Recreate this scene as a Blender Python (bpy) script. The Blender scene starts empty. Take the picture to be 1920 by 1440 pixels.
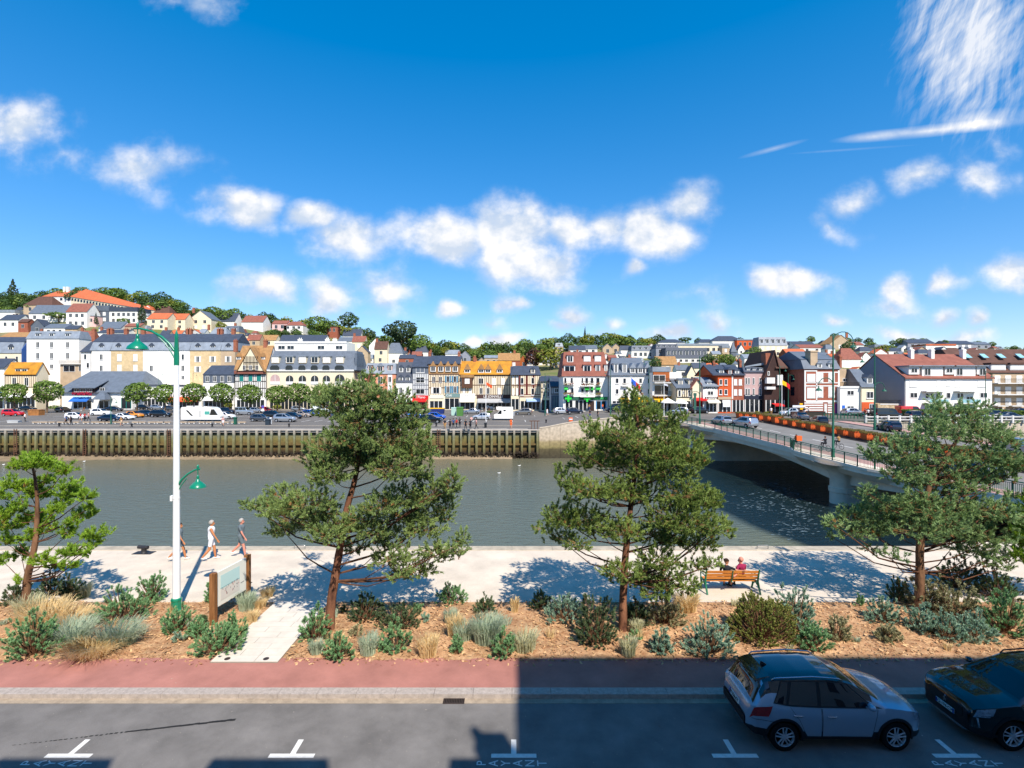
import bpy, bmesh, math, random
import numpy as np
from mathutils import Vector, Matrix, Euler
R = math.radians
rnd = random.Random(7)
rng = np.random.default_rng(11)
S = bpy.context.scene
C = S.collection
EYE = 8.3                      # camera height above the near street
# ---------------------------------------------------------------- camera, sky, sun, exposure
cam = bpy.data.cameras.new('camera'); camo = bpy.data.objects.new('camera', cam); C.objects.link(camo)
camo.location = (0, 0, EYE); camo.rotation_euler = (R(90), 0, 0)
cam.sensor_width = 36; cam.lens = 18.0; cam.clip_start = 0.05; cam.clip_end = 8000
S.camera = camo
SUN_EL, SUN_AZ = 49.0, math.atan2(0.41, -0.91)
sl = bpy.data.lights.new('sun', 'SUN'); sl.energy = 5.0; sl.angle = R(0.53); sl.color = (1.0, 0.93, 0.84)
so = bpy.data.objects.new('sun', sl); C.objects.link(so)
_d = Vector((0.41 * math.cos(R(SUN_EL)), -0.91 * math.cos(R(SUN_EL)), math.sin(R(SUN_EL))))
so.rotation_euler = _d.to_track_quat('Z', 'Y').to_euler(); so.location = (20, -40, 60)
S.view_settings.view_transform = 'Standard'; S.view_settings.look = 'None'; S.view_settings.gamma = 1
S.view_settings.exposure = 0.5
S.view_settings.use_curve_mapping = False
S.cycles.max_bounces = 6; S.cycles.transparent_max_bounces = 6; S.cycles.diffuse_bounces = 3; S.cycles.glossy_bounces = 3
S.cycles.caustics_reflective = False; S.cycles.caustics_refractive = False

def lin(h):
    h = h.lstrip('#'); o = []
    for i in (0, 2, 4):
        c = int(h[i:i+2], 16) / 255
        o.append(c / 12.92 if c <= .04045 else ((c + .055) / 1.055) ** 2.4)
    return tuple(o)

W = bpy.data.worlds.new('World'); S.world = W; W.use_nodes = True
def build_world():
    nt = W.node_tree; nt.nodes.clear(); N = nt.nodes.new; L = nt.links.new
    out = N('ShaderNodeOutputWorld'); bg = N('ShaderNodeBackground')
    sky = N('ShaderNodeTexSky'); sky.sky_type = 'NISHITA'; sky.sun_disc = False
    sky.sun_elevation = R(SUN_EL); sky.sun_rotation = SUN_AZ
    sky.altitude = 10; sky.air_density = 1.0; sky.dust_density = 0.25; sky.ozone_density = 3.0
    def M(op, a, b=None, c=None, clamp=False):
        n = N('ShaderNodeMath'); n.operation = op; n.use_clamp = clamp
        for i, x in enumerate((a, b, c)):
            if x is None: continue
            if isinstance(x, (int, float)): n.inputs[i].default_value = x
            else: L(x, n.inputs[i])
        return n.outputs[0]
    def V(op, a, b=None):
        n = N('ShaderNodeVectorMath'); n.operation = op
        for i, x in enumerate((a, b)):
            if x is None: continue
            if isinstance(x, tuple): n.inputs[i].default_value = x
            else: L(x, n.inputs[i])
        return n.outputs['Value'] if op in ('LENGTH', 'DOT_PRODUCT') else n.outputs[0]
    hs = N('ShaderNodeHueSaturation'); hs.inputs['Saturation'].default_value = 1.44; hs.inputs['Value'].default_value = 1.15; hs.inputs['Hue'].default_value = .5
    L(sky.outputs[0], hs.inputs['Color'])
    gm = N('ShaderNodeGamma'); gm.inputs[1].default_value = .75; L(hs.outputs[0], gm.inputs[0])
    skyc = V('MULTIPLY', gm.outputs[0], (1.05, 1.16, 1.4))
    tc = N('ShaderNodeTexCoord'); sp = N('ShaderNodeSeparateXYZ'); L(tc.outputs['Generated'], sp.inputs[0])
    yy = M('MAXIMUM', sp.outputs[1], 0.05)
    cb = N('ShaderNodeCombineXYZ'); L(M('DIVIDE', sp.outputs[0], yy), cb.inputs[0]); L(M('DIVIDE', sp.outputs[2], yy), cb.inputs[1])
    uv = cb.outputs[0]
    front = M('MULTIPLY', M('SUBTRACT', sp.outputs[1], 0.12), 8.0, clamp=True)
    def noise(vec, scale, detail, rough=0.55):
        n = N('ShaderNodeTexNoise'); n.inputs['Scale'].default_value = scale; n.inputs['Detail'].default_value = detail
        n.inputs['Roughness'].default_value = rough; n.noise_dimensions = '2D'; L(vec, n.inputs['Vector']); return n
    wn = noise(uv, 5.0, 2)
    warped = V('ADD', uv, V('MULTIPLY', V('SUBTRACT', wn.outputs['Color'], (.5, .5, .5)), (.12, .08, 0)))
    # cumulus: direction on the sky (u, v) of each cloud, half sizes, weight
    def uvp(px, py): return ((px - 960) / 960, (720 - py) / 960)
    cl = [(40,245,95,62,.75),(120,300,60,34,.42),(272,322,98,55,.62),(450,392,88,52,1.0),(590,412,48,36,.85),(660,450,84,52,1.0),(820,450,95,62,1.0),
          (620,480,60,30,.45),(950,440,72,72,1.0),(1050,430,90,48,.9),(1130,425,70,48,.9),(1235,445,95,60,1.05),(1010,505,90,46,1.05),(960,480,80,70,.9),
          (1308,385,46,50,.72),(1840,335,62,52,.75),(1725,320,52,26,.55),(1610,385,52,44,.5),(1575,430,36,30,.48),(490,540,75,40,.72),(625,562,75,38,.7),
          (735,555,60,42,.78),(700,590,90,22,.4),(857,582,28,17,.9),(966,574,30,20,.75),(1066,583,42,30,.72),(1048,605,34,18,.72),(1174,517,24,20,.75),
          (1488,541,78,34,.98),(1672,540,44,40,.98),(1655,570,60,30,.6),(1775,526,42,28,.9),(1890,515,55,32,.95),(1755,592,34,16,.6),(1830,600,22,20,.7),
          (1670,625,60,18,.6),(1800,628,90,18,.6),(1345,612,40,24,.55),(1260,628,50,16,.7),(1560,605,24,14,.6),(905,640,30,12,.95),(962,634,40,14,.95),
          (1120,618,40,20,.45),(1155,605,25,15,.5),(370,8,110,26,.36),(940,605,40,18,.4),(640,600,110,24,.34),(1905,275,24,30,.4),(1310,560,60,20,.25)]
    acc = None; low = None
    for px, py, a, b, s in cl:
        u, v = uvp(px, py)
        d = V('LENGTH', V('MULTIPLY', V('SUBTRACT', warped, (u, v, 0)), (760 / a, 780 / b, 0)))
        m = M('MULTIPLY_ADD', d, -s * 1.2, s * 1.2)
        acc = m if acc is None else M('SMOOTH_MAX', acc, m, 0.18)
    puff = noise(V('MULTIPLY', uv, (1, 1.25, 1)), 9.5, 9, .58)
    nz = M('MULTIPLY', M('SUBTRACT', puff.outputs[0], .5), 1.45)
    dens = M('ADD', acc, nz)
    mr = N('ShaderNodeMapRange'); mr.interpolation_type = 'SMOOTHSTEP'; L(dens, mr.inputs[0])
    mr.inputs[1].default_value = -0.06; mr.inputs[2].default_value = 0.85
    gate = M('MULTIPLY', M('ADD', acc, 0.16), 5.0, clamp=True)
    cum = M('MULTIPLY', M('MULTIPLY', mr.outputs[0], gate), M('MULTIPLY_ADD', acc, .9, .46, clamp=True))
    # cirrus: long streaks fanning up from a thin line
    def ell(px, py, a, b, rot, s):
        u, v = uvp(px, py); n = N('ShaderNodeVectorRotate'); n.rotation_type = 'Z_AXIS'; n.inputs['Angle'].default_value = -R(rot)
        L(V('SUBTRACT', uv, (u, v, 0)), n.inputs['Vector'])
        d = V('LENGTH', V('MULTIPLY', n.outputs[0], (960 / a, 960 / b, 0)))
        return M('MULTIPLY', M('SUBTRACT', 1.0, d, clamp=True), s), n.outputs[0]
    m1, _ = ell(1830, 85, 185, 235, -12, 1.0)
    m1b, _ = ell(1800, 40, 100, 150, 0, .55)
    _, ax = ell(1800, 120, 100, 100, 74, 1)
    _, ax2 = ell(1800, 120, 100, 100, 48, 1)
    st = noise(V('MULTIPLY', V('ADD', ax, V('MULTIPLY', wn.outputs['Color'], (.05, .05, 0))), (2.2, 17, 1)), 2.6, 5, .62)
    st2 = noise(V('MULTIPLY', ax2, (3.0, 14, 1)), 3.0, 4, .6)
    msk = M('ADD', m1, m1b)
    sm = M('ADD', M('MULTIPLY', M('SUBTRACT', st.outputs[0], .5), 1.9), M('MULTIPLY', M('SUBTRACT', st2.outputs[0], .5), 1.5))
    cir = M('MULTIPLY', M('MULTIPLY', M('ADD', M('MULTIPLY_ADD', msk, 1.25, -.22), sm), M('MULTIPLY', msk, 2.0, clamp=True)), .8, clamp=True)
    for e in ((1745, 245, 195, 13, 6, 1.1), (1855, 225, 120, 22, 6, .9), (1640, 255, 70, 12, 7, .7), (1450, 279, 72, 6, 15, .55), (1600, 280, 130, 3, 4, .25)):
        mm, _ = ell(*e)
        cir = M('ADD', cir, M('MULTIPLY', mm, M('ADD', M('MULTIPLY', puff.outputs[0], 1.4), .05)))
    cir = M('MULTIPLY', cir, .85, clamp=True)
    alpha = M('MULTIPLY', M('MAXIMUM', cum, cir), front, clamp=True)
    ramp = N('ShaderNodeValToRGB'); e = ramp.color_ramp.elements
    e[0].position = .0; e[0].color = (3.5, 4.05, 4.9, 1); e[1].position = .85; e[1].color = (5.6, 5.6, 5.7, 1)
    puff2 = noise(V('ADD', V('MULTIPLY', uv, (1, 1.25, 1)), (.012, .03, 0)), 9.5, 4, .55)
    sh = M('ADD', M('MULTIPLY', dens, .30), M('MULTIPLY_ADD', M('SUBTRACT', puff.outputs[0], puff2.outputs[0]), 3.4, .22))
    L(M('MAXIMUM', sh, M('MULTIPLY', cir, .9)), ramp.inputs[0])
    mx = N('ShaderNodeMix'); mx.data_type = 'RGBA'; L(alpha, mx.inputs[0]); L(skyc, mx.inputs[6]); L(ramp.outputs[0], mx.inputs[7])
    L(mx.outputs[2], bg.inputs[0]); bg.inputs[1].default_value = 0.13
    L(bg.outputs[0], out.inputs[0])
build_world()
W.cycles.sampling_method = 'MANUAL'; W.cycles.sample_map_resolution = 256

# ---------------------------------------------------------------- materials
MATS = {}
def mat(name, col, rough=.7, var=.12, scale=3.0, spec=.3, metal=0.0, bump=0.0, bscale=40, col2=None, stretch=None, island=0.0, coat=0.0, trans=0.0, cc=None):
    if name in MATS: return MATS[name]
    m = bpy.data.materials.new(name); m.use_nodes = True; MATS[name] = m
    nt = m.node_tree; b = nt.nodes['Principled BSDF']; N = nt.nodes.new; L = nt.links.new
    c = lin(col) if isinstance(col, str) else col
    b.inputs['Roughness'].default_value = rough; b.inputs['Metallic'].default_value = metal
    b.inputs['Specular IOR Level'].default_value = spec
    if coat: b.inputs['Coat Weight'].default_value = coat; b.inputs['Coat Roughness'].default_value = .03
    c2 = (lin(col2) if isinstance(col2, str) else col2) if col2 else tuple(x * (1 - var * 1.6) for x in c)
    c1 = c if col2 else tuple(min(1, x * (1 + var * .7)) for x in c)
    g = N('ShaderNodeNewGeometry')
    vec = g.outputs['Position']
    if stretch:
        mp = N('ShaderNodeVectorMath'); mp.operation = 'MULTIPLY'; mp.inputs[1].default_value = stretch; L(vec, mp.inputs[0]); vec = mp.outputs[0]
    if var > 0 or col2:
        n = N('ShaderNodeTexNoise'); n.inputs['Scale'].default_value = scale; n.inputs['Detail'].default_value = 6; n.inputs['Roughness'].default_value = .65
        L(vec, n.inputs['Vector'])
        r = N('ShaderNodeMapRange'); r.inputs[1].default_value = .32; r.inputs[2].default_value = .68; L(n.outputs[0], r.inputs[0])
        f = r.outputs[0]
        if island:
            a = N('ShaderNodeMath'); a.operation = 'MULTIPLY_ADD'; a.use_clamp = True
            a.inputs[1].default_value = island; L(g.outputs['Random Per Island'], a.inputs[0])
            s = N('ShaderNodeMath'); s.operation = 'MULTIPLY'; s.inputs[1].default_value = 1 - island; L(f, s.inputs[0]); L(s.outputs[0], a.inputs[2]); f = a.outputs[0]
        mx = N('ShaderNodeMix'); mx.data_type = 'RGBA'; L(f, mx.inputs[0]); mx.inputs[6].default_value = (*c1, 1); mx.inputs[7].default_value = (*c2, 1)
        L(mx.outputs[2], b.inputs['Base Color'])
    else:
        b.inputs['Base Color'].default_value = (*c, 1)
    if trans: b.inputs['Subsurface Weight'].default_value = 0
    if bump:
        n2 = N('ShaderNodeTexNoise'); n2.inputs['Scale'].default_value = bscale; n2.inputs['Detail'].default_value = 4; L(vec, n2.inputs['Vector'])
        bp = N('ShaderNodeBump'); bp.inputs['Strength'].default_value = bump; bp.inputs['Distance'].default_value = .02; L(n2.outputs[0], bp.inputs['Height'])
        L(bp.outputs[0], b.inputs['Normal'])
    return m
def speckle(m, scale, amt):
    nt = m.node_tree; b = nt.nodes['Principled BSDF']; N = nt.nodes.new; L = nt.links.new; src = b.inputs['Base Color'].links[0].from_socket
    g = N('ShaderNodeNewGeometry'); n = N('ShaderNodeTexNoise'); n.inputs['Scale'].default_value = scale; n.inputs['Detail'].default_value = 3; L(g.outputs['Position'], n.inputs['Vector'])
    r = N('ShaderNodeMapRange'); r.inputs[1].default_value = .25; r.inputs[2].default_value = .75; r.inputs[3].default_value = 1 - amt; r.inputs[4].default_value = 1 + amt; L(n.outputs[0], r.inputs[0])
    v = N('ShaderNodeVectorMath'); v.operation = 'SCALE'; L(src, v.inputs[0]); L(r.outputs[0], v.inputs['Scale']); L(v.outputs[0], b.inputs['Base Color'])
def leafmat(name, col, col2, island=.45, scale=1.2, tr=.25, rough=.55):
    """foliage: colour varies leaf by leaf and clump by clump; some light passes through"""
    if name in MATS: return MATS[name]
    m = mat(name, col, rough, .1, scale, .25, col2=col2, island=island)
    nt = m.node_tree; b = nt.nodes['Principled BSDF']; N = nt.nodes.new; L = nt.links.new
    t = N('ShaderNodeBsdfTranslucent'); src = b.inputs['Base Color'].links[0].from_socket; L(src, t.inputs[0])
    mx = N('ShaderNodeMixShader'); mx.inputs[0].default_value = tr; L(b.outputs[0], mx.inputs[1]); L(t.outputs[0], mx.inputs[2])
    L(mx.outputs[0], nt.nodes['Material Output'].inputs[0]); return m

# ---------------------------------------------------------------- mesh and object helpers
def root_of(o):
    while o.parent: o = o.parent
    return o
class MB:
    def __init__(s): s.v = []; s.f = []; s.m = []
    def poly(s, pts, m=0):
        k = len(s.v); s.v += [tuple(p) for p in pts]; s.f.append(tuple(range(k, k + len(pts)))); s.m.append(m)
    def box(s, x0, x1, y0, y1, z0, z1, m=0):
        if x0 > x1: x0, x1 = x1, x0
        if y0 > y1: y0, y1 = y1, y0
        if z0 > z1: z0, z1 = z1, z0
        k = len(s.v); s.v += [(x0,y0,z0),(x1,y0,z0),(x1,y1,z0),(x0,y1,z0),(x0,y0,z1),(x1,y0,z1),(x1,y1,z1),(x0,y1,z1)]
        for q in ((0,3,2,1),(4,5,6,7),(0,1,5,4),(1,2,6,5),(2,3,7,6),(3,0,4,7)): s.f.append(tuple(k + i for i in q)); s.m.append(m)
    def hexa(s, bot, top, m=0):
        k = len(s.v); n = len(bot); s.v += [tuple(p) for p in bot] + [tuple(p) for p in top]
        s.f.append(tuple(k + i for i in reversed(range(n)))); s.f.append(tuple(k + n + i for i in range(n))); s.m += [m, m]
        for i in range(n):
            j = (i + 1) % n; s.f.append((k + i, k + j, k + n + j, k + n + i)); s.m.append(m)
    def prism(s, pts, ax, a0, a1, m=0):
        """2-D outline extruded along axis ax ('x': pts are (y,z); 'y': (x,z); 'z': (x,y))"""
        f = {'x': lambda a, p: (a, p[0], p[1]), 'y': lambda a, p: (p[0], a, p[1]), 'z': lambda a, p: (p[0], p[1], a)}[ax]
        s.hexa([f(a0, p) for p in pts], [f(a1, p) for p in pts], m)
    def tube(s, pts, rs, n=8, m=0, cap=True):
        pts = [Vector(p) for p in pts]
        if isinstance(rs, (int, float)): rs = [rs] * len(pts)
        k = len(s.v); u = None
        for i, p in enumerate(pts):
            d = (pts[min(i + 1, len(pts) - 1)] - pts[max(i - 1, 0)]).normalized()
            if u is None: u = d.orthogonal().normalized()
            u = (u - d * u.dot(d)).normalized(); w = d.cross(u)
            for j in range(n):
                a = 2 * math.pi * j / n; s.v.append(tuple(p + (u * math.cos(a) + w * math.sin(a)) * rs[i]))
        for i in range(len(pts) - 1):
            for j in range(n):
                j2 = (j + 1) % n; s.f.append((k + i*n + j, k + i*n + j2, k + (i+1)*n + j2, k + (i+1)*n + j)); s.m.append(m)
        if cap:
            s.f.append(tuple(k + j for j in reversed(range(n)))); s.f.append(tuple(k + (len(pts)-1)*n + j for j in range(n))); s.m += [m, m]
    def lathe(s, prof, n=16, c=(0,0,0), m=0, ax='z', cap=True):
        k = len(s.v)
        for r, h in prof:
            for j in range(n):
                a = 2 * math.pi * j / n; x, y = r * math.cos(a), r * math.sin(a)
                s.v.append((c[0]+x, c[1]+y, c[2]+h) if ax == 'z' else ((c[0]+x, c[1]+h, c[2]+y) if ax == 'y' else (c[0]+h, c[1]+x, c[2]+y)))
        for i in range(len(prof) - 1):
            for j in range(n):
                j2 = (j + 1) % n; s.f.append((k+i*n+j, k+i*n+j2, k+(i+1)*n+j2, k+(i+1)*n+j)); s.m.append(m)
        if not cap: return
        s.f.append(tuple(k + j for j in reversed(range(n)))); s.f.append(tuple(k + (len(prof)-1)*n + j for j in range(n))); s.m += [m, m]
    def ball(s, c, r, n=8, k=5, m=0):
        r = (r, r, r) if isinstance(r, (int, float)) else r
        b = len(s.v)
        for i in range(k + 1):
            t = math.pi * (i + .02) / (k + .04)
            for j in range(n):
                a = 2 * math.pi * j / n; s.v.append((c[0]+r[0]*math.sin(t)*math.cos(a), c[1]+r[1]*math.sin(t)*math.sin(a), c[2]-r[2]*math.cos(t)))
        for i in range(k):
            for j in range(n):
                j2 = (j + 1) % n; s.f.append((b+i*n+j, b+i*n+j2, b+(i+1)*n+j2, b+(i+1)*n+j)); s.m.append(m)
    def build(s, name, mats, parent=None, smooth=False):
        me = bpy.data.meshes.new(name)
        o0 = root_of(parent).location if parent else Vector((0, 0, 0))
        me.from_pydata([(a - o0.x, b - o0.y, c - o0.z) for a, b, c in s.v], [], s.f)
        if not isinstance(mats, (list, tuple)): mats = [mats]
        for m in mats: me.materials.append(m)
        if len(mats) > 1: me.polygons.foreach_set('material_index', s.m)
        if smooth:
            me.polygons.foreach_set('use_smooth', [True] * len(me.polygons))
            if smooth != True: me.set_sharp_from_angle(angle=R(smooth))
        me.update(); o = bpy.data.objects.new(name, me); C.objects.link(o)
        if parent: o.parent = parent
        return o
def tag(o, label=None, cat=None, group=None, kind=None):
    if label: o['label'] = label
    if cat: o['category'] = cat
    if group: o['group'] = group
    if kind: o['kind'] = kind
    return o
def thing(name, label, cat, loc=(0,0,0), group=None):
    o = bpy.data.objects.new(name, None); o.empty_display_size = .2; C.objects.link(o); o.location = loc
    return tag(o, label, cat, group)
def struct(mb, name, mats, smooth=False):
    o = mb.build(name, mats, None, smooth); o['kind'] = 'structure'; return o
KIDS = {}
def kids(o):
    return list(o.children)
def dup(root, loc, rz=0, label=None, group=None, scale=None, recol=None):
    def cp(o, par):
        c = o.copy(); C.objects.link(c)
        if par: c.parent = par
        if recol and c.type == 'MESH':
            for i, sl_ in enumerate(c.material_slots):
                if sl_.material and sl_.material.name in recol:
                    sl_.link = 'OBJECT'; sl_.material = recol[sl_.material.name]
        for ch in kids(o): cp(ch, c)
        return c
    r = cp(root, None); r.location = loc; r.rotation_euler = (0, 0, rz)
    if scale: r.scale = scale if isinstance(scale, (tuple, list)) else (scale,) * 3
    if label: r['label'] = label
    if group: r['group'] = group
    return r
def np_obj(name, V, F, mats, parent=None, midx=None, smooth=False):
    me = bpy.data.meshes.new(name); V = np.asarray(V, dtype=np.float32); F = np.asarray(F, dtype=np.int32)
    if parent: V = V - np.array(root_of(parent).location, dtype=np.float32)
    k = F.shape[1]
    me.vertices.add(len(V)); me.vertices.foreach_set('co', V.ravel())
    me.loops.add(F.size); me.loops.foreach_set('vertex_index', F.ravel())
    me.polygons.add(len(F)); me.polygons.foreach_set('loop_start', np.arange(0, F.size, k, dtype=np.int32))
    if not isinstance(mats, (list, tuple)): mats = [mats]
    for m in mats: me.materials.append(m)
    if midx is not None: me.polygons.foreach_set('material_index', np.asarray(midx, dtype=np.int32))
    if smooth: me.polygons.foreach_set('use_smooth', np.ones(len(F), dtype=bool))
    me.update(calc_edges=True); me.validate()
    o = bpy.data.objects.new(name, me); C.objects.link(o)
    if parent: o.parent = parent
    return o
def nrm(a): return a / np.maximum(np.linalg.norm(a, axis=-1, keepdims=True), 1e-9)
def needles(P, A, n, L, Wd, spread, rg=rng, back=.15, lj=.3):
    """n narrow leaves round each point P (k,3), leaning out from axis A (k,3); returns triangle soup"""
    k = len(P); P = np.repeat(P, n, 0); A = np.repeat(A, n, 0)
    rd = nrm(rg.normal(size=(k * n, 3))); rd = nrm(rd - A * (rd * A).sum(1, keepdims=True))
    sp = spread * rg.uniform(.45, 1.25, (k * n, 1)); d = nrm(A + rd * sp)
    ln = L * rg.uniform(1 - lj, 1 + lj * .6, (k * n, 1))
    P = P - A * (rg.uniform(0, 1, (k * n, 1)) * back)
    s = nrm(np.cross(d, nrm(rg.normal(size=(k * n, 3)))))
    a = P - s * Wd * .5; b = P + s * Wd * .5; m1 = P + d * ln * .55
    V = np.stack([a, b, m1 + s * Wd * .45, P + d * ln, m1 - s * Wd * .45], 1).reshape(-1, 3)
    F = np.arange(len(V)).reshape(-1, 5)
    return V, F
def text_obj(txt, name, m, loc, size, rot=(R(90), 0, 0), parent=None, depth=.01, align='CENTER', sx=1.0):
    cu = bpy.data.curves.new(name, 'FONT'); cu.body = txt; cu.size = size; cu.extrude = depth; cu.align_x = align; cu.align_y = 'CENTER'
    t = bpy.data.objects.new(name, cu); C.objects.link(t)
    dg = bpy.context.evaluated_depsgraph_get(); me = bpy.data.meshes.new_from_object(t.evaluated_get(dg))
    bpy.data.objects.remove(t)
    M4 = Matrix.Translation(loc) @ (rot if isinstance(rot, Matrix) else Euler(rot).to_matrix().to_4x4()) @ Matrix.Diagonal((sx, 1, 1, 1))
    me.transform(M4)
    if parent: me.transform(Matrix.Translation(-root_of(parent).location))
    me.materials.clear(); me.materials.append(m); me.name = name
    o = bpy.data.objects.new(name, me); C.objects.link(o)
    if parent: o.parent = parent
    return o
def P(px, py, Z): return Vector(((px - 960) / 960 * Z, Z, EYE - (py - 720) / 960 * Z))
def G(px, py, z0=0.0):
    Z = (EYE - z0) * 960 / (py - 720); return Vector(((px - 960) / 960 * Z, Z, z0))
# ================================================================ SETTING: near bank
M_asph = mat('asphalt', '#75716d', .88, .16, 1.1, .25, bump=.35, bscale=130)
M_red = mat('red_asphalt', '#a87367', .9, .13, .9, .2, bump=.25, bscale=120)
M_gran = mat('granite', '#a99d93', .8, .16, 9, .25, bump=.2, bscale=90)
M_gut = mat('gutter_concrete', '#a3937f', .85, .2, 3, .2, bump=.2)
M_prom = mat('promenade_gravel', '#cdbfac', .9, .09, .8, .15, bump=.3, bscale=60)
M_cope = mat('coping_stone', '#b3a793', .85, .18, 2.5, .2, bump=.2)
M_mulch = mat('bark_mulch', '#c09c76', .95, .1, 5, .1, col2='#93694a', bump=1.0, bscale=22)
M_chip = mat('bark_chips', '#d3ad80', .9, .1, 2, .1, col2='#8a6042', island=.85)
M_soil = mat('river_bed', '#5c5240', .95, .2, 1)
M_paint = mat('road_paint', '#d9d6cf', .75, .1, 9, .3)
M_slab = mat('path_slab', '#cfc6b8', .85, .08, 2.0, .2, bump=.12)
M_joint = mat('slab_joint', '#8f8678', .9, .1)
M_iron = mat('cast_iron', '#3a2f2a', .6, .2, 8, .4)
M_tyremark = mat('tyre_mark', '#262525', .8, .2, 14)

ZK = 0.12
speckle(M_asph, 75, .28); speckle(M_asph, .7, .12); speckle(M_prom, 1.3, .07); speckle(M_red, 1.0, .08); speckle(M_red, 60, .14); speckle(M_prom, 30, .10); speckle(M_gran, 70, .25); speckle(M_gut, 60, .2)
def sheet(name, x0, x1, y0, y1, z, m):
    b = MB(); b.poly([(x0,y0,z),(x1,y0,z),(x1,y1,z),(x0,y1,z)]); return struct(b, name, m)
sheet('ground', -420, 420, -260, 25.2, -.03, mat('ground_gravel', '#8b8478', .95, .15, .5))
road = sheet('road', -160, 160, -.2, 13.36, 0, M_asph)
b = MB(); b.box(-160, 160, 13.30, 13.52, -.02, .006); struct(b, 'gutter', M_gut)
b = MB()
for i in range(-60, 60):
    x = i * 1.03; b.box(x + .004, x + 1.026, 13.5, 13.8, -.02, ZK)
struct(b, 'kerb', M_gran)
b = MB(); b.box(-160, 160, 13.8, 15.3, -.02, ZK - .003); struct(b, 'pavement', M_red)
b = MB()   # planting bed: an uneven sheet of bark
nx, ny = 360, 14
for j in range(ny + 1):
    for i in range(nx + 1):
        x = -45 + 90 * i / nx; y = 15.15 + 4.1 * j / ny
        e = min(1, j / 1.5, (ny - j) / 1.5)
        z = ZK - .01 + e * (.035 + .03 * math.sin(x * 2.1 + y * 3) * math.sin(y * 2.7 - x) + rnd.uniform(-.012, .012))
        if j == 0: y += .05 * math.sin(x * 1.7) + .05 * math.sin(x * 5.1) + rnd.uniform(-.03, .03)
        if -8.9 < x < -6.85: z = ZK - .04
        b.v.append((x, y, z))
for j in range(ny):
    for i in range(nx):
        k = j * (nx + 1) + i; b.f.append((k, k + 1, k + nx + 2, k + nx + 1)); b.m.append(0)
speckle(M_mulch, 1.1, .28); speckle(M_mulch, 34, .2)
struct(b, 'planting_bed', M_mulch, True)
b = MB(); b.box(-120, 60, 19.2, 25.15, -.02, ZK + .004); struct(b, 'promenade', M_prom)
b = MB()
for i in range(-50, 30):
    b.box(i * 2.0 + .006, i * 2.0 + 1.994, 25.15, 25.75, -.2, ZK + .03)
struct(b, 'quay_coping', M_cope)
b = MB(); b.box(-100, 60, 25.2, 25.7, -7, -.21)
tag(b.build('quay_wall', M_cope), 'near stone quay wall below the pale promenade', 'wall')
# bark chips: loose pieces lying on the bed
n = 15000
px = rng.uniform(-30, 30, n); py = rng.uniform(15.1, 19.2, n)
py = np.where(rng.uniform(0, 1, n) < .03, rng.uniform(14.85, 15.2, n), py)
ok = ~((px > -8.95) & (px < -6.8)); px, py = px[ok], py[ok]; n = len(px)
a = rng.uniform(0, 6.28, n); l = rng.uniform(.02, .06, n); w = l * rng.uniform(.2, .45, n)
pz = ZK + rng.uniform(.035, .075, n) * np.clip((py - 15.1) / .3, .12, 1); t = rng.uniform(-.5, .5, n)
ca, sa = np.cos(a), np.sin(a)
V = np.stack([np.stack([px+ca*l*u-sa*w*v, py+sa*l*u+ca*w*v, pz+t*l*u+.01*v], 1) for u, v in ((-1,-1),(1,-1),(1,1),(-1,1))], 1).reshape(-1, 3)
tag(np_obj('bark_litter', V, np.arange(4*n).reshape(-1, 4), M_chip), 'loose orange brown bark chips over the planting bed', 'bark', kind='stuff')
# stone path through the bed
b = MB(); X0, X1 = -8.87, -6.88
b.box(X0, X1, 15.02, 19.22, -.01, ZK + .012, 1)
y = 15.05; row = 0
while y < 19.15:
    h = .36; xs = [X0, X0 + (.75 if row % 2 else 1.28) + rnd.uniform(-.15, .15), X1]
    if row % 3 == 1: xs.insert(2, xs[1] + .6)
    for i in range(len(xs) - 1): b.box(xs[i] + .008, xs[i+1] - .008, y + .008, min(y + h, 19.21) - .008, .0, ZK + .022 + rnd.uniform(0, .003), 0)
    y += h; row += 1
struct(b, 'path', [M_slab, M_joint])
b = MB()
for x in (-8.45, -7.3): b.lathe([(.09, 0), (.09, .012), (.05, .016)], 14, (x, 15.2, ZK + .02))
for i, x in enumerate((-8.45, -7.3)):
    b = MB(); b.lathe([(.085, 0), (.085, .01), (.05, .014)], 14, (x, 15.2, ZK + .02))
    tag(b.build('ground_cover', M_iron), ('round metal cap in the path slab, left corner', 'round metal cap in the path slab, right corner')[i], 'cap', 'metal caps in the path')
# painted bay marks and words belong to the road
for k, xc in enumerate((-9.9, -4.92, .04, 4.98, 9.92)):
    b = MB(); b.box(xc - .505, xc + .505, 11.37, 11.49, .0, .004); b.box(xc - .06, xc + .06, 11.49, 11.95, .0, .004)
    b.build('parking_mark', M_paint, road)
for xc in (-9.95, .0, 9.98):
    for i, ch in enumerate('PAYANT'):
        text_obj(ch, 'painted_letter', M_paint, (xc - .66 + .265 * i, 11.2, .004), .30, (0, 0, R(90)), road, .001, sx=.95)
b = MB(); p0, p1 = G(442, 1349), G(20, 1398)
for i in range(46):
    t0 = i / 46; t1 = t0 + (.0225 if t0 < .5 else rnd.uniform(.008, .018)); w = .035 * (1 - t0) ** .8 + .006
    a, c = p0.lerp(p1, t0), p0.lerp(p1, t1); o = Vector((0, rnd.uniform(-.01, .01), .004))
    b.poly([a + o + Vector((0, w, 0)), a + o - Vector((0, w, 0)), c + o - Vector((0, w * .9, 0)), c + o + Vector((0, w * .9, 0))])
b.build('skid_mark', M_tyremark, road)
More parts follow.
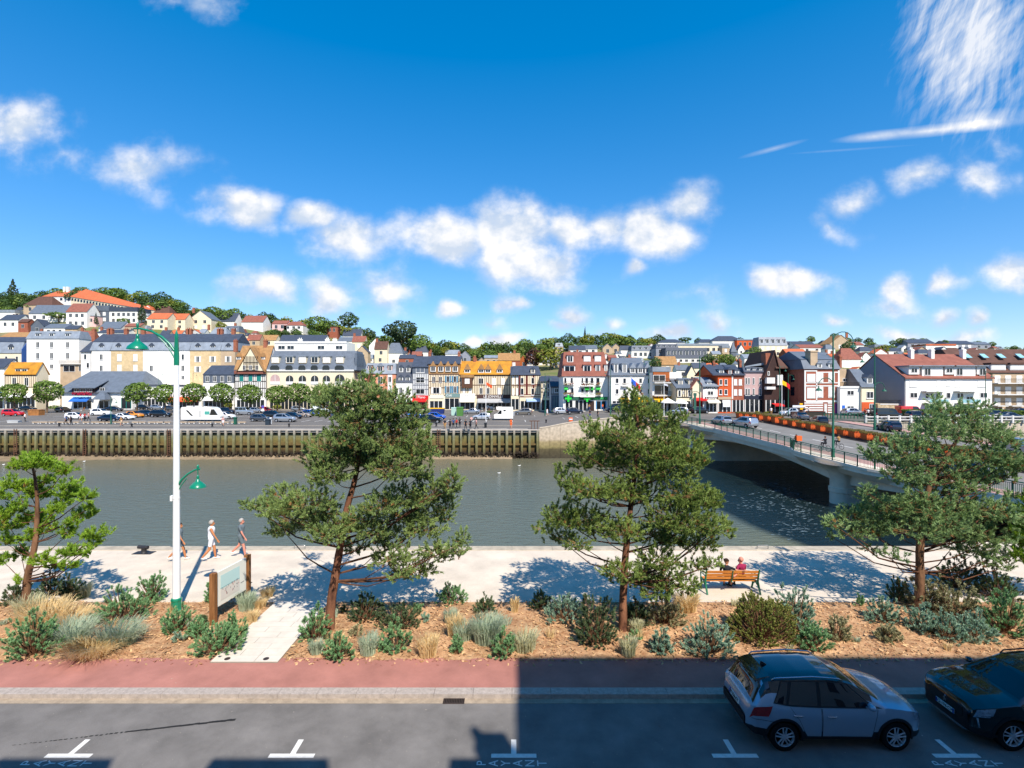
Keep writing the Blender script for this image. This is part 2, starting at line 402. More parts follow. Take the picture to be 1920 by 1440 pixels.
# leaves, droppings and pale specks on the road and pavement
n = 520; xs = rng.uniform(-13, 13, n); ys = np.where(rng.uniform(0, 1, n) < .75, rng.uniform(11, 13.3, n), rng.uniform(13.85, 15.1, n))
zs = np.where(ys < 13.4, .005, ZK + .003); sz = rng.uniform(.004, .014, n) * np.where(rng.uniform(0, 1, n) < .04, 2.4, 1); a = rng.uniform(0, 6.28, n)
V = np.stack([np.stack([xs + np.cos(a + q) * sz * (1.0 if i % 2 else .5), ys + np.sin(a + q) * sz * (1.0 if i % 2 else .5), zs], 1) for i, q in enumerate((0, 1.2, 2.4, 3.6, 4.9))], 1).reshape(-1, 3)
tag(np_obj('litter', V, np.arange(5 * n).reshape(-1, 5), mat('litter_specks', '#c9bfae', .9, .2, 3, col2='#5c4a38', island=.9)), 'dry leaves and pale specks scattered on the road and red pavement', 'litter', kind='stuff')
# storm drain grate in the gutter
t = thing('drain_grate', 'dark iron drain grate set in the pale gutter strip', 'drain', (-1.5, 13.4, 0))
b = MB(); b.box(-1.80, -1.24, 13.28, 13.31, 0, .014); b.box(-1.80, -1.24, 13.49, 13.52, 0, .014); b.box(-1.80, -1.78, 13.31, 13.49, 0, .014); b.box(-1.26, -1.24, 13.31, 13.49, 0, .014)
b.build('frame', M_iron, t)
b = MB()
for i in range(12): b.box(-1.77 + i * .043, -1.748 + i * .043, 13.31, 13.49, .007, .012)
b.build('bars', M_iron, t); b = MB(); b.box(-1.78, -1.26, 13.31, 13.49, .001, .0066); b.build('pit', mat('black_hole', '#0a0908', .9, 0), t)

# ---------------------------------------------------------------- the block of flats that the picture is taken from (its shadow lies on the road)
M_cream = mat('cream_render', '#dcdad6', .85, .05, .6)
M_slate = mat('slate', '#4b5059', .6, .16, 2.0, .4, bump=.25, bscale=8)
M_glass = mat('window_glass', '#1c2530', .08, .25, .35, .6)
M_white = mat('white_paint', '#e6e3dc', .6, .03, 2)
t = thing('apartment_building', 'cream block of flats behind the viewpoint shading the street', 'building', (0, -6, 0))
b = MB(); b.box(-48, 7.25, -11, -.45, 0, 12.6); b.box(7.25, 52, -9, -.45, 0, 19.8); b.build('wall', M_cream, t)
b = MB(); b.prism([(-.45, 12.6), (-5.6, 17.3), (-11, 12.6)], 'x', -48, 7.2); b.box(7.22, 52.2, -9.1, -.4, 19.8, 20.05); b.build('roof', M_slate, t)
for x0, x1 in ((-16.4, -14.0), (-11.2, -8.8), (-6.0, -3.5), (-1.3, 1.25), (3.95, 7.2)):
    b = MB(); b.box(x0, x1, -4, -.47, 12.6, 14.95); b.build('dormer', M_slate, t)
b = MB(); b.box(5.25, 5.95, -2.0, -1.4, 14, 17.2); b.lathe([(.14, 0), (.11, .5)], 10, (5.4, -1.7, 17.2)); b.build('chimney', M_cream, t)
for x in range(-46, 50, 4):
    for z in ((1.2, 4.2, 10.0) if x < 7 else (1.2, 4.2, 10.0, 13.0, 16.0)):
        b = MB(); b.box(x + .4, x + 1.8, -.47, -.42, z, z + 1.7); b.build('window', M_glass, t)

# ================================================================ river and far bank
ZW = -3.9; ZQ = .85; YQ = 84.0
def river_mat():
    m = bpy.data.materials.new('river_water'); m.use_nodes = True; nt = m.node_tree; b = nt.nodes['Principled BSDF']; N = nt.nodes.new; L = nt.links.new
    g = N('ShaderNodeNewGeometry'); sp = N('ShaderNodeSeparateXYZ'); L(g.outputs['Position'], sp.inputs[0])
    n0 = N('ShaderNodeTexNoise'); n0.inputs['Scale'].default_value = .05; n0.inputs['Detail'].default_value = 4; L(g.outputs['Position'], n0.inputs['Vector'])
    mm = N('ShaderNodeMath'); mm.operation = 'MULTIPLY_ADD'; mm.inputs[1].default_value = 26; L(n0.outputs[0], mm.inputs[0]); L(sp.outputs[1], mm.inputs[2])
    r = N('ShaderNodeMapRange'); r.inputs[1].default_value = 70; r.inputs[2].default_value = 97; L(mm.outputs[0], r.inputs[0])
    mx = N('ShaderNodeMix'); mx.data_type = 'RGBA'; L(r.outputs[0], mx.inputs[0]); mx.inputs[6].default_value = (.098, .125, .105, 1); mx.inputs[7].default_value = (.14, .13, .08, 1)
    def MM(op, x, y=None, z=None, cl=False):
        q = N('ShaderNodeMath'); q.operation = op; q.use_clamp = cl
        for i, v in enumerate((x, y, z)):
            if v is None: continue
            if isinstance(v, (int, float)): q.inputs[i].default_value = v
            else: L(v, q.inputs[i])
        return q.outputs[0]
    # deep: darker tone past a slanting line by the bridge; bar: sand along it
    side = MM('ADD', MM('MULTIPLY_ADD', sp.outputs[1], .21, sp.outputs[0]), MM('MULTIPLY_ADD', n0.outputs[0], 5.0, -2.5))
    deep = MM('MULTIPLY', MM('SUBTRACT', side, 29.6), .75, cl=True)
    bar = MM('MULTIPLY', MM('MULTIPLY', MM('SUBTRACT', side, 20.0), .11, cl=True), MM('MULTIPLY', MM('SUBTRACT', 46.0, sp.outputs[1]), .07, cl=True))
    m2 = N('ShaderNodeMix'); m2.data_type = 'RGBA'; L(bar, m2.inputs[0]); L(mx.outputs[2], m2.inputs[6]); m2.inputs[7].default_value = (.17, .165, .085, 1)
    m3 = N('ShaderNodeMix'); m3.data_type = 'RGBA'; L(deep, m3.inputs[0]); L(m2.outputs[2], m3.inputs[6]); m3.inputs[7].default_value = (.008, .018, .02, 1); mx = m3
    L(mx.outputs[2], b.inputs['Base Color']); b.inputs['Roughness'].default_value = .1; b.inputs['IOR'].default_value = 1.33
    mp = N('ShaderNodeVectorMath'); mp.operation = 'MULTIPLY'; mp.inputs[1].default_value = (.55, 1.5, 1); L(g.outputs['Position'], mp.inputs[0])
    n1 = N('ShaderNodeTexNoise'); n1.inputs['Scale'].default_value = 1.3; n1.inputs['Detail'].default_value = 7; n1.inputs['Roughness'].default_value = .62; L(mp.outputs[0], n1.inputs['Vector'])
    bp = N('ShaderNodeBump'); bp.inputs['Strength'].default_value = .75; bp.inputs['Distance'].default_value = .3; L(n1.outputs[0], bp.inputs['Height']); L(bp.outputs[0], b.inputs['Normal'])
    return m
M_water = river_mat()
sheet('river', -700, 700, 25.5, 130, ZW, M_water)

def sstep(a, b, x):
    t = min(1, max(0, (x - a) / (b - a))); return t * t * (3 - 2 * t)
def lerp_tab(tab, x):
    if x <= tab[0][0]: return tab[0][1]
    for (a, va), (b_, vb) in zip(tab, tab[1:]):
        if x <= b_: return va + (vb - va) * (x - a) / (b_ - a)
    return tab[-1][1]
CREST = [(-400,600),(0,574),(150,567),(300,574),(400,602),(500,620),(600,630),(700,646),(800,657),(860,670),(950,662),(1100,651),(1200,652),(1300,648),(1500,648),(1560,640),(1650,650),(1750,646),(1850,650),(1920,658),(2400,680)]
ZBASE = [(-400,172),(960,165),(1100,150),(1250,128),(1500,124),(2400,124)]
def zbank(X, Y): return ZQ + 1.35 * sstep(3, 21, X)
def hill_t(px, py):
    """parameter up the hillside at which the ground is seen at py"""
    yb = 720 + (EYE - 1.2 - zbank((px-960)/960*150, 150) * .5) * 960 / lerp_tab(ZBASE, px); yc = lerp_tab(CREST, px)
    return min(1, max(0, (py - yb) / (yc - yb))) ** .9
def hill_pt(px, t):
    Zb = lerp_tab(ZBASE, px); Zc = 430; Z = Zb + (Zc - Zb) * t; X = (px - 960) / 960 * Z
    zb = zbank(X, Zb); yb = 720 + (EYE - zb) * 960 / Zb; yc = lerp_tab(CREST, px)
    if t <= 1: py = yb + (yc - yb) * t ** (1 / .9); return X, Z, EYE - (py - 720) / 960 * Z
    zc = EYE - (yc - 720) / 960 * Zc
    return X, Z, zc - (Z - Zc) * .05
def hill_Z(px, py):
    return hill_pt(px, hill_t(px, py))[1]
b = MB(); pxs = [-700 + i * 25 for i in range(141)]; ts = [0, .04, .08, .13, .18, .24, .3, .37, .44, .52, .6, .68, .76, .84, .92, 1, 1.15, 1.5, 3, 8]
flat = [YQ + .45, 90, 100, 110, 120]
for px in pxs:
    Zb = lerp_tab(ZBASE, px)
    for Y in flat:
        Y2 = Y if Y < Zb - 4 else Zb - 4 + (Y - Zb) * .01
        X = (px - 960) / 960 * Y2; b.v.append((X, Y2, zbank(X, Y2)))
    for t_ in ts: b.v.append(hill_pt(px, t_))
R_ = len(flat) + len(ts)
for i in range(len(pxs) - 1):
    for j in range(R_ - 1):
        k = i * R_ + j; b.f.append((k, k + R_, k + R_ + 1, k + 1)); b.m.append(1 if j >= len(flat) else 0)
M_hill = mat('hill_ground', '#5e6b38', .95, .1, .08, .1, col2='#7d7457')
M_lot = mat('car_park_asphalt', '#6f6a64', .9, .12, .25, .2)
struct(b, 'terrain', [M_lot, M_hill], True)
# painted lines on the far car park
b = MB()
for i in range(-46, 8): 
    x = i * 2.6
    if rnd.random() < .8: b.box(x, x + .12, 101, 105.4, ZQ - .02, zbank(x, 100) + .012)
for i in range(-40, 6): b.box(i * 2.6, i * 2.6 + .12, 116, 120.5, ZQ - .02, zbank(i * 2.6, 116) + .012)
struct(b, 'car_park_lines', M_paint)
b = MB(); b.box(-150, 3.5, 91.0, 91.35, ZQ, ZQ + .03); struct(b, 'quay_edge_strip', M_cope)
b = MB(); b.box(-160, 2.6, 84.0, 85.3, ZQ - .3, ZQ + .02); struct(b, 'quay_deck', mat('quay_concrete', '#a8a094', .9, .15, .6))

def tide_mat(name, stops, rough=.8, scale=1.3, amp=.9):
    """weathering by height: weed and mud lie at fixed levels on the piles"""
    m = bpy.data.materials.new(name); m.use_nodes = True; nt = m.node_tree; b = nt.nodes['Principled BSDF']; N = nt.nodes.new; L = nt.links.new
    g = N('ShaderNodeNewGeometry'); sp = N('ShaderNodeSeparateXYZ'); L(g.outputs['Position'], sp.inputs[0])
    mp = N('ShaderNodeVectorMath'); mp.operation = 'MULTIPLY'; mp.inputs[1].default_value = (1.6, 1.6, .35); L(g.outputs['Position'], mp.inputs[0])
    n = N('ShaderNodeTexNoise'); n.inputs['Scale'].default_value = scale; n.inputs['Detail'].default_value = 7; n.inputs['Roughness'].default_value = .7; L(mp.outputs[0], n.inputs['Vector'])
    s = N('ShaderNodeMath'); s.operation = 'SUBTRACT'; s.inputs[1].default_value = .5; L(n.outputs[0], s.inputs[0])
    a = N('ShaderNodeMath'); a.operation = 'MULTIPLY_ADD'; a.inputs[1].default_value = amp * 2; L(s.outputs[0], a.inputs[0]); L(sp.outputs[2], a.inputs[2])
    r = N('ShaderNodeMapRange'); r.inputs[1].default_value = -4.2; r.inputs[2].default_value = 2.8; L(a.outputs[0], r.inputs[0])
    cr = N('ShaderNodeValToRGB'); L(r.outputs[0], cr.inputs[0]); e = cr.color_ramp.elements
    while len(e) < len(stops): e.new(.5)
    for i, (z, c) in enumerate(stops): e[i].position = (z + 4.2) / 7.0; e[i].color = (*lin(c), 1)
    n2 = N('ShaderNodeTexNoise'); n2.inputs['Scale'].default_value = 2.2; n2.inputs['Detail'].default_value = 5; L(g.outputs['Position'], n2.inputs['Vector'])
    mx = N('ShaderNodeMix'); mx.data_type = 'RGBA'; mx.blend_type = 'MULTIPLY'; mx.inputs[0].default_value = .55; L(cr.outputs[0], mx.inputs[6])
    cr2 = N('ShaderNodeValToRGB'); cr2.color_ramp.elements[0].position = .3; cr2.color_ramp.elements[0].color = (.35, .35, .35, 1); cr2.color_ramp.elements[1].position = .65; L(n2.outputs[0], cr2.inputs[0]); L(cr2.outputs[0], mx.inputs[7])
    L(mx.outputs[2], b.inputs['Base Color']); b.inputs['Roughness'].default_value = rough; b.inputs['Specular IOR Level'].default_value = .3
    return m
M_pile = tide_mat('pile_timber', [(-4.2, '#3a3128'), (-3.2, '#4a3f33'), (-2.6, '#66603f'), (-1.2, '#7d784f'), (-.2, '#80826a'), (.4, '#a69d8e'), (.9, '#aaa194')])
M_plank = tide_mat('quay_planks', [(-4.2, '#1d1712'), (-3.0, '#2b221b'), (-2.4, '#655331'), (-1.6, '#715e38'), (-.8, '#7b7342'), (-.1, '#7b7a5c'), (.2, '#4c4a42')], amp=.5)
M_beam = mat('quay_beam', '#b3aaa0', .85, .2, 2)
t = thing('quay_wall', 'long timber piled quay wall with weedy piles across the river', 'wall', (-70, 84, ZW))
b = MB(); b.box(-160, 4.4, 84.55, 84.9, -6, ZQ - .04); b.build('planking', M_plank, t)
b = MB()
b.box(-160, 4.45, 83.88, 84.6, .68, ZQ); b.box(-160, 4.4, 84.12, 84.36, .33, .58); b.build('cap_beam', M_beam, t)
b = MB(); b.box(-160, 4.4, 84.14, 84.3, -1.72, -1.5); b.box(-160, 4.4, 84.14, 84.32, -3.25, -2.95); b.build('waling', M_plank, t)
proto = None; NP = 0; x = 4.15
while x > -86.5:
    if not any(abs(x - l) < .5 for l in (-12.0, -28.3, -56.2, -70.0, -81.3)):
        xx = x + rnd.uniform(-.05, .05)
        if proto is None:
            b = MB(); b.hexa([(xx-.2, 83.82, -6), (xx+.2, 83.82, -6), (xx+.2, 84.16, -6), (xx-.2, 84.16, -6)], [(xx-.17, 83.85, .66), (xx+.17, 83.85, .66), (xx+.17, 84.14, .66), (xx-.17, 84.14, .66)])
            proto = b.build('pile', M_pile, t); px0 = xx
        else:
            c = proto.copy(); C.objects.link(c); c.parent = t; c.location = (xx - px0, rnd.uniform(-.04, .04), 0); c.rotation_euler = (0, 0, 0)
            c.scale = (rnd.uniform(.85, 1.15), 1, 1); c.location.x += (px0 + 70) * (1 - c.scale.x)
        NP += 1
    x -= 1.245
# weed and mussels hanging round the pile feet
n = 5200; V = []
pxx = rng.uniform(-92, 4.3, n); pz = -3.95 + rng.beta(1.3, 2.4, n) * 1.35; py = rng.uniform(83.6, 84.2, n); r_ = rng.uniform(.05, .2, n)
dirs = nrm(rng.normal(size=(n, 3))); s1 = nrm(np.cross(dirs, rng.normal(size=(n, 3)))); s2 = np.cross(dirs, s1); c0 = np.stack([pxx, py, pz], 1)
V = np.stack([c0 + s1 * r_[:, None], c0 + s2 * r_[:, None], c0 - s1 * r_[:, None], c0 - s2 * r_[:, None]], 1).reshape(-1, 3)
tag(np_obj('seaweed', V, np.arange(4 * n).reshape(-1, 4), mat('weed_dark', '#3b3020', .8, .1, 1, col2='#17120d', island=.6)), 'dark weed and mussels clinging round the feet of the quay piles', 'seaweed', kind='stuff')
for i, x in enumerate((-12.0, -28.3, -56.2, -70.0, -81.3)):
    b = MB()
    for s in (-.22, .22): b.box(x + s - .04, x + s + .04, 83.78, 83.86, -4.2, ZQ + .1)
    for k in range(16): b.box(x - .2, x + .2, 83.79, 83.84, -4.0 + k * .31, -3.93 + k * .31)
    l = ['nearest the ramp wall', 'nearest the far pines gap', 'behind the white lamp post', 'left of the white lamp post', 'at the far left end'][i]
    tag(b.build('quay_ladder', mat('rusty_iron', '#6b4a38', .8, .25, 4)), 'rusty iron ladder on the timber quay wall, ' + ['near the concrete ramp wall', 'behind the leaning pine', 'just right of the white lamp post', 'a little left of the white lamp post', 'nearest the left edge'][i], 'ladder', 'ladders on the timber quay')
b = MB(); pts = []
for i in range(70):
    x = -100 + i * 1.45; w = 1.0 + 2.6 * sstep(-58, -84, x) + .5 * math.sin(x * .7) + rnd.uniform(-.2, .2)
    if x > -6: w *= .35
    b.v += [(x, 84.7, ZW + .75), (x, 83.9, ZW + .35 + .1 * rnd.random()), (x, 83.7 - w * .5, ZW + .1), (x, 83.6 - w, ZW - .06)]
for i in range(69):
    for j in range(3): k = i * 4 + j; b.f.append((k, k + 1, k + 5, k + 4)); b.m.append(0)
struct(b, 'mud_bank', mat('wet_mud', '#8d7b62', .45, .2, .8, .5), True)
# concrete ramp wall right of the timber quay
M_conc = tide_mat('ramp_concrete', [(-4.2, '#3f3a2f'), (-2.4, '#5a5138'), (-2.1, '#8c7f55'), (-1.2, '#a08f68'), (-.8, '#c0ae95'), (2.6, '#cfc0ac')], scale=.9, amp=.25)
t = thing('ramp_wall', 'stained concrete retaining wall rising from the timber quay to the bridge', 'wall', (15, 84.5, ZW))
pp = [(4.45, 83.95), (18.5, 84.6), (26.5, 85.5), (31, 92)]; b = MB()
for (x0, y0), (x1, y1) in zip(pp, pp[1:]):
    z0, z1 = zbank(x0, 84) + .12 + .55 * sstep(4, 9, x0), zbank(x1, 84) + .12 + .55 * sstep(4, 9, x1)
    K = 8
    for k in range(K):
        a0, a1 = k / K, (k + 1) / K; f = lambda p, q, a: p + (q - p) * a
        xa, xb, ya, yb_ = f(x0, x1, a0), f(x1 * 0 + x0, x1, a1), f(y0, y1, a0), f(y0, y1, a1)
        za, zb_ = zbank(xa, 84) + .15 + .5 * sstep(4, 10, xa), zbank(xb, 84) + .15 + .5 * sstep(4, 10, xb)
        b.hexa([(xa + .01, ya, -6), (xb - .01, yb_, -6), (xb - .01, yb_ + .5, -6), (xa + .01, ya + .5, -6)], [(xa + .01, ya, za), (xb - .01, yb_, zb_), (xb - .01, yb_ + .5, zb_), (xa + .01, ya + .5, za)])
b.build('panels', M_conc, t)
b = MB()
for k in range(24):
    x = 4.5 + k * .92; xb = x + .92; y = 83.95 + (x - 4.45) * .046
    za, zb_ = [zbank(q, 84) + .152 + .5 * sstep(4, 10, q) for q in (x, xb)]
    b.hexa([(x, y - .06, za), (xb, y - .02, zb_), (xb, y + .56, zb_), (x, y + .52, za)], [(x, y - .06, za + .14), (xb, y - .02, zb_ + .14), (xb, y + .56, zb_ + .14), (x, y + .52, za + .14)])
b.build('coping', mat('pale_coping', '#c4b5a0', .9, .15, 1.5), t)
# ================================================================ FOREGROUND: pines, shrubs, lamp, board, bench, people
M_bark_r = mat('pine_bark_red', '#91644a', .9, .1, 6, .15, col2='#4b3127', bump=.8, bscale=30, stretch=(1, 1, .25))
M_bark_g = mat('pine_bark_grey', '#8f6a4e', .9, .1, 6, .15, col2='#4d3729', bump=.8, bscale=30, stretch=(1, 1, .25))
M_limb = mat('pine_limb', '#6e4d3a', .9, .2, 5, .1, col2='#3f2b21')
M_twig = mat('pine_twig', '#8a6a48', .9, .25, 4, .1)
M_nA = leafmat('needles_bluegreen', '#a2b465', '#577247', .5, 1.1)
M_nB = leafmat('needles_green', '#9fb058', '#56703c', .5, 1.1)
M_nC = leafmat('needles_grey_green', '#a9bf7a', '#618458', .5, 1.1)
M_nD = leafmat('needles_fresh', '#a3c03c', '#5a8428', .45, 1.6)
M_dead = leafmat('needles_dead', '#b8894e', '#7e5a34', .6, 2)

def pine(label, base, trunk, r0, blobs, M_n, M_b, dens=330, nl=.105, nw=.015, nn=13, spread=.75, dead=.05, up=.55, group='pines on the planting bed', dj=1.0, blobscale=1.0):
    g = G(*base, ZK + .03); Z0 = g.y
    t = thing('pine_tree', label, 'tree', g, group)
    T = [g + Vector((0, 0, -.1))] + [P(px, py, Z0 + dz) for px, py, dz in trunk]
    L = [0]
    for a, c in zip(T, T[1:]): L.append(L[-1] + (c - a).length)
    # smooth trunk line
    pts, rs = [], []
    for i in range(len(T) - 1):
        p0, p1, p2, p3 = T[max(i-1, 0)], T[i], T[i+1], T[min(i+2, len(T)-1)]
        for k in range(5):
            u = k / 5; q = .5 * ((2*p1) + (p2-p0)*u + (2*p0-5*p1+4*p2-p3)*u*u + (3*p1-p0-3*p2+p3)*u**3)
            f = (L[i] + (L[i+1]-L[i]) * u) / L[-1]; pts.append(q); rs.append(r0 * (1.25 if f < .01 else 1) * (1 - .86 * f) * (1 + rnd.uniform(-.06, .06)) + .012)
    pts.append(T[-1]); rs.append(.012)
    b = MB(); b.tube(pts, rs, 10); b.build('trunk', M_b, t, 60)
    br = MB(); tw = br; PA, AX, DP, DA = [], [], [], []
    zs = np.array([p.z for p in pts])
    for bi, (px, py, rx, ry) in enumerate(blobs):
        h = abs(px - base[0]) * Z0 / 960
        dz = rnd.uniform(-1, 1) * dj * (1.25 - .25 * min(1, h / 2.2)); Z = Z0 + dz
        c = P(px, py, Z); ax, az = rx * Z0 / 960 * blobscale, ry * Z0 / 960 * blobscale; ay = (ax * .6 + az * .5)
        # limb from the trunk
        want = c.z - .45 * math.hypot(c.x - g.x, dz) - .1
        cand = [(abs(p.z - want) + .25 * (p - c).length, i) for i, p in enumerate(pts) if i > len(pts) * .2]
        i = min(cand)[1]; s = pts[i]; e = c + Vector((0, 0, -az * .2)); mid = s.lerp(e, .5) + Vector((rnd.uniform(-.08, .08), 0, -.10 * (e - s).length + rnd.uniform(-.05, .1)))
        lr = min(rs[i] * .45, .011 + .0075 * (e - s).length)
        br.tube([s, s.lerp(mid, .55) + Vector((0, 0, -.02)), mid, mid.lerp(e, .55) + Vector((0, 0, .02)), e], [lr, lr * .85, lr * .65, lr * .45, .008], 6)
        n = max(5, int(dens * ax * az * 3.14 / 4 * (.8 + .4 * rnd.random())))
        d = nrm(rng.normal(size=(n, 3))); d[:, 2] = np.where(d[:, 2] < -.35, d[:, 2] * .5, d[:, 2]); r = rng.uniform(.25, 1, (n, 1)) ** .55
        # lumpy outline
        lump = 1 + .22 * np.sin(d[:, :1] * 5 + bi) * np.cos(d[:, 2:3] * 6 + bi * 2)
        off = d * r * lump * np.array([ax, ay, az]); p = np.array(c) + off
        A = nrm(off / np.array([ax, ay, az]) * .8 + np.array([0, 0, up]) + rng.normal(size=(n, 3)) * .4)
        ln = rng.uniform(.10, .24, (n, 1))
        for k in range(4):
            q = p + A * ln * (k / 3.0 - .35) + rng.normal(size=(n, 3)) * .012
            PA.append(q); AX.append(nrm(A + rng.normal(size=(n, 3)) * .15))
        m = rng.uniform(0, 1, n) < dead; DP.append(p[m] - A[m] * .12); DA.append(A[m])
        for j in range(0, n, 3):
            a0 = Vector(p[j]); dd = (c - a0); st = a0 + dd * min(.75, .5 / max(dd.length, .5) + .2)
            tw.tube([st, a0.lerp(st, .4) + Vector((0, 0, -.02)), a0 + Vector(A[j]) * ln[j][0] * .5], [.009, .006, .003], 3, 1, cap=False)
    br.build('branches', [M_limb, M_twig], t, 60)
    V, F = needles(np.concatenate(PA), np.concatenate(AX), nn, nl, nw, spread, back=.05)
    np_obj('needles', V, F, M_n, t)
    V, F = needles(np.concatenate(DP), np.concatenate(DA), 22, nl * .9, nw, 1.0, back=.08)
    np_obj('dead_needles', V, F, M_dead, t)
    return t
pine('tall leaning pine with reddish trunk beside the stone path', (618, 1180), [(621,1130,0),(627,1090,0),(640,1012,0),(650,955,.05),(664,905,.1),(672,860,.1),(675,800,0),(684,740,0),(694,700,0)], .15,
 [(694,714,22,22),(690,743,45,34),(648,735,32,30),(607,740,24,22),(590,752,14,12),(732,756,42,36),(765,785,40,44),(628,768,42,36),(682,793,58,40),(732,827,55,44),(782,840,36,50),(619,843,46,36),(598,868,30,30),(673,856,48,38),(740,877,52,36),(790,885,26,32),(619,893,40,30),(700,770,50,40),(655,820,40,36),(705,862,45,35),
  (577,943,56,32),(532,935,46,32),(490,947,36,15),(465,943,14,8),(557,977,52,30),(532,993,32,20),(623,985,52,30),(615,1006,40,20),(595,960,40,28),(520,960,34,20),
  (757,935,52,30),(807,927,46,34),(844,910,26,30),(852,893,12,20),(748,968,56,32),(798,968,52,32),(836,952,30,28),(673,977,38,26),(715,950,40,26),
  (732,1010,36,26),(740,1047,46,28),(773,1068,46,22),(757,1080,30,12),(815,1035,32,24),(844,1035,38,24),(865,1015,16,22),(665,1027,30,18),(790,993,42,28),(700,1000,30,20)], M_nA, M_bark_r)
pine('broad dense pine with a straight trunk left of the bench', (1168, 1180), [(1168,1130,0),(1170,1089,0),(1172,1050,0),(1180,972,0),(1186,920,.1),(1193,867,0),(1195,797,0),(1191,750,0),(1189,722,0)], .135,
 [(1189,730,8,14),(1185,752,24,22),(1201,766,32,24),(1178,785,36,24),(1224,770,18,18),(1213,797,42,26),(1255,789,24,18),(1279,782,13,14),(1263,813,30,24),(1123,813,34,24),(1104,797,16,18),(1143,824,34,24),(1174,820,34,26),(1213,836,52,32),(1088,844,26,20),(1104,867,46,24),(1143,855,48,32),(1178,867,48,32),(1255,855,52,36),(1294,855,42,38),(1310,836,14,16),(1263,883,58,28),(1220,887,48,26),
  (1049,887,14,20),(1069,906,32,18),(1104,918,48,24),(1135,922,42,28),(1073,933,20,13),(1174,922,44,28),(1209,929,48,28),(1279,929,48,32),(1310,941,46,34),(1333,941,22,20),(1049,968,36,30),(1088,972,52,34),(1018,991,20,13),(1046,1007,36,18),(1123,988,48,28),(1084,1020,34,13),(1162,995,44,30),(1255,972,52,32),(1294,980,58,36),(1333,988,46,30),(1362,976,12,11),(1224,999,48,28),(1263,1011,42,24),(1310,1019,42,22),
  (1232,1050,46,30),(1170,1077,40,22),(1143,1062,14,9),(1217,1085,46,28),(1255,1093,46,26),(1287,1097,28,18),(1298,1062,26,14),(1333,1058,24,12),(1349,1054,10,9),(1232,1112,40,15)], M_nB, M_bark_r)
pine('wide airy grey green pine near the black car', (1722, 1145), [(1724,1110,0),(1725,1073,0),(1725,1026,0),(1734,962,0),(1740,920,0),(1758,885,.1),(1775,857,.1),(1800,815,0),(1832,768,0)], .15,
 [(1754,757,14,20),(1770,770,24,16),(1790,782,40,22),(1818,773,34,22),(1840,760,14,10),(1745,787,24,20),(1734,804,20,16),(1804,810,54,26),(1768,810,40,26),(1845,801,36,22),(1873,807,32,22),(1887,829,24,18),(1845,826,46,24),(1720,826,36,24),(1695,829,30,20),(1670,834,36,20),(1645,851,36,18),(1629,854,14,10),(1673,862,46,24),(1706,851,38,24),(1734,870,46,24),(1776,857,34,26),(1818,870,50,24),(1859,857,46,26),(1887,865,36,22),(1909,876,26,16),
  (1695,890,42,20),(1723,901,46,26),(1762,895,50,26),(1804,895,46,22),(1845,895,38,15),(1882,895,34,14),(1776,918,54,24),(1818,918,34,12),(1887,929,24,10),(1623,920,18,9),(1645,934,36,15),(1673,951,50,24),(1632,962,46,24),(1595,970,36,22),(1565,982,22,15),(1557,1004,14,9),(1595,998,40,18),(1629,990,46,24),(1665,984,46,26),(1695,976,42,26),(1729,940,42,24),(1712,998,46,22),(1748,962,46,30),(1790,957,50,24),(1832,948,46,20),(1868,962,46,24),(1901,970,34,20),(1776,990,50,26),(1818,995,46,26),(1859,1007,44,22),(1790,1018,50,22),(1832,1032,44,22),(1868,1040,36,18),(1882,1062,14,15),(1845,1055,22,10),
  (1637,1030,20,8),(1665,1038,22,9),(1695,1046,16,10)], M_nC, M_bark_g, dens=245, nn=12, nl=.115, dead=.07)
pine('small bright green pine with open tufted crown by the tall grass', (50, 1147), [(50,1101,0),(53,1075,0),(66,1018,0),(70,951,.1),(66,900,0),(58,862,0)], .13,
 [(58,860,20,13),(37,875,20,14),(70,869,22,15),(95,872,22,15),(122,881,16,13),(24,909,16,18),(52,915,24,15),(86,902,20,13),(73,927,23,15),(131,921,22,22),(122,942,18,11),(159,933,17,14),(171,950,11,7),(153,967,22,13),(138,979,15,8),(3,933,12,11),(31,954,18,14),(101,957,16,11),(73,973,28,16),(18,985,26,17),(6,967,18,14),(86,991,23,13),(55,1009,16,12),(128,1000,14,12),(9,1015,18,16),(40,1040,20,18),(180,1003,20,13),(159,1006,11,8),(174,1021,15,8),(134,1034,23,13),(162,1038,9,7),(131,1061,14,9),(86,1049,24,11),(98,1061,12,8),(6,1052,13,10),(34,1089,9,5)], M_nD, M_bark_g, dens=400, nl=.13, nw=.016, nn=15, spread=.85, dead=.01, up=.9, dj=1.0)
pine('bright green pine half out of the picture behind the grey green one', (2010, 1130), [(2008,1060,0),(2005,1000,0),(2000,940,0)], .13,
 [(1935,1000,30,26),(1960,960,40,40),(1925,1030,22,20),(1912,1045,12,12),(2000,930,50,40),(1950,1050,30,26),(2020,1000,60,50),(1905,1012,10,9),(1980,1020,50,40)], M_nD, M_bark_g, dens=300, nl=.13, nw=.016, nn=14, dead=.01, up=.9)

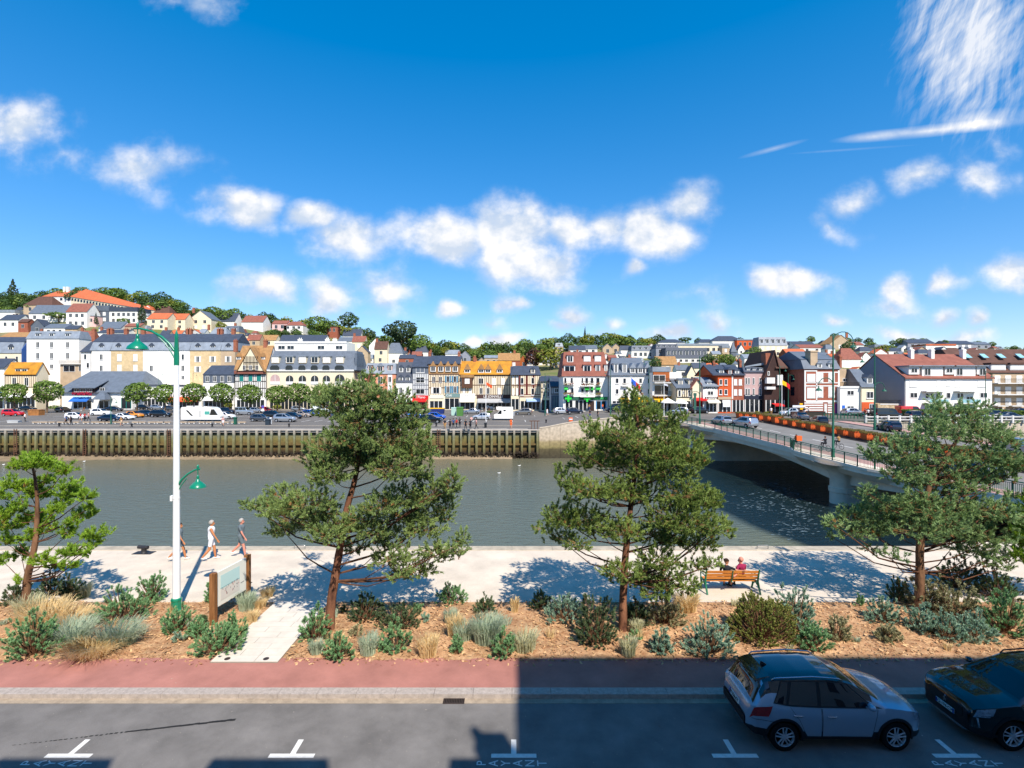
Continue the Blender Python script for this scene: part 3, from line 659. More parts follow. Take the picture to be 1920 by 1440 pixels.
# ---- shrubs: domes of stems that end in rosettes of narrow leaves
E_g = leafmat('spurge_green', '#9dc088', '#568856', .35, 3); E_b = leafmat('spurge_blue', '#b0c8ae', '#6f957c', .35, 3)
E_d = leafmat('shrub_dark', '#74875c', '#3d5038', .4, 3); E_o = leafmat('shrub_olive', '#a5a858', '#667036', .45, 3); E_p = leafmat('shrub_dusty', '#bcb48c', '#868a62', .5, 3)
G_b = leafmat('grass_blue', '#d0d8bc', '#a0b49a', .7, 2, .45); G_s = leafmat('grass_straw', '#f6e2b4', '#dcbe84', .8, 2, .45); G_m = leafmat('grass_mixed', '#e6dcb4', '#b8bf9c', .8, 2, .45)
M_stem = mat('shrub_stem', '#7a5a40', .9, .2, 5)
def bed_z(y): return ZK + .035
def shrub(px, py, wpx, hpx, m, label, nh=None, L=.07, Wd=.013, nn=18, group='low shrubs on the planting bed', ball=False, flat=1.0):
    g = G(px, py, ZK + .03); s = g.y / 960; rx = wpx * s / 2; h = hpx * s * .98 + .04; rx *= 1.1; g = g + Vector((0, rx * .5, 0))
    t = thing('shrub', label, 'shrub', g, group)
    nh = nh or int(26 + 150 * rx * max(h, .3)); nh = int(nh * (2.0 if ball else 1.25))
    d = nrm(rng.normal(size=(nh, 3))); d[:, 2] = np.abs(d[:, 2]) * flat; d = nrm(d)
    r = rng.uniform(.55 if not ball else .8, 1.04, (nh, 1)); p = np.array(g) + d * r * np.array([rx, rx * .85, h]) * (1 + .12 * np.sin(7 * d[:, :1] + px)) + np.array([0, 0, .03])
    A = nrm(d * np.array([1, 1, .8]) + np.array([0, 0, .7]) + rng.normal(size=(nh, 3)) * .2)
    b = MB()
    for i in range(0, nh, 2):
        q = Vector(p[i]); b.tube([g + Vector((rnd.uniform(-.1, .1) * rx, rnd.uniform(-.1, .1) * rx, -.02)), g.lerp(q, .55) + Vector((0, 0, -.1 * h)), q], [.012, .009, .006], 4, cap=False)
    b.build('stems', M_stem, t)
    ps, As = [], []
    for k in range(4):
        ps.append(p - A * (.035 * k)); As.append(A)
    V, F = needles(np.concatenate(ps), np.concatenate(As), nn, L, Wd, 1.15, back=.02)
    np_obj('leaves', V, F, m, t); return t
def grass(px, py, wpx, hpx, m, label, n=None, lean=(0, 0), group='grass tufts on the planting bed'):
    g = G(px, py, ZK + .03); s = g.y / 960; rx = wpx * s / 2; h = hpx * s; g = g + Vector((0, rx * .4, 0))
    n = n or int(130 + 430 * rx)
    a = rng.uniform(0, 6.28, n); r = np.sqrt(rng.uniform(0, 1, n)) * rx * .45
    b0 = np.stack([g.x + np.cos(a) * r * 1.3, g.y + np.sin(a) * r, np.full(n, ZK + .01)], 1)
    th = a + rng.normal(size=n) * .7; ln = h * rng.uniform(.6, 1.12, n); out = rng.uniform(.15, 1.0, n) * rx * .75 + .04
    D = np.stack([np.cos(th) * out + lean[0] * rx, np.sin(th) * out * .9 + lean[1] * rx, ln], 1)
    sd = np.stack([-np.sin(th + 1), np.cos(th + 1), np.zeros(n)], 1) * rng.uniform(.006, .012, (n, 1))
    def q(u, dr): return b0 + D * np.array([1, 1, 0]) * (u ** 1.8) + D * np.array([0, 0, 1]) * (u - dr * u ** 3)[:, None] if False else b0 + D * np.array([1, 1, 0]) * u ** 1.8 + D * np.array([0, 0, 1]) * (u - .38 * u ** 3)
    V = np.stack([b0 - sd, b0 + sd, q(.4, 0) + sd, q(.75, 0) + sd * .8, q(1.05, 0), q(.75, 0) - sd * .8, q(.4, 0) - sd], 1).reshape(-1, 3)
    F = np.arange(len(V)).reshape(-1, 7)
    o = np_obj('grass_tuft', V, F, m); me = o.data; me.transform(Matrix.Translation(-g)); o.location = g
    return tag(o, label, 'grass', group)
for a in [
 (18,1135,56,34,E_d,'dark low shrub at the left edge of the bed under the small pine'),(84,1120,44,40,E_d,'dark shrub just right of the small pine trunk'),(122,1128,46,44,E_d,'dark leafy shrub between the small pine and the pale dry tuft'),
 (210,1172,96,60,E_g,'wide blue green shrub between the tall grasses and the bare bark'),(275,1130,54,48,E_g,'leggy shrub on the promenade edge left of the white lamp post'),(38,1238,92,84,E_g,'green shrub at the left edge, lowest on the bed'),
 (322,1190,62,48,E_g,'rounded green shrub at the foot of the white lamp post'),(366,1200,40,36,E_g,'small green shrub between the lamp post and the board'),(392,1232,88,56,E_g,'bushy green shrub in front of the picture board'),(430,1205,44,50,E_g,'upright blue green shrub at the path edge by the board'),
 (394,1130,30,34,E_g,'tiny flowering shrub left of the picture board'),(432,1122,56,34,E_d,'dark pink flowered shrub behind the picture board'),
 (586,1205,52,64,E_g,'blue green shrub against the foot of the leaning pine'),(630,1240,56,44,E_g,'bright green rounded shrub at the pavement right of the path'),(680,1168,60,52,E_d,'dark shrub in shade right of the leaning pine'),(744,1184,78,48,E_d,'dark spreading shrub in shade of the leaning pine, right one'),
 (737,1226,58,54,E_g,'green and rusty shrub near the pavement left of the straw tuft'),(845,1134,58,32,E_g,'low shrub on the promenade edge between the two big pines'),(856,1228,22,34,E_g,'thin little shrub beside the blue grass'),(944,1236,46,50,E_g,'green shrub at the pavement below the blue grass'),
 (908,1154,44,32,E_d,'small dark shrub on the promenade edge mid bed'),(1015,1142,40,30,E_d,'small dark shrub on the promenade edge in shade'),(1062,1170,80,46,E_b,'grey blue shrub in shade left of the broad pine'),(1122,1215,86,92,E_d,'big dark shrub at the foot of the broad pine'),(1195,1178,50,50,E_d,'dark shrub right behind the broad pine trunk'),
 (1252,1178,84,44,E_p,'dusty pinkish low shrub right of the broad pine'),(1244,1228,46,42,E_b,'pale blue rosette shrub right of the pavement grass'),(1340,1234,90,66,E_b,'loose blue green shrub left of the silver car'),
 (1500,1192,88,82,E_b,'tall blue green shrub behind the round olive bush'),(1534,1222,64,50,E_g,'green shrub behind the roof of the silver car'),(1580,1204,46,46,E_p,'dusty shrub alone on the bark above the silver car'),
 (1668,1172,62,46,E_b,'blue green shrub left of the grey green pine trunk'),(1674,1206,44,28,E_p,'low dusty shrub below the blue green one near the grey green pine'),(1694,1130,44,40,E_d,'dark shrub just left of the grey green pine trunk'),
 (1752,1150,74,68,E_p,'tall dusty shrub right of the grey green pine trunk'),(1815,1170,92,66,E_p,'broad dusty shrub between the grey green pine and the right edge'),(1745,1190,66,50,E_b,'blue green shrub in front of the grey green pine'),(1792,1205,72,46,E_b,'low blue green shrub left of the black car'),(1846,1206,72,48,E_b,'pale blue green shrub above the bonnet of the black car'),
 (1905,1196,80,84,E_g,'large green shrub at the right edge of the bed'),(1818,1110,84,58,E_d,'dark woody shrub on the promenade edge near the right'),(1888,1128,80,56,E_d,'dark twiggy shrub on the promenade edge at the right edge')]:
    shrub(*a)
shrub(1442, 1208, 118, 74, E_o, 'round dense olive bush on reddish stems above the silver car', nh=420, L=.05, Wd=.02, nn=8, ball=True)
for a in [
 (150,1122,36,40,G_m,'dry greyish tuft beside the small pine on the promenade edge'),(62,1182,130,72,G_s,'wide straw grass clump under the small pine',None,(-.1,-.1)),(110,1215,120,66,G_b,'blue grass clump left of the straw fringe'),(150,1238,130,44,G_s,'flattened straw grass spilling on the red pavement',None,(.15,-.3)),
 (205,1218,110,70,G_b,'blue grass clump beside the bare bark',None,(.3,-.1)),(40,1160,70,60,G_m,'mixed grass clump around the small pine trunk'),(120,1180,90,50,G_s,'straw grass right of the small pine trunk'),
 (458,1148,44,52,G_b,'blue grass at the foot of the picture board right post'),(498,1120,34,26,G_s,'straw grass along the path, top one'),(484,1142,34,30,G_s,'straw grass along the path, second from top'),(468,1168,34,32,G_s,'straw grass along the path beside the board'),(450,1185,26,24,G_s,'straw grass along the path, lowest one'),
 (590,1228,34,40,G_b,'thin blue grass at the right edge of the path'),(626,1212,40,32,G_s,'straw tuft at the foot of the leaning pine'),(688,1230,46,56,G_b,'pale blue grass between two green shrubs'),(800,1234,54,60,G_s,'straw tuft by the pavement between the pines'),(843,1172,32,44,G_b,'narrow blue grass below the promenade edge'),
 (868,1205,56,56,G_b,'blue grass left of the biggest blue grass'),(912,1212,80,78,G_b,'biggest blue grass between the two large pines',900),(984,1226,66,60,G_m,'mixed grass tuft next to the shade line on the pavement'),(850,1196,40,66,G_s,'tall thin straw grass between the pines'),(965,1150,20,46,G_s,'few tall straw blades near the promenade edge'),
 (1180,1232,42,54,G_m,'grey green grass in front of the broad pine'),(1290,1152,66,58,G_s,'straw grass bending out below the bench'),(1195,1190,30,40,G_m,'small grass at the foot of the broad pine')]:
    grass(*a)

# seedlings and weeds between them, and fallen needles on the bark
rw = random.Random(5); k = 0
while k < 46:
    px, py = rw.uniform(0, 1915), rw.uniform(1136, 1226)
    if 395 < px < 610: continue
    k += 1; kind = rw.random()
    if kind < .55: grass(px, py, rw.uniform(14, 30), rw.uniform(14, 34), rw.choice((G_s, G_m, G_b, G_s)), 'little weed tuft sprouting from the bark', 50, group='little weed tufts on the bark')
    else: shrub(px, py, rw.uniform(16, 34), rw.uniform(12, 26), rw.choice((E_g, E_p, E_b, E_d)), 'little seedling shrub sprouting from the bark', 14, group='little seedling shrubs on the bark')
n = 16000; x = rng.uniform(-30, 30, n); y = rng.uniform(15.12, 19.2, n); c_ = np.abs(np.sin(x * 1.3) * np.cos(y * 1.9 + x * .7)); ok = ~((x > -8.95) & (x < -6.8)) & (rng.uniform(0, 1, n) < .25 + c_); x, y = x[ok], y[ok]; n = len(x)
a = rng.uniform(0, 6.28, n); l = rng.uniform(.05, .17, n); w = .0045; z = ZK + rng.uniform(.05, .085, n) * np.clip((y - 15.05) / .3, .15, 1); ca, sa = np.cos(a), np.sin(a)
V = np.stack([np.stack([x + ca * l * u - sa * w * v, y + sa * l * u + ca * w * v, z + .012 * u], 1) for u, v in ((-.5, -1), (.5, -1), (.5, 1), (-.5, 1))], 1).reshape(-1, 3)
tag(np_obj('straw_litter', V, np.arange(4 * n).reshape(-1, 4), mat('fallen_straw', '#e0bf86', .9, .1, 2, .1, col2='#8a4f2c', island=.85)), 'fallen needles and dry straw lying over the bark', 'litter', kind='stuff')

# ---- white and green street lamp
M_lw = mat('lamp_white', '#e9e9e6', .35, .03, 2, .4); M_lg = mat('lamp_green', '#0f7a5c', .28, .06, 2, .5, coat=.4); M_bulb = mat('lamp_inner', '#d8dcd2', .4, 0)
def lamp_shade(t, c, s, m):
    b = MB(); b.lathe([(.03,.62),(.045,.6),(.07,.52),(.055,.44),(.09,.40),(.10,.33),(.2,.25),(.34,.12),(.38,.03),(.385,0),(.365,0),(.33,.1),(.18,.22),(.02,.25)], 26, c)
    b.v = [(c[0]+(x-c[0])*s, c[1]+(y-c[1])*s, c[2]+(z-c[2])*s) for x, y, z in b.v]
    o = b.build('lamp_shade', m, t, 50)
    b = MB(); b.ball((c[0], c[1], c[2] + .06 * s), .09 * s); b.build('bulb', M_bulb, o, True)
g = G(331, 1145, ZK); t = thing('street_lamp', 'tall white lamp post with green collar and two green bell shades on curved arms', 'street lamp', g)
LZ = g.y
def lz(py): return EYE - (py - 720) / 960 * LZ
b = MB(); b.lathe([(.135, 0), (.115, lz(1000) - ZK), (.10, lz(800) - ZK), (.085, lz(684) - ZK)], 18, g); b.build('pole', M_lw, t, 50)
b = MB(); b.lathe([(.19,0),(.19,.05),(.17,.07),(.17,.36),(.185,.38),(.185,.44),(.14,.47)], 8, g); b.build('base_collar', M_lg, t)
b = MB(); zt = lz(684) - ZK; b.lathe([(.088, zt - .02), (.09, zt + .3), (.06, zt + .95), (.07, zt + 1.0), (.03, zt + 1.2), (.012, zt + 1.25)], 12, g); b.build('finial', M_lg, t, 50)
k = LZ / 960
def lp(px, py): return Vector(((px - 960) * k, LZ, lz(py)))
b = MB(); b.tube([lp(327, 658), lp(318, 645), lp(304, 632), lp(284, 621), lp(262, 616), lp(251, 616)], [.05, .05, .045, .04, .035, .03], 8)
b.tube([lp(327, 672), lp(318, 655), lp(308, 642), lp(294, 629)], .022, 6); b.tube([lp(258, 617), lp(258, 632)], .018, 6); b.ball(lp(258, 610), (.05, .05, .11)); b.build('arm', M_lg, t, 50)
lamp_shade(t, lp(258, 655), .9, M_lg)
b = MB(); b.tube([lp(334, 910), lp(341, 899), lp(352, 889), lp(366, 881), lp(375, 879)], [.045, .045, .04, .035, .03], 8)
b.tube([lp(334, 921), lp(340, 910), lp(350, 897)], .02, 6); b.tube([lp(371, 880), lp(371, 890)], .018, 6); b.ball(lp(371, 876), (.045, .045, .1)); b.build('arm', M_lg, t, 50)
lamp_shade(t, lp(371, 914), .72, M_lg)
b = MB(); b.lathe([(.118, 0), (.118, .05)], 14, (g.x, g.y, lz(935))); b.box(g.x - .2, g.x - .12, g.y - .06, g.y + .06, lz(939), lz(929)); b.build('clamp', M_lw, t)

# ---- picture board on two timber posts
M_post = mat('post_timber', '#9a6b42', .8, .12, 3, .2, col2='#6b4526', bump=.4, bscale=25, stretch=(4, 4, .4)); M_panel = mat('panel_white', '#e4e2d4', .5, .02, 1)
pL, pR = G(400, 1172, ZK), G(464, 1130, ZK)
t = thing('picture_board', 'white board with a beach picture between two brown timber posts beside the stone path', 'sign', (pL + pR) / 2)
for p, top in ((pL, 1075), (pR, 1040)):
    zt = EYE - (top - 720) / 960 * p.y; b = MB(); b.box(p.x - .09, p.x + .09, p.y - .09, p.y + .09, ZK - .05, zt); b.build('post', M_post, t)
dv = (pR - pL); dv.z = 0; Ld = dv.length; dv.normalize(); nv = Vector((dv.y, -dv.x, 0))
zb, zt = EYE - (1142 - 720) / 960 * pL.y, EYE - (1077 - 720) / 960 * pL.y
def pb(u, z, o=0.0): q = pL + dv * (.12 + (Ld - .24) * u) + nv * o; return (q.x, q.y, zb + (zt - zb) * z)
def pquad(u0, u1, z0, z1, o, bb, m=0): bb.hexa([pb(u0, z0, o - .004), pb(u1, z0, o - .004), pb(u1, z1, o - .004), pb(u0, z1, o - .004)], [pb(u0, z0, o), pb(u1, z0, o), pb(u1, z1, o), pb(u0, z1, o)], m)
b = MB(); b.hexa([pb(0, 0, -.03), pb(1, 0, -.03), pb(1, 0, .03), pb(0, 0, .03)], [pb(0, 1, -.03), pb(1, 1, -.03), pb(1, 1, .03), pb(0, 1, .03)]); b.build('panel', M_panel, t)
b = MB(); pquad(.12, .76, .50, .86, .036, b, 0); pquad(.12, .76, .47, .50, .036, b, 1); pquad(.12, .76, .12, .47, .036, b, 2)
r2 = random.Random(3)
for i in range(26):
    u = .14 + .6 * r2.random(); z = .2 + .26 * r2.random() ** .7; w = .006 + .007 * r2.random(); hh = .03 + .04 * r2.random(); pquad(u, u + w, z, z + hh, .040, b, 3 + i % 3)
for i in range(6): pquad(.8 + i * .022, .815 + i * .022, .3 + .002 * i, .315 + .002 * i, .036, b, 3)
b.build('picture', [mat('pic_sky', '#bcd9d4', .5, .04, .5), mat('pic_sea', '#86b5b3', .5, 0), mat('pic_sand', '#d8d0c4', .5, .04, 3), mat('pic_dark', '#33323a', .5, 0), mat('pic_red', '#a35a55', .5, 0), mat('pic_grey', '#6f747c', .5, 0)], t)

# ---- bench
M_slat = mat('bench_slat', '#d98f3c', .5, .12, 4, .3, col2='#b96a24', stretch=(.6, 6, 6)); M_bg = mat('bench_green', '#13694a', .4, .05, 3, .4); M_pad = mat('concrete_pad', '#c9bda9', .9, .08, 1)
bx0, bx1 = G(1328, 1118, ZK).x, G(1428, 1118, ZK).x; by = G(1378, 1116, ZK).y; bz = ZK + .02
b = MB(); b.box(bx0 - .55, bx1 + .5, by - .5, by + 1.25, -.01, ZK + .02); struct(b, 'bench_pad', M_pad)
t = thing('park_bench', 'orange slatted bench with green iron legs facing the river', 'bench', ((bx0 + bx1) / 2, by + .4, bz))
for k in range(4): b = MB(); b.box(bx0 + .03, bx1 - .03, by + .26 + k * .115, by + .355 + k * .115, bz + .42, bz + .455); b.build('seat_slat', M_slat, t)
for k in range(3):
    z = bz + .53 + k * .13; y = by + .2 - k * .045; b = MB(); b.hexa([(bx0+.03, y, z), (bx1-.03, y, z), (bx1-.03, y+.03, z), (bx0+.03, y+.03, z)], [(bx0+.03, y-.035, z+.1), (bx1-.03, y-.035, z+.1), (bx1-.03, y-.005, z+.1), (bx0+.03, y-.005, z+.1)]); b.build('back_slat', M_slat, t)
for x in (bx0, bx1):
    b = MB(); s = .035
    b.tube([(x, by - .02, bz), (x, by + .12, bz + .25), (x, by + .2, bz + .42), (x, by + .17, bz + .6), (x, by + .06, bz + .94)], [.035, .04, .04, .035, .028], 6)
    b.tube([(x, by + .72, bz), (x, by + .62, bz + .22), (x, by + .66, bz + .42)], [.035, .04, .04], 6); b.tube([(x, by + .12, bz + .25), (x, by + .4, bz + .36), (x, by + .62, bz + .22)], .03, 6)
    b.tube([(x, by + .2, bz + .42), (x, by + .7, bz + .41)], .03, 6); b.tube([(x, by + .68, bz + .42), (x, by + .7, bz + .62), (x, by + .4, bz + .66), (x, by + .15, bz + .64)], .024, 6)
    b.build('end_frame', M_bg, t, 50)
b = MB(); xm = (bx0 + bx1) / 2; b.tube([(xm, by + .66, bz + .41), (xm, by + .2, bz + .41), (xm, by + .06, bz + .9)], .02, 6); b.build('middle_bracket', M_bg, t)

# ---- quay fittings
M_blk = mat('black_iron', '#2b2a2c', .55, .15, 4, .4)
g = G(270, 1037, ZK); t = thing('mooring_bollard', 'black iron mooring bollard on a base plate at the quay edge', 'bollard', g)
b = MB(); b.box(g.x - .45, g.x + .45, g.y - .22, g.y + .22, ZK + .001, ZK + .025); b.build('base_plate', M_blk, t)
b = MB(); b.lathe([(.16, .02), (.12, .08), (.11, .2), (.15, .26), (.15, .3), (.08, .34)], 14, g); b.tube([g + Vector((-.28, 0, .3)), g + Vector((.2, 0, .27))], [.09, .09], 8); b.build('head', M_blk, t, 50)
for px, l in ((562, 'pale metal ladder handrail loop on the quay edge by the leaning pine'), (1430, 'pale metal ladder handrail loop on the quay edge beyond the bench')):
    g = G(px, 1029, ZK + .03); b = MB(); b.tube([g + Vector((-.27, 0, -.02)), g + Vector((-.27, 0, .14)), g + Vector((-.22, 0, .17)), g + Vector((.22, 0, .17)), g + Vector((.27, 0, .14)), g + Vector((.27, 0, -.02))], .022, 6)
    o = b.build('handrail', mat('galvanised', '#9c9c98', .4, .1, 5, .5, metal=.6), None, 50); tag(o, l, 'handrail', 'ladder handrails on the quay edge')
# ---- people: one skin over joined limbs
SK = dict(skin=mat('skin', '#c98f6e', .6, .05, 6), skin2=mat('skin_tanned', '#b8794f', .6, .05, 6), skin3=mat('skin_red', '#c58571', .6, .05, 6), white=mat('cloth_white', '#dcdce0', .9, .05, 8), grey=mat('cloth_grey', '#5e6a70', .9, .08, 8), dark=mat('cloth_dark', '#23252c', .9, .1, 8),
  maroon=mat('cloth_maroon', '#8e1f47', .9, .08, 8), beige=mat('cloth_beige', '#c2ae92', .9, .08, 8), blue=mat('cloth_blue', '#2f4a78', .9, .08, 8), red=mat('cloth_red', '#b3352f', .9, .08, 8), orange=mat('cloth_orange', '#d9622e', .9, .08, 8), pink=mat('cloth_pink', '#d0a09a', .9, .08, 8), tan=mat('cloth_tan', '#a8814f', .9, .08, 8),
  hair=mat('hair_brown', '#3a281d', .7, .2, 20), grey_hair=mat('hair_grey', '#a8a29a', .7, .15, 20), shoe=mat('shoe_white', '#dad8d4', .7, .05, 8), black=mat('shoe_black', '#1a1a1c', .6, .05, 8), lips=mat('lips', '#9c5147', .6, 0), eye=mat('eye_dark', '#1d1712', .3, 0))
def person(label, loc, rz, cols, pose='walk', scale=1.0, vox=.014, group=None, cat='person', hairlen=0, turn=0.0, arms=None, legs=None, fingers=True):
    """cols: skin, top, bottom, shoes, hair; local x right, y forward, z up; standing height 1.72"""
    sk, top, bot, sh, hr = cols; cap = []
    def c(p0, p1, r0, r1, m): cap.append((Vector(p0), Vector(p1), r0, r1, m))
    sit = pose == 'sit'; hz = .50 if sit else .92
    hip = {-1: Vector((-.09, 0, hz)), 1: Vector((.09, 0, hz))}
    c((-.07, 0, hz + .04), (.07, 0, hz + .04), .125, .125, bot)
    c((0, 0, hz + .12), (0, .0, hz + .26), .135, .128, top); c((0, .0, hz + .26), (0, .01, hz + .42), .13, .15, top); c((-.11, 0, hz + .45), (.11, 0, hz + .45), .085, .085, top); c((-.15, 0, hz + .46), (.15, 0, hz + .46), .06, .06, top)
    c((0, 0, hz + .48), (0, .02, hz + .6), .055, .05, sk)
    Hc = Vector((0, .03, hz + .69)); ct, stn = math.cos(turn), math.sin(turn)
    def hp(x, y, z): return Hc + Vector((x * ct - y * stn, x * stn + y * ct, z))
    c(hp(0, -.015, .02), hp(0, -.01, .03), .095, .098, sk); c(hp(0, .025, -.06), hp(0, .03, -.05), .062, .068, sk); c(hp(0, .1, -.01), hp(0, .107, -.03), .012, .018, sk)
    for s in (-1, 1): c(hp(.092 * s, -.005, -.01), hp(.098 * s, -.01, .02), .012, .016, sk); c(hp(.035 * s, .085, .012), hp(.035 * s, .087, .012), .012, .012, 'eye')
    c(hp(-.02, .088, -.065), hp(.02, .088, -.065), .009, .009, 'lips')
    for s in (-1, 1):
        if sit: kn = hip[s] + Vector((.05 * s, .44, .02)); an = kn + Vector((0, .06, -.42)); 
        else:
            ph = (legs or (.32, -.28))[0 if s < 0 else 1]; kn = hip[s] + Vector((.005 * s, .44 * math.sin(ph) + .02, -.44 * math.cos(ph))); pb_ = ph - (.5 if ph < 0 else .12); an = kn + Vector((0, .41 * math.sin(pb_), -.41 * math.cos(pb_)))
        bl = bot if bot != 'short_white' else 'white'
        c(hip[s], hip[s].lerp(kn, .62), .098, .08, bl); lower = sk if cols_short(cols) else bl
        c(hip[s].lerp(kn, .62), kn, .078 if lower != sk else .07, .058, bl if not cols_short(cols) else sk); c(kn, kn.lerp(an, .4), .056, .058, lower); c(kn.lerp(an, .4), an, .058, .036, lower)
        c(an + Vector((0, -.03, -.04)), an + Vector((.01 * s, .15, -.055)), .042, .034, sh)
    ar = arms or {-1: [(-.05, -.1, -.27), (0, .1, -.23)], 1: [(.05, .12, -.26), (0, .12, -.21)]}
    for s in (-1, 1):
        s0 = Vector((.19 * s, 0, hz + .46)); el = s0 + Vector(ar[s][0]); wr = el + Vector(ar[s][1]); fd = (wr - el).normalized()
        slv = top if cols_sleeve(cols) else sk
        c(s0, s0.lerp(el, .55), .056, .05, slv); c(s0.lerp(el, .55), el, .045, .039, sk); c(el, wr, .038, .026, sk)
        pm = wr + fd * .085; c(wr + fd * .02, pm, .028, .034, sk)
        if fingers:
            u = fd.cross(Vector((1, 0, 0) if abs(fd.x) < .8 else (0, 1, 0))).normalized(); w = fd.cross(u)
            for i, l in enumerate((.065, .078, .072, .055)):
                o = u * (.027 - .018 * i); k1 = pm + o + fd * l * .5 - w * .004; c(pm + o * .9, k1, .011, .010, sk); c(k1, k1 + fd * l * .42 - w * .022, .010, .0085, sk)
            c(wr + fd * .035 + u * .03, wr + fd * .075 + u * .058, .012, .011, sk); c(wr + fd * .075 + u * .058, wr + fd * .108 + u * .06 - w * .012, .011, .009, sk)
    b = MB()
    for p0, p1, r0, r1, m in cap:
        b.ball(p0, r0, 10, 7); b.ball(p1, r1, 10, 7)
        if (p1 - p0).length > .004: b.tube([p0, p1], [r0, r1], 10)
    me = bpy.data.meshes.new('body'); me.from_pydata(b.v, [], b.f); o = bpy.data.objects.new('person', me); C.objects.link(o)
    md = o.modifiers.new('skin', 'REMESH'); md.mode = 'VOXEL'; md.voxel_size = vox; md.use_smooth_shade = True
    m2 = o.modifiers.new('sm', 'SMOOTH'); m2.iterations = 2; m2.factor = .4
    dg = bpy.context.evaluated_depsgraph_get(); me2 = bpy.data.meshes.new_from_object(o.evaluated_get(dg)); o.modifiers.clear(); o.data = me2; bpy.data.meshes.remove(me)
    nf = len(me2.polygons); cen = np.zeros(nf * 3); me2.polygons.foreach_get('center', cen); cen = cen.reshape(-1, 3); best = np.full(nf, 9.0); idx = np.zeros(nf, dtype=np.int32); names = []
    for p0, p1, r0, r1, m in cap:
        if m not in names: names.append(m)
        a, d = np.array(p0), np.array(p1 - p0); L2 = max(d @ d, 1e-9); u = np.clip(((cen - a) @ d) / L2, 0, 1); ds = np.linalg.norm(cen - a - u[:, None] * d, axis=1) - (r0 + (r1 - r0) * u)
        if m in ('eye', 'lips'): ds = ds - .004
        w = ds < best; best[w] = ds[w]; idx[w] = names.index(m)
    for m in names: me2.materials.append(SK[m])
    me2.polygons.foreach_set('material_index', idx); me2.polygons.foreach_set('use_smooth', np.ones(nf, dtype=bool)); me2.name = 'body'
    o.location = loc; o.rotation_euler = (0, 0, rz); o.scale = (scale,) * 3; tag(o, label, cat, group)
    if hr:
        h = MB(); 
        for i in range(7):
            for j in range(14):
                t0, t1 = [math.pi * (.02 + .62 * q / 7) for q in (i, i + 1)]; a0, a1 = 2 * math.pi * j / 14, 2 * math.pi * (j + 1) / 14; r = .112
                def hpp(t_, a_):
                    y = -math.cos(a_) * math.sin(t_); z = math.cos(t_)
                    if y > .25: z = max(z, .42)
                    return hp(math.sin(a_) * math.sin(t_) * r, -.012 + y * r * (1.03 if y < 0 else .9), .028 + z * r - (hairlen * .12 if y < 0 and z < .1 else 0))
                h.poly([hpp(t0, a0), hpp(t0, a1), hpp(t1, a1), hpp(t1, a0)])
        if hairlen < 0: h.ball(hp(0, -.08, .1), .05)
        hm = h.build('hair', SK[hr], None, True); hm.parent = o
    return o
def cols_short(c): return c[2] in ('white', 'orange', 'grey', 'beige')
def cols_sleeve(c): return c[1] not in ('white',)
def feet(px, py, z=ZK): return G(px, py, z)
gp = feet(396, 1050); person('woman in sleeveless white top and white shorts walking on the promenade', gp + Vector((0, 0, .01)), R(-62), ('skin2', 'white', 'white', 'shoe', 'grey_hair'), legs=(.22, -.2), scale=1.06)
gp = feet(452, 1044); person('man in grey blue shirt and shorts walking past the picture board', gp + Vector((0, 0, .01)), R(-80), ('skin3', 'grey', 'grey', 'shoe', 'grey_hair'), legs=(-.3, .28), scale=1.04)
gp = feet(341, 1051); person('person in grey with tanned legs half hidden behind the white lamp post', gp + Vector((-.12, 0, .01)), R(-75), ('skin2', 'grey', 'grey', 'shoe', 'hair'), legs=(.3, -.28), scale=1.0)
xm = G(1380, 1100, ZK).x
person('bald man in a maroon T-shirt sitting on the bench', (xm + .03, by + .42, bz), R(22), ('skin3', 'maroon', 'dark', 'black', None), 'sit', turn=.85, vox=.012, arms={-1: [(-.15, -.1, -.24), (-.2, -.12, .02)], 1: [(.06, .08, -.27), (-.06, .2, -.08)]})
person('woman with dark bun and dark top on the bench, arm round the man', (xm - .56, by + .42, bz), R(-28), ('skin', 'dark', 'beige', 'black', 'hair'), 'sit', turn=-.5, hairlen=-1, vox=.012, scale=.95, arms={-1: [(-.06, .1, -.26), (.05, .2, -.05)], 1: [(.24, -.02, -.06), (.22, -.06, .05)]})
b = MB(); b.box(xm - .38, xm - .12, by + .33, by + .5, bz + .46, bz + .8); b.tube([(xm - .33, by + .42, bz + .79), (xm - .29, by + .42, bz + .95), (xm - .2, by + .42, bz + .95), (xm - .16, by + .42, bz + .79)], .012, 6)
o = b.build('tote_bag', SK['beige'], None); tag(o, 'beige cloth bag standing between the couple on the bench', 'bag')
# ================================================================ CARS
def itp(tab, x):
    return lerp_tab(tab, x)
M_black = mat('black_plastic', '#15161a', .55, .08, 6, .4); M_tyre = mat('tyre_rubber', '#121214', .85, .1, 8, .2); M_rim = mat('alloy_rim', '#b4b8be', .35, .04, 3, .6, metal=.35)
M_cglass = mat('car_glass', '#0b1016', .03, 0, 1, .8); M_chrome = mat('chrome', '#b5bac2', .18, 0, 1, .7, metal=1.0); M_tail = mat('tail_lamp_red', '#8e0d14', .12, .1, 9, .6, coat=1); M_lampg = mat('headlamp_glass', '#7b8a98', .08, .3, 22, .8, coat=1)
M_plate = mat('number_plate', '#d5d5cf', .45, 0); M_pblue = mat('plate_blue', '#1c4fa8', .5, 0); M_ptxt = mat('plate_letters', '#0c0c0e', .6, 0); M_seam = mat('panel_gap', '#08090b', .8, 0)
def paint(name, col, metal=.0, rough=.22): return mat('paint_' + name, col, rough, .02, 2, .5, metal=metal, coat=1.0)
P_silver = paint('silver_blue', '#98a9bb', .35, .25); P_blackc = paint('black', '#060608', 0, .15)
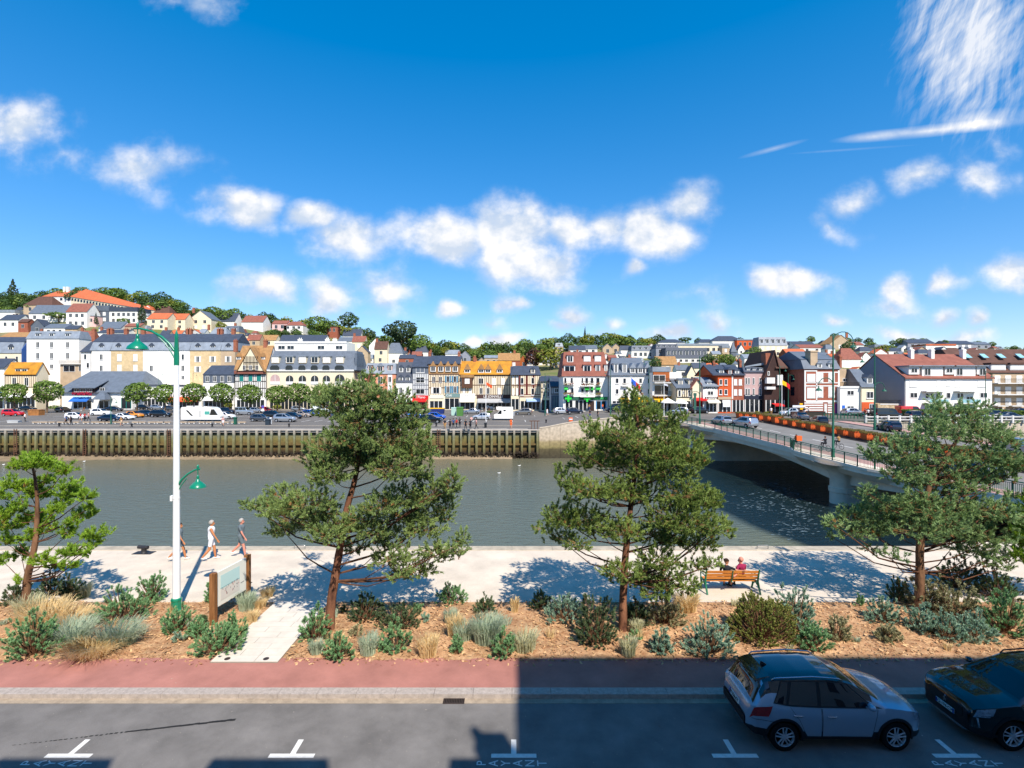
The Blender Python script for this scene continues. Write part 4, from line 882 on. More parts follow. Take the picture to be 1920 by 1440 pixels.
class CarShape:
    def __init__(s, zt, zb, zs, w, wr, wb, r, L): s.zt, s.zb, s.zs, s.w, s.wr, s.wb, s.r, s.L = zt, zb, zs, w, wr, wb, r, L
    def sec(s, x):
        zt, zb, zs, w, wr = [itp(t, x) for t in (s.zt, s.zb, s.zs, s.w, s.wr)]
        zb = min(zb, zt - .012); zr = max(zb + .006, zt - .055); h = zb - zs
        return [(w*.82, zs), (w*.955, zs+.035), (w*.985, zs+h*.3), (w, zs+h*.62), (w*.992, zs+h*.8), (w*.955, zb), ((w*.955+wr)/2+.012, (zb+zr)/2), (wr, zr), (wr*.86, zt-.02), (wr*.45, zt-.003), (0, zt)]
    def pt(s, x, v, side=1):
        q = s.sec(x); i = min(len(q) - 2, int(v)); f = v - i; y = q[i][0] + (q[i+1][0] - q[i][0]) * f; z = q[i][1] + (q[i+1][1] - q[i][1]) * f
        return Vector((x, y * side, z))
    def off(s, x, v, side, d):
        e = .004; p = s.pt(x, v, side); a = s.pt(x + e, v, side) - s.pt(x - e, v, side); b = s.pt(x, min(10, v + .02), side) - s.pt(x, max(0, v - .02), side)
        n = a.cross(b).normalized() * side; 
        if n.dot(Vector((0, side, .6))) < 0: n = -n
        return p + n * d
    def patch(s, mb, x0, x1, v0, v1, side, d, nx=8, nv=4, m=0):
        """x0, x1: (at v0, at v1) ends of the patch"""
        k = len(mb.v)
        for j in range(nv + 1):
            f = j / nv; v = v0 + (v1 - v0) * f; a = x0[0] + (x0[1] - x0[0]) * f; b = x1[0] + (x1[1] - x1[0]) * f
            for i in range(nx + 1): mb.v.append(tuple(s.off(a + (b - a) * i / nx, v, side, d)))
        for j in range(nv):
            for i in range(nx):
                q = k + j * (nx + 1) + i; f = (q, q + 1, q + nx + 2, q + nx + 1); mb.f.append(f if side < 0 else f[::-1]); mb.m.append(m)
    def line(s, mb, pts, side, r=.004, d=.004, m=0):
        out = []
        for (xa, va), (xb, vb) in zip(pts, pts[1:]):
            for k in range(6): out.append(s.off(xa + (xb - xa) * k / 6, va + (vb - va) * k / 6, side, d))
        out.append(s.off(*pts[-1], side, d)); mb.tube(out, r, 4, m)
    def body(s, mats, mfun, n=64, cut=True, arch=.0):
        xs = sorted(set([a for a, _ in s.zt] + [s.zt[0][0] + (s.zt[-1][0] - s.zt[0][0]) * i / n for i in range(n + 1)])); xs = [x for i, x in enumerate(xs) if i == 0 or x - xs[i-1] > .008 or x == s.zt[-1][0]]
        b = MB(); rings = []
        for x in xs:
            q = s.sec(x); ring = [(x, y, z) for y, z in q] + [(x, -y, z) for y, z in reversed(q[:-1])]
            rings.append(len(b.v)); b.v += ring
        m = len(ring)
        for i in range(len(xs) - 1):
            for j in range(m):
                j2 = (j + 1) % m; v = j if j < 10 else (m - 2 - j if j < m - 1 else -1)
                b.f.append((rings[i] + j, rings[i] + j2, rings[i+1] + j2, rings[i+1] + j)); b.m.append(mfun((xs[i] + xs[i+1]) / 2, v))
        b.f.append(tuple(rings[0] + j for j in reversed(range(m)))); b.m.append(mfun(xs[0], 99)); b.f.append(tuple(rings[-1] + j for j in range(m))); b.m.append(mfun(xs[-1], 99))
        o = b.build('body', mats, None)
        bmm = bmesh.new(); bmm.from_mesh(o.data); bmesh.ops.recalc_face_normals(bmm, faces=bmm.faces); bmm.to_mesh(o.data); bmm.free()
        if cut:
            c = MB()
            for x in (-s.wb / 2, s.wb / 2):
                for sd in (-1, 1): c.lathe([(s.r + .055 + arch, .56 if sd > 0 else -1.2), (s.r + .055 + arch, 1.2 if sd > 0 else -.56)], 28, (x, 0, s.r), 0, 'y')
            co = c.build('cut', M_black, None); bmm = bmesh.new(); bmm.from_mesh(co.data); bmesh.ops.recalc_face_normals(bmm, faces=bmm.faces); bmm.to_mesh(co.data); bmm.free()
            md = o.modifiers.new('b', 'BOOLEAN'); md.object = co; md.operation = 'DIFFERENCE'; md.solver = 'EXACT'; md.material_mode = 'TRANSFER'
            dg = bpy.context.evaluated_depsgraph_get(); me = bpy.data.meshes.new_from_object(o.evaluated_get(dg)); o.modifiers.clear(); o.data = me; me.name = 'body'; bpy.data.objects.remove(co)
        o.data.polygons.foreach_set('use_smooth', [True] * len(o.data.polygons)); o.data.set_sharp_from_angle(angle=R(32)); return o
def wheel(par, x, side, r, yw, spokes=5, fine=True, wd=.2):
    y = side * yw; t = thing('wheel', None, None, (0, 0, 0)); t.parent = par
    n = 32 if fine else 14; b = MB(); o = side
    b.lathe([(r*.62, -wd/2*o), (r*.9, -wd/2*o), (r, -wd*.38*o), (r, wd*.38*o), (r*.93, wd*.5*o), (r*.7, wd*.5*o), (r*.66, wd*.42*o), (r*.64, wd*.2*o)], n, (x, y, r), 0, 'y'); b.build('tyre', M_tyre, t, 40)
    b = MB(); b.lathe([(r*.69, wd*.43*o), (r*.66, wd*.49*o), (r*.62, wd*.4*o), (r*.6, wd*.05*o)], n, (x, y, r), 0, 'y', False)
    yo = y + o * wd * .40; 
    if fine:
        for k in range(spokes):
            for dd in (-.2, .2):
                a = 2 * math.pi * k / spokes + .3; ca, sa = math.cos(a), math.sin(a); a2 = a + dd; c2, s2 = math.cos(a2), math.sin(a2)
                p0 = (x + ca * r * .12 - sa * .02 * (1 if dd > 0 else -1), yo, r + sa * r * .12 + ca * .02 * (1 if dd > 0 else -1)); p1 = (x + c2 * r * .66, yo + o * .012, r + s2 * r * .66)
                b.tube([p0, p1], [.021, .015], 5)
        b.lathe([(r*.17, wd*.46*o), (r*.15, wd*.48*o), (.01, wd*.48*o)], 14, (x, y, r), 0, 'y')
    else:
        for k in range(5):
            a = 2 * math.pi * k / 5 + .3; b.tube([(x, yo, r), (x + math.cos(a) * r * .64, yo, r + math.sin(a) * r * .64)], [.05, .045], 4)
    b.build('rim', M_rim, t, 40)
    b = MB(); b.lathe([(r*.62, 0), (r*.62, .02*o)], n, (x, y + o*wd*.1, r), 0, 'y'); b.build('brake', M_seam, t)
    return t
def arch(par, s, m, wd=.055, x_list=None):
    for x in (-s.wb/2, s.wb/2):
        for sd in (-1, 1):
            b = MB(); k0 = len(b.v); N = 22
            for i in range(N + 1):
                a = math.pi * (i / N) * 1.16 - .08 * math.pi
                for rr in (s.r + .05, s.r + .05 + wd):
                    px_, pz_ = x + rr * math.cos(a), s.r + rr * math.sin(a); sec = s.sec(px_); y = 0
                    for (y0, z0), (y1, z1) in zip(sec[:6], sec[1:6]):
                        if z0 <= pz_ <= z1: y = y0 + (y1 - y0) * (pz_ - z0) / (z1 - z0 + 1e-9)
                    y = y or (sec[0][0] + .1 if pz_ < sec[0][1] else sec[5][0])
                    b.v.append((px_, sd * (y + .014), pz_)); b.v.append((px_, sd * (y - .05), pz_))
            for i in range(N):
                a = k0 + i * 4
                for q in ((a, a+2, a+6, a+4), (a+2, a+3, a+7, a+6), (a+1, a, a+4, a+5)): b.f.append(q); b.m.append(0)
            b.build('wheel_arch_trim', m, par, 40)
A_zt = [(-2.03,.70),(-2.01,.86),(-1.95,.97),(-1.88,1.03),(-1.74,1.27),(-1.62,1.44),(-1.5,1.485),(-1.2,1.515),(-.7,1.535),(-.2,1.53),(.15,1.495),(.42,1.42),(.75,1.235),(1.0,1.085),(1.08,1.045),(1.4,1.0),(1.7,.935),(1.88,.86),(1.98,.76),(2.05,.62)]
A_zb = [(-2.03,.66),(-1.95,.93),(-1.85,.985),(-1.5,1.05),(-1.1,.99),(-.5,.955),(.4,.935),(1.0,.95),(1.1,.96),(1.4,.915),(1.7,.85),(1.88,.77),(1.98,.69),(2.05,.56)]
A_zs = [(-2.03,.40),(-1.9,.31),(-1.5,.24),(1.4,.22),(1.85,.24),(1.98,.28),(2.05,.36)]
A_w = [(-2.03,.60),(-1.98,.71),(-1.88,.79),(-1.6,.855),(-1.2,.878),(0,.865),(1.2,.878),(1.55,.85),(1.8,.775),(1.92,.69),(2.0,.59),(2.05,.46)]
A_wr = [(-2.03,.56),(-1.95,.66),(-1.85,.66),(-1.62,.585),(-1.2,.605),(0,.625),(.42,.605),(1.0,.735),(1.1,.76),(1.5,.71),(1.8,.62),(1.95,.52),(2.05,.40)]
def near_car(kind):
    if kind == 'silver':
        s = CarShape(A_zt, A_zb, A_zs, A_w, A_wr, 2.52, .325, 4.1); pm = P_silver
        t = thing('parked_car', 'silver crossover with black roof parked at the kerb', 'car')
        def mf(x, v):
            if v == 99: return 1 if x < 0 else 0
            if v in (0, -1): return 1
            if v == 1 and -1.72 < x < 1.75: return 1
            if v in (0, 1) : return 1
            if v >= 7 and -1.62 < x < .45: return 2
            if v == 6 and -1.75 < x < .8: return 2
            return 0
    else:
        f = 1.05
        zt = [(-2.08,.75),(-2.05,.95),(-1.95,1.08),(-1.85,1.22),(-1.7,1.42),(-1.5,1.5),(-1.0,1.555),(-.3,1.56),(.15,1.52),(.45,1.43),(.8,1.25),(1.06,1.13),(1.14,1.10),(1.5,1.06),(1.8,1.0),(1.98,.94),(2.06,.87),(2.10,.78)]
        zb = [(-2.08,.7),(-1.95,1.0),(-1.5,1.05),(-.5,1.0),(.45,.985),(1.1,1.0),(1.2,1.01),(1.5,.975),(1.8,.93),(1.98,.87),(2.06,.80),(2.10,.72)]
        zs = [(-2.08,.42),(-1.9,.32),(-1.5,.25),(1.4,.23),(1.85,.23),(2.0,.26),(2.10,.30)]
        w = [(-2.08,.62),(-1.98,.76),(-1.8,.84),(-1.3,.885),(0,.875),(1.3,.89),(1.6,.875),(1.85,.825),(2.0,.74),(2.06,.68),(2.10,.60)]
        wr = [(-2.08,.58),(-1.9,.68),(-1.65,.6),(-1.2,.615),(0,.64),(.45,.615),(1.06,.75),(1.2,.79),(1.5,.77),(1.8,.72),(2.0,.63),(2.10,.52)]
        s = CarShape(zt, zb, zs, w, wr, 2.6, .345, 4.2); pm = P_blackc
        t = thing('parked_car', 'glossy black crossover facing left at the right edge', 'car')
        def mf(x, v): return 1 if v in (-1, 0, 1) or v == 99 else 0
    o = s.body([pm, M_black, paint('roof_black', '#0d1014', 0, .14)], mf, arch=.0); o.parent = t
    for sd in (-1, 1):
        for x in (-s.wb/2, s.wb/2): wheel(t, x, sd, s.r, .885 - .115)
        k = 1 if kind == 'silver' else 1.03
        for x0, x1, nm in (((-.42*k, -.36*k), (.93*k, .26*k), 'f'), ((-1.16*k, -1.0*k), (-.5*k, -.44*k), 'r'), ((-1.47*k, -1.22*k), (-1.22*k, -1.08*k), 'q')):
            b = MB(); s.patch(b, x0, x1, 5.16, 6.86, sd, .006, 8, 4); b.build('window', M_cglass, t, True)
        b = MB(); s.patch(b, (-1.5*k, -1.24*k), (.97*k, .30*k), 5.06, 6.95, sd, .0025, 14, 4); b.build('pillar_trim', M_black, t, True)
        b = MB(); s.line(b, [(-1.5*k, 5.08), (-1.2*k, 5.05), (-.4*k, 5.05), (.95*k, 5.08)], sd, .007, .006); b.build('window_trim', M_chrome if kind == 'silver' else M_black, t)
        for x0, x1, hx in (((-1.12*k, -1.12*k), (-.42*k, -.42*k), -.96*k), ((-.40*k, -.40*k), (.72*k, .86*k), -.2*k)):
            lo = (x0[0] + (.38 if x0[0] < -1 else 0), x0[1]); b = MB(); s.patch(b, lo, x1, 1.35, 4.95, sd, .003, 10, 8); d = b.build('door', pm, t, 60)
            b = MB(); s.line(b, [(lo[0], 1.35), (lo[1], 4.95)], sd, .0045, .003); s.line(b, [(x1[0], 1.35), (x1[1], 4.95)], sd, .0045, .003); s.line(b, [(lo[0], 1.35), (x1[0], 1.35)], sd, .0045, .003); b.build('seam', M_seam, d)
            b = MB(); p = s.off(hx, 3.9, sd, .03); b.tube([s.off(hx - .1, 3.9, sd, .012), s.off(hx - .07, 3.9, sd, .032), s.off(hx + .07, 3.9, sd, .032), s.off(hx + .1, 3.9, sd, .012)], [.012, .016, .016, .012], 6); b.build('handle', M_chrome if kind == 'silver' else pm, d, 60)
        mx = .62 if kind == 'silver' else .66; p = s.pt(mx, 5.2, sd)
        b = MB(); b.ball((p.x + .02, p.y + sd * .13, p.z + .08), (.07, .115, .075), 12, 8); b.tube([p, (p.x + .02, p.y + sd * .1, p.z + .04)], [.03, .025], 6); b.build('mirror', pm if kind != 'silver' else P_silver, t, True)
        b = MB(); q = [s.off(x, 7.35, sd, d) for x, d in ((-1.42, .0), (-1.34, .045), (-.5, .06), (.1, .05), (.22, .0))]; b.tube(q, [.014, .017, .017, .017, .012], 8); b.build('roof_rail', M_chrome if kind == 'silver' else M_black, t, True)
        # lamps
        b = MB()
        if kind == 'silver': s.patch(b, (1.72, 1.66), (1.97, 1.88), 3.6, 5.0, sd, .008, 6, 4)
        else: s.patch(b, (1.74, 1.66), (2.045, 1.99), 3.9, 4.9, sd, .008, 6, 4)
        b.build('headlight', M_lampg, t, True)
        if kind != 'silver':
            b = MB(); b.tube([s.off(2.0, 3.5, sd, .012), s.off(1.97, 2.2, sd, .012)], .02, 6); s.line(b, [(1.80, 3.75), (2.05, 3.75)], sd, .01, .01); b.build('fang_lamp', M_lampg, t, True)
        b = MB()
        if kind == 'silver': s.patch(b, (-1.985, -1.9), (-1.62, -1.52), 3.35, 4.75, sd, .010, 6, 4)
        else: s.patch(b, (-2.03, -1.98), (-1.72, -1.66), 3.9, 4.9, sd, .008, 6, 4)
        b.build('tail_light', M_tail, t, True)
    for (x0, x1, nm) in (((.50, .98, 'windscreen'), (-1.86, -1.64, 'rear_window')) if kind == 'silver' else ((.52, 1.06, 'windscreen'), (-1.88, -1.70, 'rear_window'))):
        b = MB()
        for sd in (-1, 1): s.patch(b, (x0 + (.05 if x0 > 0 else -.03), x0), (x1 - .03, x1), 7.15, 10, sd, .006, 8, 6)
        b.build(nm, M_cglass, t, True)
    arch(t, s, M_black)
    if kind == 'silver':
        b = MB()  # spoiler
        b.hexa([(-1.72, -.5, 1.37), (-1.5, -.53, 1.43), (-1.5, .53, 1.43), (-1.72, .5, 1.37)], [(-1.75, -.47, 1.42), (-1.42, -.5, 1.503), (-1.42, .5, 1.503), (-1.75, .47, 1.42)]); b.build('spoiler', MATS['paint_roof_black'], t)
        b = MB(); b.hexa([(-1.4, -.03, 1.5), (-1.25, -.03, 1.505), (-1.25, .03, 1.505), (-1.4, .03, 1.5)], [(-1.39, -.008, 1.575), (-1.36, -.008, 1.575), (-1.36, .008, 1.575), (-1.39, .008, 1.575)]); b.tube([(-1.37, 0, 1.56), (-1.52, 0, 1.68)], .004, 4); b.build('antenna', M_black, t)
        b = MB()
        for y in (-.36, -.12, .12, .36): b.box(-1.4, .2, y - .012, y + .012, 1.45, 1.5)
        b = MB(); b.hexa([(-2.045, -.26, .70), (-2.03, -.26, .70), (-2.03, .26, .70), (-2.045, .26, .70)], [(-2.025, -.26, .81), (-2.01, -.26, .81), (-2.01, .26, .81), (-2.025, .26, .81)]); pl = b.build('number_plate', M_plate, t)
        Rm = Euler((R(78), 0, R(-90))).to_matrix().to_4x4(); text_obj('FP-326-KY', 'plate_text', M_ptxt, (-2.041, 0, .754), .105, Rm, pl, .003)
        b = MB(); b.hexa([(-2.046, .20, .70), (-2.031, .20, .70), (-2.031, .262, .70), (-2.046, .262, .70)], [(-2.026, .20, .812), (-2.011, .20, .812), (-2.011, .262, .812), (-2.026, .262, .812)]); b.build('plate_band', M_pblue, pl)
        b = MB(); b.box(-2.05, -2.0, -.5, .5, .40, .46); b.build('skid_trim', M_chrome, t)
        b = MB(); b.box(-2.055, -1.99, -.58, .58, .46, .63); b.build('bumper_trim', M_black, t)
        b = MB(); s.line(b, [(-1.95, 2.9), (-1.5, 2.75)], 1, .004, .004); s.line(b, [(-1.95, 2.9), (-1.5, 2.75)], -1, .004, .004); b.build('seam', M_seam, t)
    else:
        xf = 2.10
        b = MB(); b.box(xf - .02, xf + .012, -.46, .46, .56, .76); b.build('grille', mat('grille_mesh', '#1d1e22', .35, .5, 60, .6), t)
        b = MB(); b.box(xf + .012, xf + .026, -.26, .26, .47, .575); pl = b.build('number_plate', M_plate, t)
        b = MB(); b.box(xf + .026, xf + .0275, .215, .26, .472, .573); b.box(xf + .026, xf + .0275, -.26, -.215, .472, .573); b.build('plate_band', M_pblue, pl)
        text_obj('FQ-194-CW', 'plate_text', M_ptxt, (xf + .027, 0, .522), .098, Euler((R(90), 0, R(90))).to_matrix().to_4x4(), pl, .002)
        b = MB(); e = [(0, .085), (.03, .06), (.02, .02), (.05, -.02), (.035, -.06), (.01, -.03), (-.01, -.065), (-.04, -.06), (-.02, -.01), (-.05, .01), (-.03, .03), (-.01, .04)]
        b.hexa([(xf + .013, y, .69 + z) for y, z in e], [(xf + .03, y, .69 + z) for y, z in e]); b.build('emblem', M_chrome, t)
        text_obj('PEUGEOT', 'bonnet_lettering', M_chrome, (2.03, 0, .915), .05, Euler((R(35), 0, R(90))).to_matrix().to_4x4(), t, .003)
        b = MB(); b.hexa([(xf - .06, -.56, .27), (xf + .02, -.5, .27), (xf + .02, .5, .27), (xf - .06, .56, .27)], [(xf - .06, -.58, .315), (xf + .012, -.52, .315), (xf + .012, .52, .315), (xf - .06, .58, .315)]); b.build('lower_lip', M_chrome, t)
        for sd in (-1, 1): b = MB(); s.patch(b, (1.5, 1.5), (2.0, 2.0), 1.2, 1.5, sd, .01, 6, 2); b.build('corner_trim', M_black, t)
    return t
sc_ = near_car('silver'); sc_.location = (7.42, 12.42, 0)
bc_ = near_car('black'); bc_.location = (12.62, 12.42, 0); bc_.rotation_euler = (0, 0, math.pi)

# ---- the small cars across the river
FT = {}
def far_proto(kind):
    if kind == 'hatch': zt = [(-1.95,.75),(-1.9,1.0),(-1.6,1.38),(-1.2,1.46),(-.4,1.5),(.1,1.47),(.9,1.0),(1.5,.9),(1.85,.75),(1.95,.5)]; k = 1.0
    elif kind == 'suv': zt = [(-2.2,.8),(-2.15,1.05),(-1.9,1.5),(-1.5,1.64),(-.4,1.68),(.1,1.64),(.95,1.13),(1.7,1.02),(2.1,.88),(2.2,.6)]; k = 1.08
    elif kind == 'sedan': zt = [(-2.2,.75),(-2.15,.95),(-1.5,1.08),(-1.2,1.2),(-.7,1.41),(-.1,1.44),(.2,1.4),(1.0,.97),(1.7,.88),(2.1,.74),(2.2,.5)]; k = 1.06
    elif kind == 'van': zt = [(-2.4,.9),(-2.38,1.85),(-2.3,1.93),(-.5,1.95),(.6,1.93),(.9,1.85),(1.5,1.2),(2.1,1.0),(2.35,.8),(2.4,.5)]; k = 1.1
    else: zt = [(-2.2,.9),(-2.18,1.85),(-2.1,1.92),(-.5,1.95),(.35,1.93),(.75,1.30),(.85,1.2),(1.9,1.12),(2.15,1.0),(2.2,.6)]; k = 1.06
    x0, x1 = zt[0][0], zt[-1][0]; H = max(z for _, z in zt)
    zb = [(x0, .7), (x0 + .1, .62 * H), (.2, .60 * H), (x1 - 1.0, .58 * H), (x1 - .3, .5 * H), (x1, .45)]
    zb = [(x, min(z, lerp_tab(zt, x) - .03)) for x, z in zb]
    zs = [(x0, .4), (x0 + .3, .26), (x1 - .3, .24), (x1, .38)]; w = [(x0, .62*k), (x0 + .2, .8*k), (x0 + .8, .86*k), (x1 - .8, .86*k), (x1 - .25, .74*k), (x1, .5*k)]
    boxy = kind in ('van', 'jeep'); g = .78 if boxy else .63; wr = [(x0, .58*k), (x0 + .1, .74*k if boxy else .66*k), (x0 + .5, g*k), (.2, g*k), (1.1, .74*k), (x1 - .3, .62*k), (x1, .4)]
    s = CarShape(zt, zb, zs, w, wr, (x1 - x0) * .62, .32 if not boxy else .36, x1 - x0)
    t = thing('parked_car', 'x', 'car'); o = s.body([paint('far', '#888888'), M_black], lambda x, v: 1 if v in (-1, 0) else 0, n=22); o.parent = t
    b = MB(); a = [x for x, z in zt if z > .93 * H]; r0, r1 = a[0], a[-1]; fx = [x for x, z in zt if z < .72 * H and x > 0][0]
    for sd in (-1, 1):
        if boxy:
            s.patch(b, (-.1, -.1), (fx - .25, r1 + .02), 5.2, 6.8, sd, .02, 4, 2)
            if kind == 'jeep': s.patch(b, (-1.1, -1.1), (-.2, -.2), 5.2, 6.8, sd, .02, 4, 2); s.patch(b, (-2.0, -2.0), (-1.2, -1.2), 5.2, 6.8, sd, .02, 4, 2)
        else: s.patch(b, (r0 - .05, r0 + .1), (-.28, -.28), 5.2, 6.8, sd, .02, 4, 2); s.patch(b, (-.2, -.2), (fx - .15, r1), 5.2, 6.8, sd, .02, 4, 2)
        s.patch(b, (r1 + .08, r1 + .04), (fx - .03, fx - .02), 7.2, 10, sd, .02, 4, 3)
        if not boxy: rb = [x for x, z in zt if z > .66 * H][0]; s.patch(b, (rb - .0, rb), (r0 - .05, r0 - .03), 7.2, 10, sd, .02, 3, 3)
    b.build('windows', M_cglass, t, True)
    for sd in (-1, 1):
        for x in (-s.wb/2, s.wb/2): wheel(t, x, sd, s.r, .86 * k - .1, fine=False)
        b = MB(); s.patch(b, (x1 - .28, x1 - .3), (x1 - .08, x1 - .12), 3.4, 4.8, sd, .02, 2, 2); b.build('headlight', M_lampg, t, True)
        b = MB(); s.patch(b, (x0 + .04, x0 + .06), (x0 + .25, x0 + .22), 3.4, 4.8, sd, .02, 2, 2); b.build('tail_light', M_tail, t, True)
    return t
FC = {'white': paint('white', '#e4e5e6'), 'red': paint('red', '#c0121c'), 'navy': paint('navy', '#141d31', .2), 'dark': paint('dark', '#16181d', .2), 'black': P_blackc, 'grey': paint('grey', '#4d5259', .5), 'silver': paint('silver', '#a8adb3', .6), 'orange': paint('orange', '#d98a1c'), 'blue': paint('bright_blue', '#1650b8'), 'cyan': paint('azure', '#1b7fd6'), 'beige': paint('beige', '#c0ab98', .5), 'pewter': paint('pewter', '#8a857c', .6), 'lgrey': paint('light_grey', '#c4c9ce', .4)}
FUSED = set()
def far_car(px, py, kind, col, rz, label, z=None, group='cars parked across the river'):
    if z is None:
        z = ZQ
        for _ in range(4): g = G(px, py, z); z = zbank(g.x, g.y)
    g = G(px, py, z + .01)
    if kind not in FT: FT[kind] = far_proto(kind); KIDS[kind] = None
    if kind not in FUSED:
        FUSED.add(kind); r = FT[kind]; r.location = g; r.rotation_euler = (0, 0, R(rz)); r['label'] = label; r['group'] = group
        for ch in kids(r):
            if ch.name.startswith('body'): ch.material_slots[0].link = 'OBJECT'; ch.material_slots[0].material = FC[col]
    else:
        r = dup(FT[kind], g, R(rz), label, group, recol={'paint_far': FC[col]})
        for ch in kids(r):
            if ch.name.startswith('body'): ch.material_slots[0].link = 'OBJECT'; ch.material_slots[0].material = FC[col]
    return r
CARS = [
 (25,780,'suv','red',0,'red car parked at the far left beside the wooden planter'),(52,770,'sedan','dark',0,'dark car tucked behind the red car'),(120,773,'hatch','dark',90,'dark car parked nose in at the market front'),
 (143,786,'hatch','white',8,'white hatchback in front of the blue awning'),(190,779,'suv','white',0,'white car behind the dark blue sedan'),(214,771,'sedan','navy',0,'dark car under the market roof edge'),
 (207,790,'sedan','navy',0,'dark blue sedan nearest the quay on the left'),(232,787,'sedan','white',-8,'white sedan between the dark blue and orange cars'),(253,783,'hatch','orange',-12,'orange car in the far car park'),
 (274,781,'hatch','navy',-20,'dark blue car right of the orange one'),(302,782,'suv','dark',0,'black car left of the lamp post'),(250,767,'hatch','lgrey',-5,'pale car under the third clipped tree'),(272,768,'hatch','dark',-5,'dark car under the third clipped tree'),(296,768,'hatch','silver',0,'pale grey car under the fourth clipped tree'),(320,770,'hatch','grey',0,'grey car behind the lamp post'),
 (424,785,'hatch','white',-6,'white car just in front of the motorhome'),(425,776,'suv','navy',-10,'dark blue car beyond the motorhome cab'),(460,778,'jeep','silver',0,'boxy silver off-roader with a roof box'),(482,774,'hatch','silver',-5,'silver hatchback behind the boxy off-roader'),(500,773,'hatch','red',0,'small red car behind the parking sign'),
 (489,790,'hatch','grey',0,'dark grey hatchback left of the bin'),(513,784,'suv','dark',-5,'dark car partly behind the bin'),(535,791,'suv','silver',0,'silver blue estate nearest the quay right of the bin'),(548,785,'sedan','navy',-12,'dark blue car overlapping the silver estate'),(568,782,'sedan','beige',-14,'beige car right of the silver estate'),(582,780,'hatch','blue',-14,'blue car right of the beige one'),(594,777,'hatch','white',-14,'white car left of the white van'),(604,775,'van','white',-8,'plain white van beside the leaning pine'),
 (640,786,'suv','grey',0,'grey car seen through the leaning pine'),(560,771,'hatch','silver',0,'silver car under the last clipped tree'),(778,783,'hatch','cyan',-10,'bright azure hatchback behind the leaning pine crown'),(819,786,'hatch','blue',-10,'royal blue car beside the recycling bins'),(808,793,'suv','black',0,'black car in front of the blue ones'),
 (808,762,'hatch','white',12,'white car passing the red restaurant'),(772,764,'hatch','white',0,'white car half hidden by the leaning pine top'),(885,776,'sedan','silver',180,'silver convertible right of the green bin'),(890,767,'hatch','navy',10,'dark blue car on the street by the grey awning'),(903,787,'hatch','lgrey',180,'pale grey hatchback left of the white camper'),(923,768,'hatch','white',15,'white car under the flag'),
 (981,778,'suv','pewter',180,'pewter car right of the white camper'),(963,768,'hatch','silver',0,'silver car on the street beyond the camper'),(1028,768,'hatch','white',8,'white car in front of the narrow slate house'),(1053,776,'hatch','lgrey',10,'pale car with dark glass left of the chemist'),(1077,776,'hatch','navy',5,'dark car in front of the chemist'),(1096,767,'sedan','dark',0,'black car at the chemist pavement'),(1156,773,'van','navy',180,'dark blue pickup van right of the chemist'),
 (1272,777,'hatch','silver',170,'silver blue car below the white parasols'),(1312,775,'hatch','dark',0,'dark car behind the green lamp post on the bridge end'),(1396,770,'suv','grey',0,'grey car behind the blue direction signs'),(1424,771,'hatch','white',0,'white car left of the no entry sign'),(1478,779,'hatch','lgrey',200,'pale car in the gap by the Belgian flag'),(1600,779,'hatch','silver',0,'silver car by the blue door'),(1631,781,'hatch','navy',180,'dark car by the narrow orange house'),
 (1662,786,'van','dark',0,'dark people carrier by the stone garage'),(1706,780,'van','red',0,'red van behind the white balustrade'),(1722,786,'hatch','black',0,'black car in front of the red van'),(1785,786,'hatch','white',0,'white car behind the balustrade left'),(1832,787,'hatch','lgrey',0,'pale car behind the balustrade centre'),(1866,784,'hatch','navy',0,'dark blue car behind the balustrade'),(1892,788,'sedan','grey',0,'grey car at the right end of the balustrade'),(1912,778,'sedan','navy',0,'navy car at the far right by the hedge')]
for c_ in CARS: far_car(*c_)
